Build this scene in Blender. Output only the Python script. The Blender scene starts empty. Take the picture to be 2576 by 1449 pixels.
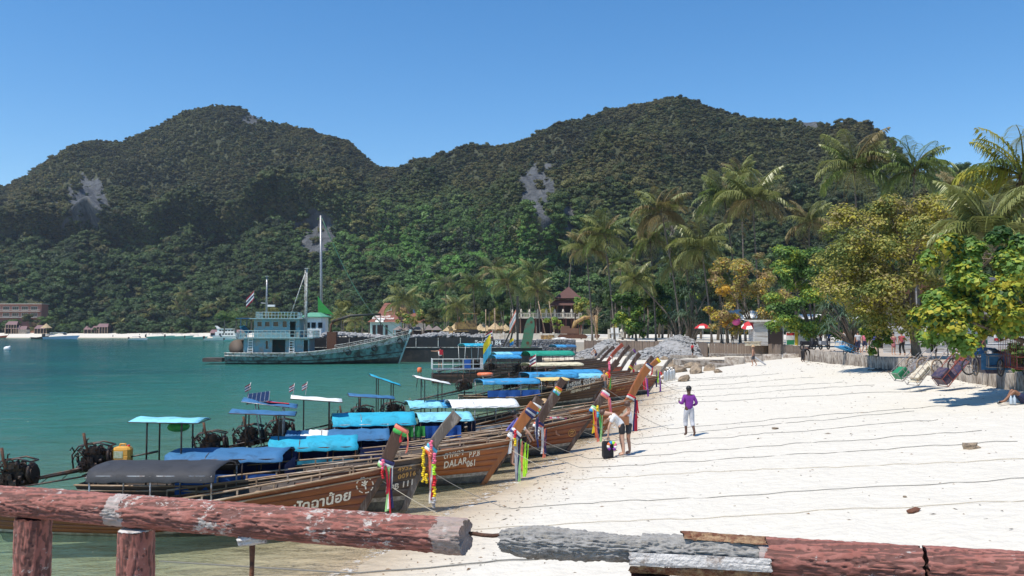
import bpy, math, random
import numpy as np
from mathutils import Vector, Matrix, Quaternion, noise as mnoise
random.seed(7)
R = math.radians
SC = bpy.context.scene
COL = SC.collection
# ---------------------------------------------------------------- camera, world, sun, exposure
EYE = 4.25
FD = 2186.0            # focal length in pixels of a 2576 px wide picture
PITCH = math.atan((832 - 724.5) / FD)
cam_d = bpy.data.cameras.new('camera')
cam_d.sensor_width = 36.0
cam_d.lens = 36.0 * FD / 2576.0
cam_d.clip_start = 0.1
cam_d.clip_end = 6000
cam = bpy.data.objects.new('camera', cam_d)
COL.objects.link(cam)
cam.location = (0, 0, EYE)
cam.rotation_euler = (math.pi / 2 + PITCH, 0, 0)
SC.camera = cam

SUN_TO = Vector((-0.40, -0.30, 1.0)).normalized()      # direction towards the sun
sun_el = math.asin(SUN_TO.z)
sun_az = math.atan2(SUN_TO.x, SUN_TO.y)                # from +Y clockwise
world = bpy.data.worlds.new('World')
SC.world = world
world.use_nodes = True
nt = world.node_tree
for n in list(nt.nodes): nt.nodes.remove(n)
sky = nt.nodes.new('ShaderNodeTexSky')
sky.sky_type = 'NISHITA'
sky.sun_disc = False
sky.sun_elevation = sun_el
sky.sun_rotation = sun_az
sky.altitude = 0
sky.air_density = 1.0
sky.dust_density = 0.0
sky.ozone_density = 2.6
bg = nt.nodes.new('ShaderNodeBackground')
bg.inputs['Strength'].default_value = 0.132
wo = nt.nodes.new('ShaderNodeOutputWorld')
hs = nt.nodes.new('ShaderNodeHueSaturation'); hs.inputs['Saturation'].default_value = 1.32
nt.links.new(sky.outputs[0], hs.inputs['Color']); nt.links.new(hs.outputs[0], bg.inputs[0])
nt.links.new(bg.outputs[0], wo.inputs[0])
sun_d = bpy.data.lights.new('sun', 'SUN')
sun_d.energy = 4.2
sun_d.angle = R(0.5)
sun_d.color = (1.0, 0.94, 0.84)
sun = bpy.data.objects.new('sun', sun_d)
COL.objects.link(sun)
sun.rotation_euler = SUN_TO.to_track_quat('Z', 'Y').to_euler()
SC.view_settings.view_transform = 'Standard'
SC.view_settings.look = 'None'
SC.view_settings.exposure = 0.32
SC.view_settings.gamma = 1.0
SC.view_settings.use_curve_mapping = False
SC.render.engine = 'CYCLES'
SC.cycles.max_bounces = 8
SC.cycles.transparent_max_bounces = 12

# ---------------------------------------------------------------- reading the picture's rays into the place
def ray(px, py):
    """slopes (x/y, z/y) of the sight line through pixel (px,py) of the 2576x1449 picture"""
    a = (px - 1288.0) / FD; b = (724.5 - py) / FD
    cp, sp = math.cos(PITCH), math.sin(PITCH)
    y = cp - b * sp
    return a / y, (sp + b * cp) / y
def on_z(px, py, z=0.0):
    sx, sz = ray(px, py)
    Y = (z - EYE) / sz
    return Vector((sx * Y, Y, z))
def on_y(px, py, Y):
    sx, sz = ray(px, py)
    return Vector((sx * Y, Y, EYE + sz * Y))

# ---------------------------------------------------------------- tagging
def tag(o, label=None, cat=None, group=None, kind=None):
    if label: o['label'] = label
    if cat: o['category'] = cat
    if group: o['group'] = group
    if kind: o['kind'] = kind
    return o
def empty(name, loc=(0, 0, 0), rz=0.0, label=None, cat=None, group=None):
    o = bpy.data.objects.new(name, None)
    COL.objects.link(o)
    o.empty_display_size = 0.2
    o.location = loc
    o.rotation_euler = (0, 0, rz)
    return tag(o, label, cat, group)
def link(name, me, parent=None, loc=(0, 0, 0), rot=None, scale=None):
    o = bpy.data.objects.new(name, me)
    COL.objects.link(o)
    if parent is not None: o.parent = parent
    o.location = loc
    if rot is not None: o.rotation_euler = rot
    if scale is not None: o.scale = scale if hasattr(scale, '__len__') else (scale,) * 3
    return o
def copy_tree(o, parent=None, loc=None, rot=None, scale=None, keep=None):
    c = o.copy(); COL.objects.link(c); c.parent = parent
    if loc is not None: c.location = loc
    if rot is not None: c.rotation_euler = rot
    if scale is not None: c.scale = (scale,) * 3 if not hasattr(scale, '__len__') else scale
    for ch in list(o.children): copy_tree(ch, c)
    return c

# ---------------------------------------------------------------- mesh builder
class MB:
    def __init__(s): s.v = []; s.f = []; s.m = []; s.sm = []; s.mi = 0; s.smooth = False
    def add(s, vs, fs, smooth=None):
        b = len(s.v); s.v.extend([tuple(p) for p in vs])
        for f in fs:
            s.f.append(tuple(i + b for i in f)); s.m.append(s.mi); s.sm.append(s.smooth if smooth is None else smooth)
        return s
    def box(s, c, d, rz=0.0, rot=None):
        hx, hy, hz = d[0] / 2, d[1] / 2, d[2] / 2
        M = rot if rot is not None else Matrix.Rotation(rz, 3, 'Z')
        c = Vector(c)
        vs = [c + M @ Vector((x * hx, y * hy, z * hz)) for z in (-1, 1) for y in (-1, 1) for x in (-1, 1)]
        return s.add(vs, [(0, 2, 3, 1), (4, 5, 7, 6), (0, 1, 5, 4), (2, 6, 7, 3), (0, 4, 6, 2), (1, 3, 7, 5)], False)
    def bar(s, a, b, w, h=None, up=(0, 0, 1)):
        a = Vector(a); b = Vector(b); h = h or w
        x = (b - a); L = x.length
        if L < 1e-6: return s
        x.normalize(); u = Vector(up)
        if abs(x.dot(u)) > 0.98: u = Vector((1, 0, 0))
        y = u.cross(x).normalized(); z = x.cross(y)
        M = Matrix((x, y, z)).transposed()
        return s.box((a + b) / 2, (L, w, h), rot=M)
    def tube(s, pts, r, n=8, cap=True, flat=1.0, up=(0, 0, 1), smooth=True, wob=None):
        pts = [Vector(p) for p in pts]; k = len(pts)
        rr = r if hasattr(r, '__len__') else [r] * k
        rings = []
        prev = None
        for i, p in enumerate(pts):
            t = (pts[min(i + 1, k - 1)] - pts[max(i - 1, 0)])
            t = t.normalized() if t.length > 1e-9 else Vector((0, 0, 1))
            if prev is None:
                u = Vector(up)
                if abs(t.dot(u)) > 0.95: u = Vector((1, 0, 0))
                a = u.cross(t).normalized()
            else:
                a = (prev - t * prev.dot(t))
                a = a.normalized() if a.length > 1e-6 else prev
            prev = a; b = t.cross(a)
            ring = []
            for j in range(n):
                th = 2 * math.pi * j / n
                q = rr[i] * (wob(i, j) if wob else 1.0)
                ring.append(p + a * math.cos(th) * q + b * math.sin(th) * q * flat)
            rings.append(ring)
        vs = [q for rg in rings for q in rg]
        fs = [(i * n + j, i * n + (j + 1) % n, (i + 1) * n + (j + 1) % n, (i + 1) * n + j) for i in range(k - 1) for j in range(n)]
        b0 = len(s.v)
        s.add(vs, fs, smooth)
        if cap:
            s.f.append(tuple(b0 + j for j in reversed(range(n)))); s.m.append(s.mi); s.sm.append(False)
            s.f.append(tuple(b0 + (k - 1) * n + j for j in range(n))); s.m.append(s.mi); s.sm.append(False)
        return s
    def loft(s, rings, closed=True, cap=False, smooth=True):
        n = len(rings[0]); k = len(rings)
        vs = [q for rg in rings for q in rg]
        m = n if closed else n - 1
        fs = [(i * n + j, i * n + (j + 1) % n, (i + 1) * n + (j + 1) % n, (i + 1) * n + j) for i in range(k - 1) for j in range(m)]
        b0 = len(s.v); s.add(vs, fs, smooth)
        if cap:
            s.f.append(tuple(b0 + j for j in reversed(range(n)))); s.m.append(s.mi); s.sm.append(False)
            s.f.append(tuple(b0 + (k - 1) * n + j for j in range(n))); s.m.append(s.mi); s.sm.append(False)
        return s
    def lathe(s, c, prof, n=12, axis='z', cap=True, smooth=True):
        c = Vector(c); rings = []
        for (r, h) in prof:
            ring = []
            for j in range(n):
                t = 2 * math.pi * j / n
                if axis == 'z': q = Vector((r * math.cos(t), r * math.sin(t), h))
                elif axis == 'x': q = Vector((h, r * math.cos(t), r * math.sin(t)))
                else: q = Vector((r * math.sin(t), h, r * math.cos(t)))
                ring.append(c + q)
            rings.append(ring)
        return s.loft(rings, True, cap, smooth)
    def torus(s, c, R_, r, n=20, m=8, axis='y', rot=None):
        c = Vector(c); rings = []
        for i in range(n + 1):
            t = 2 * math.pi * i / n; ring = []
            for j in range(m):
                u = 2 * math.pi * j / m
                rad = R_ + r * math.cos(u); h = r * math.sin(u)
                q = {'y': Vector((rad * math.cos(t), h, rad * math.sin(t))), 'z': Vector((rad * math.cos(t), rad * math.sin(t), h)),
                     'x': Vector((h, rad * math.cos(t), rad * math.sin(t)))}[axis]
                ring.append(c + (rot @ q if rot else q))
            rings.append(ring)
        return s.loft(rings, True, False, True)
    def sphere(s, c, r, n=10, k=6, rot=None, smooth=True):
        c = Vector(c); r = Vector(r) if hasattr(r, '__len__') else Vector((r, r, r)); rings = []
        for i in range(k + 1):
            ph = math.pi * i / k; ring = []
            sp = max(math.sin(ph), 1e-3)
            for j in range(n):
                t = 2 * math.pi * j / n
                q = Vector((r.x * sp * math.cos(t), r.y * sp * math.sin(t), -r.z * math.cos(ph)))
                ring.append(c + (rot @ q if rot else q))
            rings.append(ring)
        return s.loft(rings, True, False, smooth)
    def sheet(s, grid, thick=0.0):
        """grid[i][j] of points -> surface, with thickness below it if asked"""
        k = len(grid); n = len(grid[0])
        vs = [Vector(q) for rg in grid for q in rg]
        fs = [(i * n + j, i * n + j + 1, (i + 1) * n + j + 1, (i + 1) * n + j) for i in range(k - 1) for j in range(n - 1)]
        if thick:
            m = len(vs)
            vs += [v - Vector((0, 0, thick)) for v in vs]
            fs += [tuple(reversed([a + m for a in f])) for f in fs]
            e = [j for j in range(n)] + [i * n + n - 1 for i in range(1, k)] + [(k - 1) * n + j for j in range(n - 2, -1, -1)] + [i * n for i in range(k - 2, 0, -1)]
            for a, b in zip(e, e[1:] + e[:1]): fs.append((b, a, a + m, b + m))
        return s.add(vs, fs, True)
    def mesh(s, name, mats):
        me = bpy.data.meshes.new(name)
        me.from_pydata(s.v, [], s.f)
        if not isinstance(mats, (list, tuple)): mats = [mats]
        for m in mats: me.materials.append(m)
        if s.f:
            me.polygons.foreach_set('material_index', s.m)
            me.polygons.foreach_set('use_smooth', s.sm)
        me.update()
        return me
    def build(s, name, mats, parent=None, **k):
        return link(name, s.mesh(name, mats), parent, **k)

def np_mesh(name, V, F, mats, smooth=False, mi=None):
    """fast mesh from numpy arrays; F is (n,3) or (n,4)"""
    me = bpy.data.meshes.new(name)
    V = np.asarray(V, dtype=np.float32); F = np.asarray(F, dtype=np.int32)
    me.vertices.add(len(V)); me.vertices.foreach_set('co', V.ravel())
    k = F.shape[1]
    me.loops.add(F.size); me.loops.foreach_set('vertex_index', F.ravel())
    me.polygons.add(len(F)); me.polygons.foreach_set('loop_start', np.arange(0, F.size, k, dtype=np.int32))
    if not isinstance(mats, (list, tuple)): mats = [mats]
    for m in mats: me.materials.append(m)
    me.polygons.foreach_set('use_smooth', np.full(len(F), smooth))
    if mi is not None: me.polygons.foreach_set('material_index', np.asarray(mi, dtype=np.int32))
    me.update(calc_edges=True)
    return me

# ---------------------------------------------------------------- materials
class NG:
    def __init__(s, m):
        s.m = m; m.use_nodes = True; s.t = m.node_tree; s.n = s.t.nodes
        s.b = s.n['Principled BSDF']; s.o = s.n['Material Output']
    def new(s, t, **k):
        n = s.n.new('ShaderNode' + t)
        for a, b in k.items(): setattr(n, a, b)
        return n
    def ln(s, a, b): s.t.links.new(a, b)
    def coord(s, kind='Object', scale=(1, 1, 1), rot=(0, 0, 0)):
        mp = s.new('Mapping'); mp.inputs['Scale'].default_value = scale; mp.inputs['Rotation'].default_value = rot
        if kind == 'World':
            g = s.new('NewGeometry'); s.ln(g.outputs['Position'], mp.inputs['Vector'])
        else:
            c = s.new('TexCoord'); s.ln(c.outputs[kind], mp.inputs['Vector'])
        return mp.outputs[0]
    def noise(s, vec, scale, detail=4, rough=0.6, dist=0.0):
        n = s.new('TexNoise'); n.inputs['Scale'].default_value = scale; n.inputs['Detail'].default_value = detail
        n.inputs['Roughness'].default_value = rough; n.inputs['Distortion'].default_value = dist
        s.ln(vec, n.inputs['Vector']); return n.outputs['Fac']
    def ramp(s, fac, stops, interp='LINEAR'):
        r = s.new('ValToRGB'); cr = r.color_ramp; cr.interpolation = interp
        while len(cr.elements) < len(stops): cr.elements.new(0.5)
        for e, (p, c) in zip(cr.elements, stops):
            e.position = p; e.color = (*c, 1) if hasattr(c, '__len__') else (c, c, c, 1)
        s.ln(fac, r.inputs[0]); return r.outputs[0]
    def mix(s, f, a, b, mode='MIX'):
        n = s.new('Mix', data_type='RGBA', blend_type=mode)
        for i, v in ((0, f), (6, a), (7, b)):
            if isinstance(v, (int, float)): n.inputs[i].default_value = v if i == 0 else (v, v, v, 1)
            elif isinstance(v, tuple): n.inputs[i].default_value = (*v, 1) if len(v) == 3 else v
            else: s.ln(v, n.inputs[i])
        return n.outputs[2]
    def math(s, op, a, b=0.0, clamp=False):
        n = s.new('Math', operation=op, use_clamp=clamp)
        for i, v in ((0, a), (1, b)):
            if isinstance(v, (int, float)): n.inputs[i].default_value = v
            else: s.ln(v, n.inputs[i])
        return n.outputs[0]
    def bump(s, h, strength=0.4, dist=0.02, normal=None):
        b = s.new('Bump'); b.inputs['Strength'].default_value = strength; b.inputs['Distance'].default_value = dist
        s.ln(h, b.inputs['Height'])
        if normal is not None: s.ln(normal, b.inputs['Normal'])
        return b.outputs[0]
    def base(s, c):
        if isinstance(c, tuple): s.b.inputs['Base Color'].default_value = (*c, 1)
        else: s.ln(c, s.b.inputs['Base Color'])
    def set(s, **k):
        for a, v in k.items():
            i = s.b.inputs[a.replace('_', ' ')]
            if hasattr(v, 'links') or hasattr(v, 'node'): s.ln(v, i)
            else: i.default_value = v
_M = {}
def srgb(r, g, b):
    f = lambda c: (c / 255 / 12.92) if c / 255 <= 0.04045 else ((c / 255 + 0.055) / 1.055) ** 2.4
    return (f(r), f(g), f(b))
def scl(c, k): return tuple(min(1.0, x * k) for x in c)
def paint(name, c, rough=0.6, var=0.25, scale=3.0, grime=None, gamt=0.3, bump=0.15, metal=0.0, bscale=None, stretch=(1, 1, 1), kind='Object'):
    """weathered plain surface: colour with patchy variation, optional dirt colour in blotches, fine relief"""
    if name in _M: return _M[name]
    m = bpy.data.materials.new(name); g = NG(m); v = g.coord(kind, stretch)
    n1 = g.noise(v, scale, 5, 0.65); col = g.mix(n1, scl(c, 1 - var), scl(c, 1 + var))
    if grime:
        n2 = g.noise(v, scale * 2.3, 6, 0.7, 0.4)
        fac = g.ramp(n2, [(0.62 - gamt * 0.45, 0.0), (0.74 - gamt * 0.3, 1.0)])
        col = g.mix(fac, col, grime)
    g.base(col)
    g.set(Roughness=rough, Metallic=metal)
    if bump:
        n3 = g.noise(v, bscale or scale * 8, 4, 0.6)
        g.ln(g.bump(n3, bump, 0.02), g.b.inputs['Normal'])
    _M[name] = m; return m
def wood(name, c, c2, rough=0.55, along='x', scale=6.0, worn=None, amt=0.3, bump=0.3):
    if name in _M: return _M[name]
    m = bpy.data.materials.new(name); g = NG(m)
    st = {'x': (0.12, 1, 1), 'y': (1, 0.12, 1), 'z': (1, 1, 0.12)}[along]
    v = g.coord('Object', st)
    n1 = g.noise(v, scale, 6, 0.65, 0.6); n0 = g.noise(g.coord('Object'), 1.3, 4, 0.6)
    col = g.mix(g.ramp(n1, [(0.3, 0.0), (0.7, 1.0)]), c, c2)
    col = g.mix(g.ramp(n0, [(0.35, 0.0), (0.7, 0.6)]), col, scl(c, 0.45))
    if worn:
        n2 = g.noise(v, scale * 0.8, 6, 0.75, 0.3)
        col = g.mix(g.ramp(n2, [(0.66 - amt * 0.35, 0.0), (0.75 - amt * 0.3, 1.0)]), col, worn)
    g.base(col); g.set(Roughness=rough)
    g.ln(g.bump(g.noise(v, scale * 3, 5, 0.6), bump, 0.02), g.b.inputs['Normal'])
    _M[name] = m; return m
# ================================================================ the lie of the land
SHORE = [(-60, -60), (-14, -12), (-9.5, 0), (-6.2, 8), (-2.9, 15), (-1.3, 20.4), (-.25, 23.5), (2.2, 31.3), (3.8, 35.3), (7, 49.4), (9.3, 59),
         (9.5, 70), (9.2, 85), (9.0, 100), (8.8, 120), (6, 127.5), (-4, 129), (-14, 150), (-28, 192), (-44, 235), (-60, 300), (-98, 400),
         (-150, 492), (-200, 508), (-320, 512), (-700, 500)]
_P = SHORE + [(-700, 900), (900, 900), (900, -60)]
_A = np.array(_P); _B = np.roll(_A, -1, axis=0)
_S = np.array(SHORE)
def shore_sd(X, Y):
    """distance to the waterline, + on land, - in the sea (vectorised)"""
    X = np.asarray(X, float); Y = np.asarray(Y, float); sh = X.shape
    x = X.ravel()[:, None]; y = Y.ravel()[:, None]
    a = _S[:-1]; d = _S[1:] - a; L = (d ** 2).sum(1)
    t = np.clip(((x - a[:, 0]) * d[:, 0] + (y - a[:, 1]) * d[:, 1]) / L, 0, 1)
    dist = np.sqrt(((x - a[:, 0] - t * d[:, 0]) ** 2 + (y - a[:, 1] - t * d[:, 1]) ** 2).min(1))
    ax, ay, bx, by = _A[:, 0], _A[:, 1], _B[:, 0], _B[:, 1]
    with np.errstate(divide='ignore', invalid='ignore'):
        c = ((ay > y) != (by > y)) & (x < (bx - ax) * (y - ay) / (by - ay) + ax)
    ins = c.sum(1) % 2 == 1
    return np.where(ins, dist, -dist).reshape(sh)
_rs = np.random.RandomState(3)
_LAT = _rs.rand(128, 128)
def vnoise(x, y):
    x = np.asarray(x, float); y = np.asarray(y, float)
    xi = np.floor(x).astype(int); yi = np.floor(y).astype(int); fx = x - xi; fy = y - yi
    fx = fx * fx * (3 - 2 * fx); fy = fy * fy * (3 - 2 * fy)
    g = lambda a, b: _LAT[a % 128, b % 128]
    return (g(xi, yi) * (1 - fx) + g(xi + 1, yi) * fx) * (1 - fy) + (g(xi, yi + 1) * (1 - fx) + g(xi + 1, yi + 1) * fx) * fy
def fbm(x, y, o=4):
    s = 0; a = 0.5
    for i in range(o):
        s = s + a * (vnoise(x * 2 ** i + 17 * i, y * 2 ** i + 31 * i) - 0.5); a *= 0.5
    return s * 2
def ground_z(X, Y, sd=None):
    X = np.asarray(X, float); Y = np.asarray(Y, float)
    s = shore_sd(X, Y) if sd is None else sd
    wob = fbm(X * 0.25, Y * 0.25, 3)
    cap = np.interp(Y, [0, 60, 100, 160, 250, 500], [2.35, 2.25, 1.6, 2.4, 3.1, 3.1])
    sl = np.interp(Y, [0, 60, 100, 130, 160, 500], [0.130, 0.128, 0.068, 0.085, 0.11, 0.15])
    xx = np.maximum(s, 1e-3) * sl
    land = (xx ** -6.0 + cap ** -6.0) ** (-1 / 6.0)
    small = (vnoise(X * 1.7, Y * 1.7) - 0.5) * 0.06 + (vnoise(X * 4.1 + 9, Y * 4.1) - 0.5) * 0.035
    land = land + np.clip(s / 3, 0, 1) * (small + wob * 0.06)
    sea = -4.5 * (1 - np.exp(s * 0.075 / 4.5)) + np.clip(-s / 3, 0, 1) * wob * 0.10
    return np.where(s > 0, land, sea)
def gz(x, y): return float(ground_z(np.array([x]), np.array([y]))[0])

def axis(a, b, c):      # non-uniform axis: list of (from,to,step)
    out = []
    for (p, q, st) in (a, b, c) if c else (a, b):
        out += list(np.arange(p, q, st))
    return out
def grid_mesh(name, xs, ys, zf, mats, attrs=None, smooth=True):
    X, Y = np.meshgrid(xs, ys); sd = shore_sd(X, Y); Z = zf(X, Y, sd)
    V = np.stack([X, Y, Z], -1).reshape(-1, 3); nx = len(xs); ny = len(ys)
    i = np.arange(ny - 1)[:, None] * nx + np.arange(nx - 1)[None, :]
    F = np.stack([i, i + 1, i + nx + 1, i + nx], -1).reshape(-1, 4)
    me = np_mesh(name, V, F, mats, smooth)
    at = me.attributes.new('sd', 'FLOAT', 'POINT'); at.data.foreach_set('value', sd.ravel().astype(np.float32))
    if attrs:
        for k, fn in attrs.items():
            a = me.attributes.new(k, 'FLOAT', 'POINT'); a.data.foreach_set('value', fn(X, Y, sd).ravel().astype(np.float32))
    return me

# sand and sea bed: one sheet
m = bpy.data.materials.new('beach_sand'); g = NG(m)
v = g.coord('World'); at = g.new('Attribute', attribute_name='sd')
n_w = g.noise(v, 0.35, 4, 0.6); sdv = g.math('ADD', at.outputs['Fac'], g.math('MULTIPLY', g.math('SUBTRACT', n_w, 0.5), 1.6))
dry = g.mix(g.noise(v, 2.2, 6, 0.7), (0.60, 0.55, 0.46), (0.70, 0.65, 0.56))
wet = g.mix(g.noise(v, 1.2, 4, 0.6), (0.47, 0.375, 0.26), (0.56, 0.46, 0.33))
col = g.mix(g.ramp(g.math('DIVIDE', sdv, 4.0), [(0.10, 0.0), (0.62, 1.0)]), wet, dry)
deb = g.ramp(g.noise(v, 17.0, 3, 0.5), [(0.72, 0.0), (0.76, 1.0)])
deb2 = g.ramp(g.noise(v, 0.8, 3, 0.6), [(0.45, 0.0), (0.65, 1.0)])
col = g.mix(g.math('MULTIPLY', g.math('MULTIPLY', deb, deb2), 0.5), col, (0.17, 0.12, 0.08))
g.base(col)
g.set(Roughness=g.ramp(g.math('DIVIDE', sdv, 2.5), [(0.0, 0.35), (0.5, 0.95)]))
dimp = g.noise(v, 3.2, 3, 0.55); gr = g.noise(v, 40, 4, 0.7)
nb = g.bump(dimp, 0.75, 0.12); g.ln(g.bump(gr, 0.25, 0.01, nb), g.b.inputs['Normal'])
SAND = m
xs = list(np.arange(-700, -120, 20)) + list(np.arange(-120, -20, 4)) + list(np.arange(-20, -6, 0.8)) + list(np.arange(-6, 30, 0.3)) + list(np.arange(30, 60, 1.5)) + list(np.arange(60, 420, 15))
ys = list(np.arange(-30, 4, 2)) + list(np.arange(4, 60, 0.35)) + list(np.arange(60, 130, 1.0)) + list(np.arange(130, 300, 3)) + list(np.arange(300, 700, 8))
me = grid_mesh('beach_ground', xs, ys, lambda X, Y, s: ground_z(X, Y, s), SAND)
tag(link('beach_ground', me), kind='structure')
# far sea bed and land filler down to the horizon
b = MB(); b.add([(-1500, -400, -5), (1500, -400, -5), (1500, 1500, -5), (-1500, 1500, -5)], [(0, 1, 2, 3)])
tag(b.build('sea_bed', SAND), kind='structure')

# water
m = bpy.data.materials.new('sea_water'); g = NG(m)
v = g.coord('World'); at = g.new('Attribute', attribute_name='depth'); dep = at.outputs['Fac']
patch = g.noise(g.coord('World', (0.02, 0.05, 1)), 1.0, 4, 0.6)
deep = g.mix(g.ramp(patch, [(0.42, 0.0), (0.58, 1.0)]), (0.003, 0.058, 0.068), (0.008, 0.105, 0.093))
far = g.math('DIVIDE', dep, 5.0)
wcol = g.ramp(far, [(0.0, (0.30, 0.40, 0.30)), (0.10, (0.17, 0.33, 0.25)), (0.28, (0.055, 0.235, 0.18)), (0.6, (0.012, 0.115, 0.100))])
wcol = g.mix(g.ramp(far, [(0.3, 0.0), (0.75, 1.0)]), wcol, deep)
dif = g.new('BsdfDiffuse'); g.ln(wcol, dif.inputs['Color'])
tr = g.new('BsdfTransparent'); g.ln(g.ramp(far, [(0.0, (1, 1, 1)), (0.06, (0.84, 0.94, 0.87)), (0.2, (0.5, 0.8, 0.7))]), tr.inputs['Color'])
op = g.ramp(g.math('DIVIDE', dep, 2.0), [(0.0, 0.0), (0.25, 0.22), (0.7, 0.66), (1.0, 0.93)])
mx = g.new('MixShader'); g.ln(op, mx.inputs[0]); g.ln(tr.outputs[0], mx.inputs[1]); g.ln(dif.outputs[0], mx.inputs[2])
gl = g.new('BsdfGlossy'); gl.inputs['Roughness'].default_value = 0.08
vw = g.coord('World', (0.55, 1.0, 1)); w1 = g.noise(vw, 2.6, 5, 0.62, 0.3); w2 = g.noise(g.coord('World', (0.6, 1, 1), (0, 0, 0.4)), 0.55, 3, 0.5)
hh = g.math('ADD', g.math('MULTIPLY', w1, 0.35), w2)
nrm = g.bump(hh, 1.0, 0.45)
g.ln(nrm, gl.inputs['Normal']); fr = g.new('Fresnel'); fr.inputs['IOR'].default_value = 1.33; g.ln(nrm, fr.inputs['Normal'])
mx2 = g.new('MixShader'); g.ln(g.math('MULTIPLY', fr.outputs[0], 1.0), mx2.inputs[0]); g.ln(mx.outputs[0], mx2.inputs[1]); g.ln(gl.outputs[0], mx2.inputs[2])
# thin foam at the very edge
fo = g.new('BsdfDiffuse'); fo.inputs['Color'].default_value = (0.8, 0.8, 0.78, 1)
fm = g.math('MULTIPLY', g.ramp(g.math('MULTIPLY', dep, 10.0), [(0.0, 1.0), (0.35, 0.0)]), g.ramp(g.noise(v, 5.0, 6, 0.75), [(0.52, 0.0), (0.60, 0.85)]))
mx3 = g.new('MixShader'); g.ln(fm, mx3.inputs[0]); g.ln(mx2.outputs[0], mx3.inputs[1]); g.ln(fo.outputs[0], mx3.inputs[2])
g.ln(mx3.outputs[0], g.o.inputs['Surface'])
SEA = m
xs = list(np.arange(-900, -120, 12)) + list(np.arange(-120, -20, 1.6)) + list(np.arange(-20, 22, 0.5))
ys = list(np.arange(-60, 4, 2)) + list(np.arange(4, 70, 0.5)) + list(np.arange(70, 200, 2)) + list(np.arange(200, 540, 6))
me = grid_mesh('sea_water', xs, ys, lambda X, Y, s: X * 0 + (vnoise(X * 0.9, Y * 1.3) - 0.5) * 0.03 + (vnoise(X * 0.33, Y * 0.5) - 0.5) * 0.04, SEA,
               {'depth': lambda X, Y, s: np.maximum(0, -ground_z(X, Y, s))})
tag(link('sea_water', me), kind='structure')
b = MB(); b.add([(-1500, -400, -.3), (-880, -400, -.3), (-880, 1500, -.3), (-1500, 1500, -.3)], [(0, 1, 2, 3)])
o = b.build('open_sea', SEA); tag(o, kind='structure')
a = o.data.attributes.new('depth', 'FLOAT', 'POINT'); a.data.foreach_set('value', [5.0] * 4)

# ---------------------------------------------------------------- hills
SKYL = [(-700, 520), (-300, 500), (-100, 470), (0, 447), (40, 427), (80, 397), (130, 377), (190, 354), (240, 350), (300, 347), (370, 312), (430, 282), (480, 264), (540, 254), (600, 264), (640, 280),
        (700, 300), (760, 312), (820, 330), (870, 347), (900, 377), (940, 407), (965, 427), (1000, 412), (1050, 413), (1080, 417), (1100, 397), (1150, 374), (1200, 357), (1260, 347), (1330, 332),
        (1400, 302), (1450, 287), (1520, 264), (1600, 248), (1680, 245), (1750, 252), (1820, 264), (1880, 277), (1930, 287), (1975, 294), (2010, 282), (2060, 272), (2100, 290), (2140, 270), (2180, 277),
        (2220, 302), (2255, 327), (2275, 352), (2300, 385), (2350, 428), (2400, 442), (2450, 425), (2520, 430), (2600, 440), (2800, 470), (3300, 560)]
# each profile: px, then (depth, picture height) pairs from the foot to the ridge
PROF = [(-700, [(540, 833), (600, 760), (690, 620), (684, 600), (760, 560), (900, None)]),
        (100,  [(530, 833), (580, 740), (668, 590), (652, 500), (742, 468), (880, None)]),
        (560,  [(530, 833), (580, 740), (668, 585), (650, 492), (744, 460), (880, None)]),
        (780,  [(520, 833), (560, 750), (650, 625), (634, 505), (740, 468), (860, None)]),
        (1000, [(420, 833), (470, 750), (600, 580), (588, 500), (700, 465), (840, None)]),
        (1120, [(330, 833), (390, 740), (540, 530), (580, 470), (660, 440), (800, None)]),
        (1230, [(300, 833), (350, 740), (500, 520), (500, 440), (590, 400), (740, None)]),
        (1330, [(290, 833), (330, 740), (430, 570), (420, 410), (525, 370), (740, None)]),
        (1600, [(280, 833), (320, 740), (430, 560), (424, 430), (540, 368), (730, None)]),
        (1850, [(260, 833), (300, 740), (400, 560), (404, 450), (540, 368), (680, None)]),
        (2100, [(240, 833), (280, 740), (360, 560), (368, 450), (450, 370), (560, None)]),
        (2280, [(230, 833), (270, 740), (330, 600), (380, 480), (430, 440), (530, None)]),
        (2500, [(220, 833), (260, 740), (300, 620), (340, 540), (370, 480), (470, None)]),
        (3300, [(220, 833), (260, 760), (300, 700), (340, 650), (370, 620), (470, None)])]
HS = 7.0   # tree height that stands on the ridge
US = np.arange(-700, 3301, 10.0)
sky_y = np.interp(US, [p[0] for p in SKYL], [p[1] for p in SKYL])
TT = np.linspace(0, 1, 150)
def _tan(py): return np.tan(np.arctan((724.5 - py) / FD) + PITCH)
rowsY = np.zeros((len(US), len(TT))); rowsZ = np.zeros_like(rowsY)
pk = [p[0] for p in PROF]
for i, u in enumerate(US):
    cps = []
    for k in range(6):
        Yk = np.interp(u, pk, [p[1][k][0] for p in PROF])
        yk = np.interp(u, pk, [(p[1][k][1] or 0) for p in PROF]) if k < 5 else sky_y[i]
        if 0 < k < 5: yk = max(yk, sky_y[i] + (6 - k) * 14)
        cps.append((Yk, EYE + _tan(yk) * Yk - (HS if k else 0)))
    d = np.array(cps); Yc = d[:, 0]; Zc = d[:, 1]; Zc[0] = 1.5
    t = np.array([0, .12, .43, .50, .68, 0.88])
    y_ = np.interp(TT, np.append(t, 1.0), np.append(Yc, Yc[-1] + 160)); z_ = np.interp(TT, np.append(t, 1.0), np.append(Zc, Zc[-1] - 90))
    rowsY[i] = y_; rowsZ[i] = z_
for _ in range(2):
    rowsZ[:, 1:-1] = (rowsZ[:, :-2] + 2 * rowsZ[:, 1:-1] + rowsZ[:, 2:]) / 4
Xh = ((US - 1288) / FD)[:, None] * rowsY * 1.0
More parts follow.
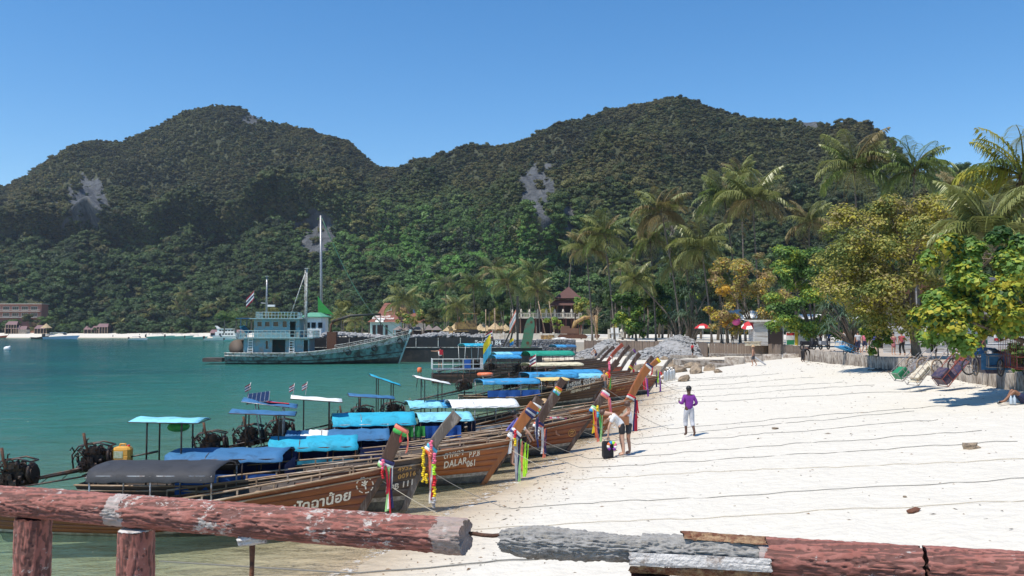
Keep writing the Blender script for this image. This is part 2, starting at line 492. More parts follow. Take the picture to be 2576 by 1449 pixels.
# true slope of a column of the picture
Xh = Xh / math.cos(PITCH)
ampl = np.clip(TT / 0.1, 0, 1) * np.clip((0.90 - TT) / 0.12, 0.12, 1)
gul = np.abs(fbm(Xh / 70, rowsY / 130, 4)) * 2
rowsZ += ampl[None, :] * (fbm(Xh / 60, rowsY / 60, 4) * 24 + fbm(Xh / 150 + 4, rowsY / 110, 3) * 34 - (gul - 0.4) * 18)
nT = len(TT)
# push the mid cliffs in and out so the band breaks into buttresses
bt = fbm(Xh / 34 + 5, Xh * 0 + 3.3, 3) * 34
rowsY += bt * np.exp(-((TT - 0.5) / 0.12) ** 2)[None, :]
V = np.stack([Xh, rowsY, rowsZ], -1).reshape(-1, 3)
i = np.arange(len(US) - 1)[:, None] * nT + np.arange(nT - 1)[None, :]
F = np.stack([i, i + nT, i + nT + 1, i + 1], -1).reshape(-1, 4)
m = bpy.data.materials.new('hill_rock'); g = NG(m); v = g.coord('World')
rk = g.noise(g.coord('World', (1.6, 1.6, 0.22)), 0.16, 8, 0.72, 0.6)
rc = g.ramp(rk, [(0.30, (0.022, 0.024, 0.026)), (0.46, (0.060, 0.066, 0.072)), (0.58, (0.105, 0.112, 0.118)), (0.74, (0.17, 0.145, 0.11))])
scrub = g.mix(g.noise(v, 0.3, 6, 0.7), (0.035, 0.042, 0.018), (0.080, 0.085, 0.038))
ra = g.new('Attribute', attribute_name='rock')
g.base(g.mix(g.ramp(g.math('ADD', ra.outputs['Fac'], g.math('MULTIPLY', g.math('SUBTRACT', g.noise(v, 0.12, 5, 0.7), 0.5), 0.9)), [(0.42, 0.0), (0.52, 1.0)]), scrub, rc))
g.set(Roughness=0.95); g.ln(g.bump(g.noise(g.coord('World', (1, 1, 0.4)), 0.5, 6, 0.7), 1.0, 1.2), g.b.inputs['Normal'])
me = np_mesh('hills', V, F, m, True)
# where the bare limestone shows: px, picture y, half sizes
CLIFFS = [(795, 588, 52, 50), (215, 512, 60, 60), (1345, 470, 42, 55), (1430, 570, 16, 50), (1370, 560, 14, 30), (640, 300, 26, 12), (2035, 303, 30, 16)]
def rock_amt(u, y, w=1.0):
    r = np.zeros_like(u)
    for (cx, cy, a, b_) in CLIFFS:
        q = ((u - cx) / a) ** 2 + ((y - cy) / b_) ** 2
        r = np.maximum(r, np.clip(1.6 - q + (fbm(u / 16, y / 22, 3)) * 2.2, 0, 1) * (q < 3))
    return r
def to_px(X, Y, Z):
    cp, sp = math.cos(PITCH), math.sin(PITCH)
    dz = Z - EYE; f = Y * cp + dz * sp; up = -Y * sp + dz * cp
    return 1288 + FD * X / f, 724.5 - FD * up / f
pu, pv = to_px(V[:, 0], V[:, 1], V[:, 2])
a = me.attributes.new('rock', 'FLOAT', 'POINT'); a.data.foreach_set('value', rock_amt(pu, pv).astype(np.float32))
HILL = tag(link('hills', me), kind='structure')

# ---------------------------------------------------------------- forest that covers the hills (one mass, nobody could count it)
def leafmat(name, c1, c2, inst=True, rough=0.5, trans=0.25, sc=0.6):
    m = bpy.data.materials.new(name); g = NG(m)
    v = g.coord('World'); n = g.noise(v, sc, 3, 0.6)
    col = g.mix(g.ramp(n, [(0.3, 0.0), (0.7, 1.0)]), c1, c2)
    if inst:
        t = g.new('Attribute', attribute_type='INSTANCER', attribute_name='tint')
        col = g.mix(1.0, col, t.outputs['Color'], 'MULTIPLY')
    g.base(col); g.set(Roughness=rough); g.b.inputs['Specular IOR Level'].default_value = 0.3
    if trans:
        tl = g.new('BsdfTranslucent'); g.ln(g.mix(0.35, col, (0.10, 0.16, 0.02)), tl.inputs['Color'])
        mx = g.new('MixShader'); mx.inputs[0].default_value = trans
        g.ln(g.b.outputs[0], mx.inputs[1]); g.ln(tl.outputs[0], mx.inputs[2]); g.ln(mx.outputs[0], g.o.inputs['Surface'])
    return m
rng = np.random.RandomState(11)
def unit(n):
    p = rng.normal(size=(n, 3)); return p / np.linalg.norm(p, axis=1)[:, None]
def leaf_cloud(centers, size, aspect=0.6, up=0.0, out=None, jitter=0.35):
    """one rhombic leaf (two triangles, folded) per centre"""
    n = len(centers); d = unit(n); nn = unit(n)
    if out is not None: nn = nn * 0.6 + out; nn = nn + np.array([0, 0, up])
    nn = nn / np.linalg.norm(nn, axis=1)[:, None]
    a = np.cross(nn, d); a /= np.linalg.norm(a, axis=1)[:, None]; b_ = np.cross(nn, a)
    s = (size * (1 + jitter * (rng.rand(n) * 2 - 1)))[:, None]
    c = centers
    fold = nn * s * 0.18
    V = np.stack([c - a * s, c + b_ * s * aspect - fold, c + a * s, c - b_ * s * aspect - fold], 1).reshape(-1, 3)
    k = np.arange(n)[:, None] * 4
    F = np.concatenate([k + np.array([0, 1, 2]), k + np.array([0, 2, 3])], 1).reshape(-1, 3)
    return V, F
def crown_pts(n, lobes, fill=0.35):
    """points on the upper shells of a set of lobes: (x,y,z,r)"""
    L = np.array(lobes); w = L[:, 3] ** 2; idx = rng.choice(len(L), n, p=w / w.sum())
    d = unit(n); d[:, 2] = np.abs(d[:, 2]) * 1.0 - 0.35 * rng.rand(n); d /= np.linalg.norm(d, axis=1)[:, None]
    r = L[idx, 3] * (1 - fill * rng.rand(n) ** 2)
    P = L[idx, :3] + d * r[:, None] * np.array([1, 1, 0.8])
    return P, d
def crown_mesh(name, n, nl, size, mat, spread=0.62, flat=0.7, seed=1, core=True):
    """a crown about 1 wide in radius, centred on the origin"""
    r_ = random.Random(seed); lobes = []
    for i in range(nl):
        t = r_.uniform(0, 6.283); q = spread * math.sqrt(r_.random()); h = r_.uniform(-0.35, 0.5) * flat
        lobes.append((q * math.cos(t), q * math.sin(t), h, r_.uniform(0.28, 0.48)))
    P, d = crown_pts(n, lobes)
    V, F = leaf_cloud(P, np.full(n, size), 0.65, 0.5, d)
    if core:
        for (x, y, z, r) in lobes:
            mb = MB(); mb.sphere((x, y, z), (r * .70, r * .70, r * .5), 6, 4)
            vv = np.array(mb.v); ff = np.array([f for f in mb.f]); ff3 = np.concatenate([ff[:, [0, 1, 2]], ff[:, [0, 2, 3]]])
            F = np.concatenate([F, ff3 + len(V)]); V = np.concatenate([V, vv])
    return np_mesh(name, V, F, mat)
FOL = leafmat('forest_leaves', (0.030, 0.046, 0.014), (0.058, 0.075, 0.024), True, 0.55, 0.2)
protos = bpy.data.collections.new('forest_crowns')
for k in range(6):
    me = crown_mesh('forest_crown', 620 if k < 4 else 360, 6 + k, 0.082 if k < 4 else 0.12, FOL, 0.62, 0.8 + 0.25 * (k % 3), 20 + k)
    o = bpy.data.objects.new('forest_crown', me); protos.objects.link(o)
# scatter points by area over the hill mesh
Vg = V.reshape(len(US), nT, 3)
p00 = Vg[:-1, :-1]; p10 = Vg[1:, :-1]; p01 = Vg[:-1, 1:]; p11 = Vg[1:, 1:]
ar = np.linalg.norm(np.cross(p10 - p00, p01 - p00), axis=-1)
ui = (US[:-1])[:, None] + 0 * ar
tm = TT[None, :-1] + 0 * ar
wgt = ar * np.where(tm < 0.92, 1, 0) * np.where((ui > -250) & (ui < 2850), 1, 0.0)
NPT = 90000
ix = rng.choice(wgt.size, NPT, p=(wgt / wgt.sum()).ravel())
a_, b_ = np.unravel_index(ix, wgt.shape); s_, t_ = rng.rand(NPT), rng.rand(NPT)
P = (p00[a_, b_] * ((1 - s_) * (1 - t_))[:, None] + p10[a_, b_] * (s_ * (1 - t_))[:, None] + p01[a_, b_] * ((1 - s_) * t_)[:, None] + p11[a_, b_] * (s_ * t_)[:, None])
pu, pv = to_px(P[:, 0], P[:, 1], P[:, 2])
rk_ = rock_amt(pu, pv); keep = rng.rand(NPT) > np.clip(rk_ * 1.35, 0, 0.97)
keep &= ~((pu < 118) & (P[:, 1] < 562)); keep &= ~((tm[a_, b_] < .44) & (rng.rand(NPT) < .55)); keep &= ~((P[:, 1] < 300) & (P[:, 2] < 9) & (pu < 1500))
P = P[keep]; tm_ = tm[a_, b_][keep]; pu = pu[keep]; pv = pv[keep]
n = len(P)
big = vnoise(P[:, 0] / 40 + 8, P[:, 1] / 40)
S = (1.9 + 2.5 * rng.rand(n) ** 2.0) * np.interp(tm_, [0, .4, .6, 1], [1.45, 1.4, 0.74, 0.62])
S = np.where(rng.rand(n) < 0.05, S * 1.5, S)
P[:, 2] += S * 0.45
# tint: dry olive-brown high up, fresh green in the lower middle, dark at the left foot
up_ = np.interp(tm_, [0, 0.4, 0.55, 0.75], [0.0, 0.25, 0.8, 1.0])
fresh = np.exp(-((pu - 1180) / 330) ** 2) * np.exp(-((pv - 640) / 110) ** 2)
dk = rng.rand(n)
c_low = np.stack([0.75 + 0 * dk, 1.0 + 0 * dk, 0.9 + 0 * dk], 1); c_up = np.array([1.15, 0.90, 0.85]); c_fr = np.array([1.25, 2.05, 1.1]); c_br = np.array([1.9, 1.2, 1.25]); c_dk = np.array([0.42, 0.55, 0.5])
T = c_low * (1 - up_[:, None]) + c_up * up_[:, None]
T = T * (1 - fresh[:, None] * 0.9) + c_fr * fresh[:, None] * 0.9
brn = (dk > 0.93) | ((vnoise(P[:, 0] / 35, P[:, 2] / 30) > 0.66) & (dk > 0.45) & (up_ > 0.4)) | ((np.abs(pu - 90) < 70) & (np.abs(pv - 500) < 60) & (dk > 0.35))
T = np.where(brn[:, None], T * 0.3 + c_br * 0.7, T)
drk = (dk < 0.22); T = np.where(drk[:, None], c_dk * 0.9, T)
T = T * (0.85 + 1.25 * rng.rand(n)[:, None]) * (0.75 + .7 * big[:, None])
me = bpy.data.meshes.new('hillside_forest'); me.vertices.add(n); me.vertices.foreach_set('co', P.astype(np.float32).ravel())
def fattr(me, nm, ty, arr, fld):
    a = me.attributes.new(nm, ty, 'POINT'); a.data.foreach_set(fld, np.asarray(arr, dtype=np.float32 if ty != 'INT' else np.int32).ravel())
fattr(me, 'siz', 'FLOAT_VECTOR', np.stack([S * (0.85 + .3 * rng.rand(n)), S, S * (0.8 + 0.5 * rng.rand(n))], 1), 'vector')
fattr(me, 'rt', 'FLOAT_VECTOR', np.stack([rng.rand(n) * .3 - .15, rng.rand(n) * .3 - .15, rng.rand(n) * 6.28], 1), 'vector')
fattr(me, 'tint', 'FLOAT_COLOR', np.concatenate([T, np.ones((n, 1))], 1), 'color')
fattr(me, 'pick', 'INT', rng.randint(0, 6, n), 'value')
forest = link('hillside_forest', me)
tag(forest, 'dense dry green forest covering the steep hills behind the bay', 'forest', kind='stuff')
def scatter_tree(ob, coll, nm):
    ng = bpy.data.node_groups.new(nm, 'GeometryNodeTree')
    ng.interface.new_socket('Geometry', in_out='INPUT', socket_type='NodeSocketGeometry'); ng.interface.new_socket('Geometry', in_out='OUTPUT', socket_type='NodeSocketGeometry')
    N = ng.nodes; gi = N.new('NodeGroupInput'); go = N.new('NodeGroupOutput')
    ci = N.new('GeometryNodeCollectionInfo'); ci.inputs['Collection'].default_value = coll; ci.inputs['Separate Children'].default_value = True; ci.inputs['Reset Children'].default_value = True
    ip = N.new('GeometryNodeInstanceOnPoints'); ip.inputs['Pick Instance'].default_value = True
    m2p = N.new('GeometryNodeMeshToPoints')
    def na(nm, ty):
        a = N.new('GeometryNodeInputNamedAttribute'); a.data_type = ty; a.inputs[0].default_value = nm
        return [s for s in a.outputs if s.enabled][0]
    L = ng.links.new
    L(gi.outputs[0], m2p.inputs['Mesh']); L(m2p.outputs[0], ip.inputs['Points']); L(ci.outputs[0], ip.inputs['Instance'])
    L(na('siz', 'FLOAT_VECTOR'), ip.inputs['Scale']); L(na('rt', 'FLOAT_VECTOR'), ip.inputs['Rotation']); L(na('pick', 'INT'), ip.inputs['Instance Index'])
    L(ip.outputs[0], go.inputs[0])
    md = ob.modifiers.new('scatter', 'NODES'); md.node_group = ng
scatter_tree(forest, protos, 'scatter_forest')
# ================================================================ longtail boats
VARN = wood('varnished_hull_wood', (0.25, 0.070, 0.022), (0.15, 0.040, 0.014), 0.35, 'x', 5.0, (0.36, 0.19, 0.09), 0.22, 0.2)
VARN2 = wood('orange_hull_wood', (0.40, 0.125, 0.030), (0.23, 0.064, 0.016), 0.35, 'x', 5.0, (0.30, 0.16, 0.08), 0.25, 0.2)
GREYW = wood('weathered_hull_wood', (0.115, 0.082, 0.064), (0.060, 0.045, 0.038), 0.7, 'x', 6.0, (0.20, 0.16, 0.12), 0.35, 0.3)
DARKW = wood('dark_oiled_wood', (0.105, 0.050, 0.028), (0.055, 0.028, 0.018), 0.45, 'x', 6.0, (0.2, 0.13, 0.09), 0.2, 0.3)
PALEW = wood('bare_rail_wood', (0.42, 0.29, 0.18), (0.27, 0.17, 0.10), 0.7, 'x', 9.0, (0.55, 0.46, 0.36), 0.4, 0.3)
PROWD = wood('dark_prow_wood', (0.105, 0.052, 0.032), (0.060, 0.032, 0.022), 0.5, 'z', 9.0, (0.19, 0.14, 0.11), 0.35, 0.4)
PROWO = wood('orange_prow_wood', (0.44, 0.150, 0.032), (0.29, 0.085, 0.020), 0.4, 'z', 6.0, (0.3, 0.16, 0.08), 0.12, 0.3)
PROWG = wood('grey_prow_wood', (0.20, 0.165, 0.135), (0.12, 0.095, 0.078), 0.75, 'z', 9.0, (0.32, 0.28, 0.24), 0.4, 0.5)
PROWR = wood('red_painted_prow_wood', (0.42, 0.075, 0.030), (0.30, 0.05, 0.022), 0.5, 'z', 6.0, (0.25, 0.12, 0.08), 0.2, 0.3)
BOTTOM = paint('hull_bottom_paint', (0.055, 0.055, 0.052), 0.7, 0.4, 2.0, (0.13, 0.13, 0.10), 0.4, 0.2)
BOOT = paint('waterline_stripe_paint', (0.40, 0.37, 0.32), 0.7, 0.3, 3.0, (0.20, 0.17, 0.13), 0.5, 0.1)
REDP = paint('red_hull_paint', (0.45, 0.07, 0.03), 0.5, 0.25, 2.0, (0.2, 0.1, 0.06), 0.3)
WHITEP = paint('white_boat_paint', (0.78, 0.77, 0.74), 0.4, 0.06, 2.0, (0.45, 0.40, 0.33), 0.15, 0.05)
METAL = paint('galvanised_pipe', (0.36, 0.37, 0.38), 0.4, 0.2, 4.0, (0.16, 0.10, 0.07), 0.3, 0.1, 0.5)
DPIPE = paint('dark_pipe', (0.045, 0.042, 0.045), 0.5, 0.3, 4.0, (0.12, 0.06, 0.035), 0.4, 0.1, 0.3)
GREASE = paint('greasy_engine_metal', (0.016, 0.014, 0.014), 0.42, 0.5, 9.0, (0.07, 0.035, 0.02), 0.4, 0.6, 0.4)
RUST = paint('rusty_steel', (0.17, 0.065, 0.030), 0.8, 0.4, 8.0, (0.06, 0.03, 0.02), 0.5, 0.5)
BRONZE = paint('propeller_metal', (0.36, 0.33, 0.28), 0.35, 0.2, 5.0, None, 0.3, 0.1, 0.7)
RUBBER = paint('tyre_rubber', (0.018, 0.018, 0.019), 0.75, 0.3, 10.0, (0.08, 0.07, 0.06), 0.3, 0.3)
ROPEM = paint('pale_rope', (0.50, 0.44, 0.34), 0.9, 0.2, 30.0, None, 0.3, 0.3)
ROPED = paint('weathered_grey_rope', (0.20, 0.19, 0.17), 0.9, 0.2, 30.0, None, 0.3, 0.3)
def cloth(name, c, rough=0.75, bump=0.6, var=0.26, trans=0.0):
    if name in _M: return _M[name]
    m = paint(name, c, rough, var, 1.6, scl(c, 0.62), 0.25, bump, 0.0, 6.0)
    return m
TARP = {'blue': cloth('blue_tarpaulin', (0.036, 0.145, 0.30)), 'aqua': cloth('aqua_tarpaulin', (0.018, 0.37, 0.53)), 'light': cloth('pale_blue_tarpaulin', (0.22, 0.58, 0.72)),
        'black': cloth('black_tarpaulin', (0.035, 0.036, 0.042)), 'navy': cloth('navy_canvas', (0.012, 0.022, 0.095)), 'white': cloth('white_canvas', (0.80, 0.80, 0.77), var=0.05),
        'royal': cloth('royal_blue_tarpaulin', (0.012, 0.085, 0.33)), 'green': cloth('green_tarpaulin', (0.03, 0.26, 0.045)), 'sea': cloth('sea_green_tarpaulin', (0.012, 0.30, 0.20)),
        'cream': cloth('cream_canvas', (0.70, 0.62, 0.42)), 'grey': cloth('grey_canvas', (0.33, 0.34, 0.35)), 'yellow': cloth('sand_yellow_canvas', (0.72, 0.52, 0.19)),
        'teal': cloth('teal_tarpaulin', (0.02, 0.24, 0.33)), 'red': cloth('red_tarpaulin', (0.55, 0.03, 0.04)), 'sky': cloth('sky_blue_tarpaulin', (0.04, 0.28, 0.54))}
RIB = {k: cloth('ribbon_' + k, c, 0.7, 0.2, 0.08) for k, c in dict(white=(0.80, 0.78, 0.74), red=(0.62, 0.02, 0.03), crimson=(0.36, 0.008, 0.03), orange=(0.80, 0.16, 0.04), yellow=(0.85, 0.62, 0.02), lime=(0.45, 0.85, 0.03),
       green=(0.06, 0.42, 0.08), paleg=(0.33, 0.62, 0.25), navy=(0.015, 0.02, 0.10), blue=(0.03, 0.28, 0.62), pink=(0.85, 0.16, 0.28), coral=(0.80, 0.22, 0.14), silver=(0.42, 0.42, 0.44), sky=(0.10, 0.50, 0.72), violet=(0.20, 0.04, 0.30)).items()}
LETW = paint('white_lettering', (0.74, 0.70, 0.60), 0.6, 0.1, 12.0, (0.35, 0.22, 0.12), 0.25, 0.0)
LETY = paint('gold_lettering', (0.62, 0.36, 0.10), 0.6, 0.1, 12.0, (0.3, 0.15, 0.05), 0.35, 0.0)

def text_mesh(s, size, mat, name='lettering', spacing=1.0, shear=0.0, bold=0.0, thai=False):
    cu = bpy.data.curves.new('t', 'FONT'); cu.body = s; cu.size = size; cu.space_character = spacing; cu.shear = shear
    cu.offset = bold; cu.resolution_u = 3; cu.extrude = 0.0
    ob = bpy.data.objects.new('t', cu); COL.objects.link(ob)
    dg = bpy.context.evaluated_depsgraph_get()
    me = bpy.data.meshes.new_from_object(ob.evaluated_get(dg))
    bpy.data.objects.remove(ob); bpy.data.curves.remove(cu)
    me.name = name; me.materials.clear(); me.materials.append(mat)
    return me

class Hull:
    def __init__(s, L=7.4, W=0.80, zj=1.15, rake=0.82, zmid=0.48, zst=0.62, zk=-0.28, jx=0.78, p=1.15):
        s.L, s.W, s.zj, s.jx, s.zmid, s.zst, s.zk, s.p = L, W, zj, jx, zmid, zst, zk, p
    def zs(s, t):      # sheer height along t (0 stern .. 1 stem)
        a = max(0, (t - 0.38) / 0.62) ** s.p; b = max(0, (0.38 - t) / 0.38) ** 1.6
        return s.zmid + (s.zj - s.zmid) * a + (s.zst - s.zmid) * b
    def w(s, t):
        if t > .42: return s.W * max(0.0, 1 - ((t - .42) / .58) ** 2.1) + 0.035
        return s.W * (0.52 + 0.48 * (t / .42) ** .7) + .035
    def pt(s, t, q, side=-1, off=0.0):
        zt = s.zs(t); z = s.zk + (zt - s.zk) * q
        xs_ = -s.L - 0.35 * max(0, z) / 0.6
        zz = z if t < 1 else z
        stem = (z + 0.0) * s.jx / s.zj if z > 0 else z * 0.9
        x = xs_ + (stem - xs_) * t
        e = 0.42 + 0.75 * max(0, (t - 0.4) / 0.6)
        y = s.w(t) * (q ** e) if q > 0 else 0.0
        return Vector((x, side * (y + off), z))
    def find(s, x, z, side=-1, off=0.012):
        lo, hi = 0.0, 1.0
        for _ in range(22):
            t = (lo + hi) / 2; q = (z - s.zk) / (s.zs(t) - s.zk); q = min(max(q, 0), 1.0)
            if s.pt(t, q, side).x < x: lo = t
            else: hi = t
        q = min(max((z - s.zk) / (s.zs(t) - s.zk), 0), 1.0)
        p = s.pt(t, q, side, off); p.x = x; p.z = z
        return p
QS = [0.0, 0.22, 0.40, 0.50, 0.62, 0.74, 0.86, 1.0]
def hull_meshes(H, top, mats, planks=True):
    """shell as strakes: returns list of (name, MB, mat)"""
    out = []; T = [i / 22 for i in range(23)]
    bot = MB()
    for side in (-1, 1):
        g_ = [[H.pt(t, q, side) for t in T] for q in (0.0, 0.10, 0.22, 0.34)]
        if side == 1: g_ = g_[::-1]
        bot.sheet(g_)
    out.append(('hull_bottom', bot, BOTTOM))
    st = MB()
    for side in (-1, 1):
        g_ = [[H.pt(t, q, side, 0.004) for t in T] for q in (0.34, 0.41)]
        if side == 1: g_ = g_[::-1]
        st.sheet(g_)
    out.append(('waterline_stripe', st, BOOT))
    qs = [0.41, 0.53, 0.65, 0.77, 0.89, 1.0]
    for side in (-1, 1):
        for k in range(5):
            m_ = MB(); a, b = qs[k], qs[k + 1]; e = 0.006
            o1 = 0.004 if k % 2 else 0.0015
            rows = [[H.pt(t, a + (b - a) * 0.03, side, -0.004) for t in T], [H.pt(t, a + (b - a) * 0.06, side, o1) for t in T], [H.pt(t, (a + b) / 2, side, o1 + .0015) for t in T],
                    [H.pt(t, b - (b - a) * 0.05, side, o1) for t in T], [H.pt(t, b - (b - a) * 0.01, side, -0.004) for t in T]]
            if side == 1: rows = rows[::-1]
            m_.sheet(rows)
            out.append(('hull_plank', m_, top))
    inn = MB()
    for side in (-1, 1):
        g_ = [[H.pt(t, q, side, -0.03) for t in T[:-1]] for q in (0.36, 0.7, 0.97)]
        if side == -1: g_ = g_[::-1]
        inn.sheet(g_)
    out.append(('hull_lining', inn, mats.get('inner', GREYW)))
    return out

def boat(fx, fy, th, H, label, top=VARN, prow=(0.55, 1.15, 0.17, PROWD), canopy=None, stern=None, eng=True, rails=True, texts=(), extras=None,
         engine_scale=1.0, tail_up=0.12, near=True, rot_roll=0.0, cat='longtail boat', inner=GREYW, tyre=(), z=0.0, eng_x=0.0):
    root = empty('longtail_boat', (fx, fy, z), th, label, cat, 'wooden longtail boats moored bow-first along the beach')
    root.rotation_euler = (R(rot_roll), 0, th)
    for nm, mb, mt in hull_meshes(H, top, {'inner': inner}, near): mb.build(nm, mt, root)
    T = [i / 24 for i in range(25)]
    # stem post + prow plank
    m_ = MB(); jz = H.zj; jx = H.jx; lean, ht, wd, pm = prow
    path = [(-0.26, H.zk), (0.0, 0.0), (jx * .5, jz * .5), (jx * 0.97, jz), (jx + lean * .28, jz + ht * .36), (jx + lean * .6, jz + ht * .68), (jx + lean, jz + ht)]
    ww = [0.05, 0.07, 0.09, wd * 0.85, wd * .90, wd * .95, wd * 1.08]; tt = [0.04, 0.045, 0.05, 0.06, 0.065, 0.07, 0.075]
    rings = []
    for i, (x, z_) in enumerate(path):
        a = Vector((path[min(i + 1, 6)][0] - path[max(i - 1, 0)][0], 0, path[min(i + 1, 6)][1] - path[max(i - 1, 0)][1])).normalized()
        nrm = Vector((a.z, 0, -a.x)); w_ = ww[i]; t_ = tt[i]; c = Vector((x, 0, z_)) - nrm * (w_ * 0.75 if i < 3 else w_ * .35)
        # long section: front edge rounded
        sec = [(-1, -.8), (-.8, -1), (.75, -1), (1, -.55), (1, .55), (.75, 1), (-.8, 1), (-1, .8)]
        rings.append([c + nrm * (u * w_) + Vector((0, v_ * t_, 0)) for (u, v_) in sec])
    m_.smooth = False; m_.loft(rings, True, True, False); pr = m_.build('prow_post', pm, root)
    topc = Vector((path[-1][0], 0, path[-1][1]))
    # gunwale, rub rails
    g_ = MB()
    for side in (-1, 1):
        g_.tube([H.pt(t, 1.0, side, 0.02) + Vector((0, 0, .012)) for t in T], 0.032, 6, True, 0.7)
    g_.build('gunwale', PALEW if near else GREYW, root)
    g_ = MB()
    for side in (-1, 1):
        g_.tube([H.pt(t, 0.90, side, 0.035) for t in T], 0.020, 6)
    g_.build('rub_rail', PALEW, root)
    if rails:
        r_ = MB(); T2 = [0.42 + 0.5 * i / 12 for i in range(13)]
        for side in (-1, 1):
            pts = [H.pt(t, 1.0, side, -0.06) + Vector((0, 0, 0.17 - 0.10 * (t - .42))) for t in T2]
            r_.tube(pts, 0.022, 6)
            for k in range(0, 13, 2):
                p = pts[k]; r_.bar(p, p - Vector((0, 0, 0.18)), 0.035)
        r_.build('side_rail', PALEW if near else GREYW, root)
    # deck boards and benches
    d_ = MB()
    for i in range(len(T) - 5):
        t0, t1 = T[i] + 0.004, T[i + 1] - 0.003
        a, b_ = H.pt(t0, .42, -1, -.05), H.pt(t1, .42, -1, -.05)
        y0, y1 = abs(a.y), abs(b_.y)
        d_.add([(a.x, -y0, .07), (b_.x, -y1, .07), (b_.x, y1, .07), (a.x, y0, .07)], [(0, 1, 2, 3)])
    d_.build('deck', DARKW, root)
    for t in (0.30, 0.40, 0.50, 0.60, 0.69):
        a = H.pt(t, .86, -1, -.04); b_ = MB(); b_.box((a.x, 0, a.z), (0.24, abs(a.y) * 2, 0.035)); b_.build('bench', PALEW if near else DARKW, root)
    f_ = MB()
    for k in range(5):       # bow deck boards
        u0, u1 = -1 + k * .4 + .03, -1 + (k + 1) * .4 - .03; rr = []
        for t in (0.78, .84, .90, .95, .985):
            a = H.pt(t, .93, -1, -.03); rr.append([(a.x, u0 * abs(a.y), a.z), (a.x, u1 * abs(a.y), a.z)])
        f_.sheet(rr)
    f_.build('bow_deck', top, root)
    # ribs inside
    r_ = MB()
    for i in range(3, 20, 1):
        t = i / 22
        for side in (-1, 1):
            r_.tube([H.pt(t, q, side, -0.045) for q in (.36, .6, .8, .96)], 0.02, 4)
    r_.build('frames', GREYW, root)['kind'] = 'stuff'
    # transom
    t_ = MB(); t_.add([H.pt(0, q, -1) for q in (0, .22, .5, .75, 1)] + [H.pt(0, q, 1) for q in (1, .75, .5, .22)], [tuple(range(9))]); t_.build('transom', GREYW, root)
    def toworld(v): return root.matrix_basis @ Vector(v)
    if canopy:
        for cn in (canopy if isinstance(canopy, list) else [canopy]): add_canopy(root, H, **cn)
    if stern: add_stern_canopy(root, H, **stern)
    if eng: add_engine(root, (-H.L - 0.15 + eng_x, 0, H.zst + 0.18), engine_scale, tail_up)
    for tx in texts: add_text(root, H, *tx)
    for (x, z_) in tyre:
        p = H.find(x, z_, -1, 0.09); m2 = MB(); m2.torus(p, 0.24, 0.065, 18, 7, 'y'); m2.build('tyre_fender', RUBBER, root)
    root['_top'] = [topc.x, topc.z]
    return root

def fold(i, a, k): return a * math.sin(i * k) + a * .5 * math.sin(i * k * 2.3 + 1)
def add_canopy(root, H, x0, x1, z, col='blue', w=None, rise=0.17, segs=None, side=None, front=None, poles=4, skirt=0.10, droop=0.0, polem=None, mid=None):
    """arched cloth roof on poles; segs: [(fraction, colour)...] along its length"""
    w = w or H.W * 0.98; n = 14; polem = polem or DPIPE
    segs = segs or [(1.0, col)]
    f0 = 0.0; root.update_tag()
    cr = [(-1.02, -skirt), (-1.0, -0.02), (-.85, rise * .45), (-.5, rise * .85), (0, rise), (.5, rise * .85), (.85, rise * .45), (1.0, -0.02), (1.02, -skirt)]
    for fi, (f1, c) in enumerate(segs):
        gr = []
        for i in range(n + 1):
            u = f0 + (f1 - f0) * i / n; x = x0 + (x1 - x0) * u
            sag = -0.02 * math.sin(u * math.pi * 4) ** 2 - droop * (1 - u)
            gr.append([(x + 0.02 * math.sin(j * 2.1), a * w, z + h + sag + (0.012 * math.sin(i * 1.9 + j) if 0 < j < 8 else 0.009 * math.sin(i * 2.7 + j))) for j, (a, h) in enumerate(cr)])
        m_ = MB(); m_.sheet(gr[::-1], 0.012); m_.build('canopy_cover', TARP[c], root); f0 = f1
    p_ = MB()
    for k in range(poles):
        x = x0 + 0.06 + (x1 - x0 - .12) * k / (poles - 1)
        tt = min(max((x + H.L) / (H.L + 0.5), 0.02), .98); zz = H.zs(tt)
        for s_ in (-1, 1): p_.tube([(x, s_ * min(w * .98, H.w(tt)), zz - 0.05), (x, s_ * w * .98, z - .02)], 0.019, 6)
        p_.tube([(x, a * w * .98, z + h - .03) for (a, h) in cr[1:-1]], 0.017, 5)
    p_.tube([(x0, -w * .98, z - .03), (x1, -w * .98, z - .03)], 0.015, 5); p_.tube([(x0, w * .98, z - .03), (x1, w * .98, z - .03)], 0.015, 5)
    p_.build('canopy_frame', polem, root)
    for sd in (side or []):
        a, b_, zt, zb, c, sgn = sd; gr = []
        nn = 16
        for i in range(nn + 1):
            x = a + (b_ - a) * i / nn
            gr.append([(x, sgn * (w * .97 + fold(i, .018 * (.3 + j), 1.7)), zt + (zb - zt) * j / 3 + (fold(i, .012, .9) if j == 3 else 0)) for j in range(4)])
        m_ = MB(); m_.sheet(gr if sgn > 0 else gr[::-1]); m_.build('side_curtain', TARP[c], root)
    if front:
        xf, zt, zb, c = front; gr = []
        for i in range(9):
            y = -w * .9 + w * 1.8 * i / 8
            gr.append([(xf + fold(i, .01, 2), y, zt + (zb - zt) * j / 2) for j in range(3)])
        m_ = MB(); m_.sheet(gr); m_.build('front_curtain', TARP[c], root)
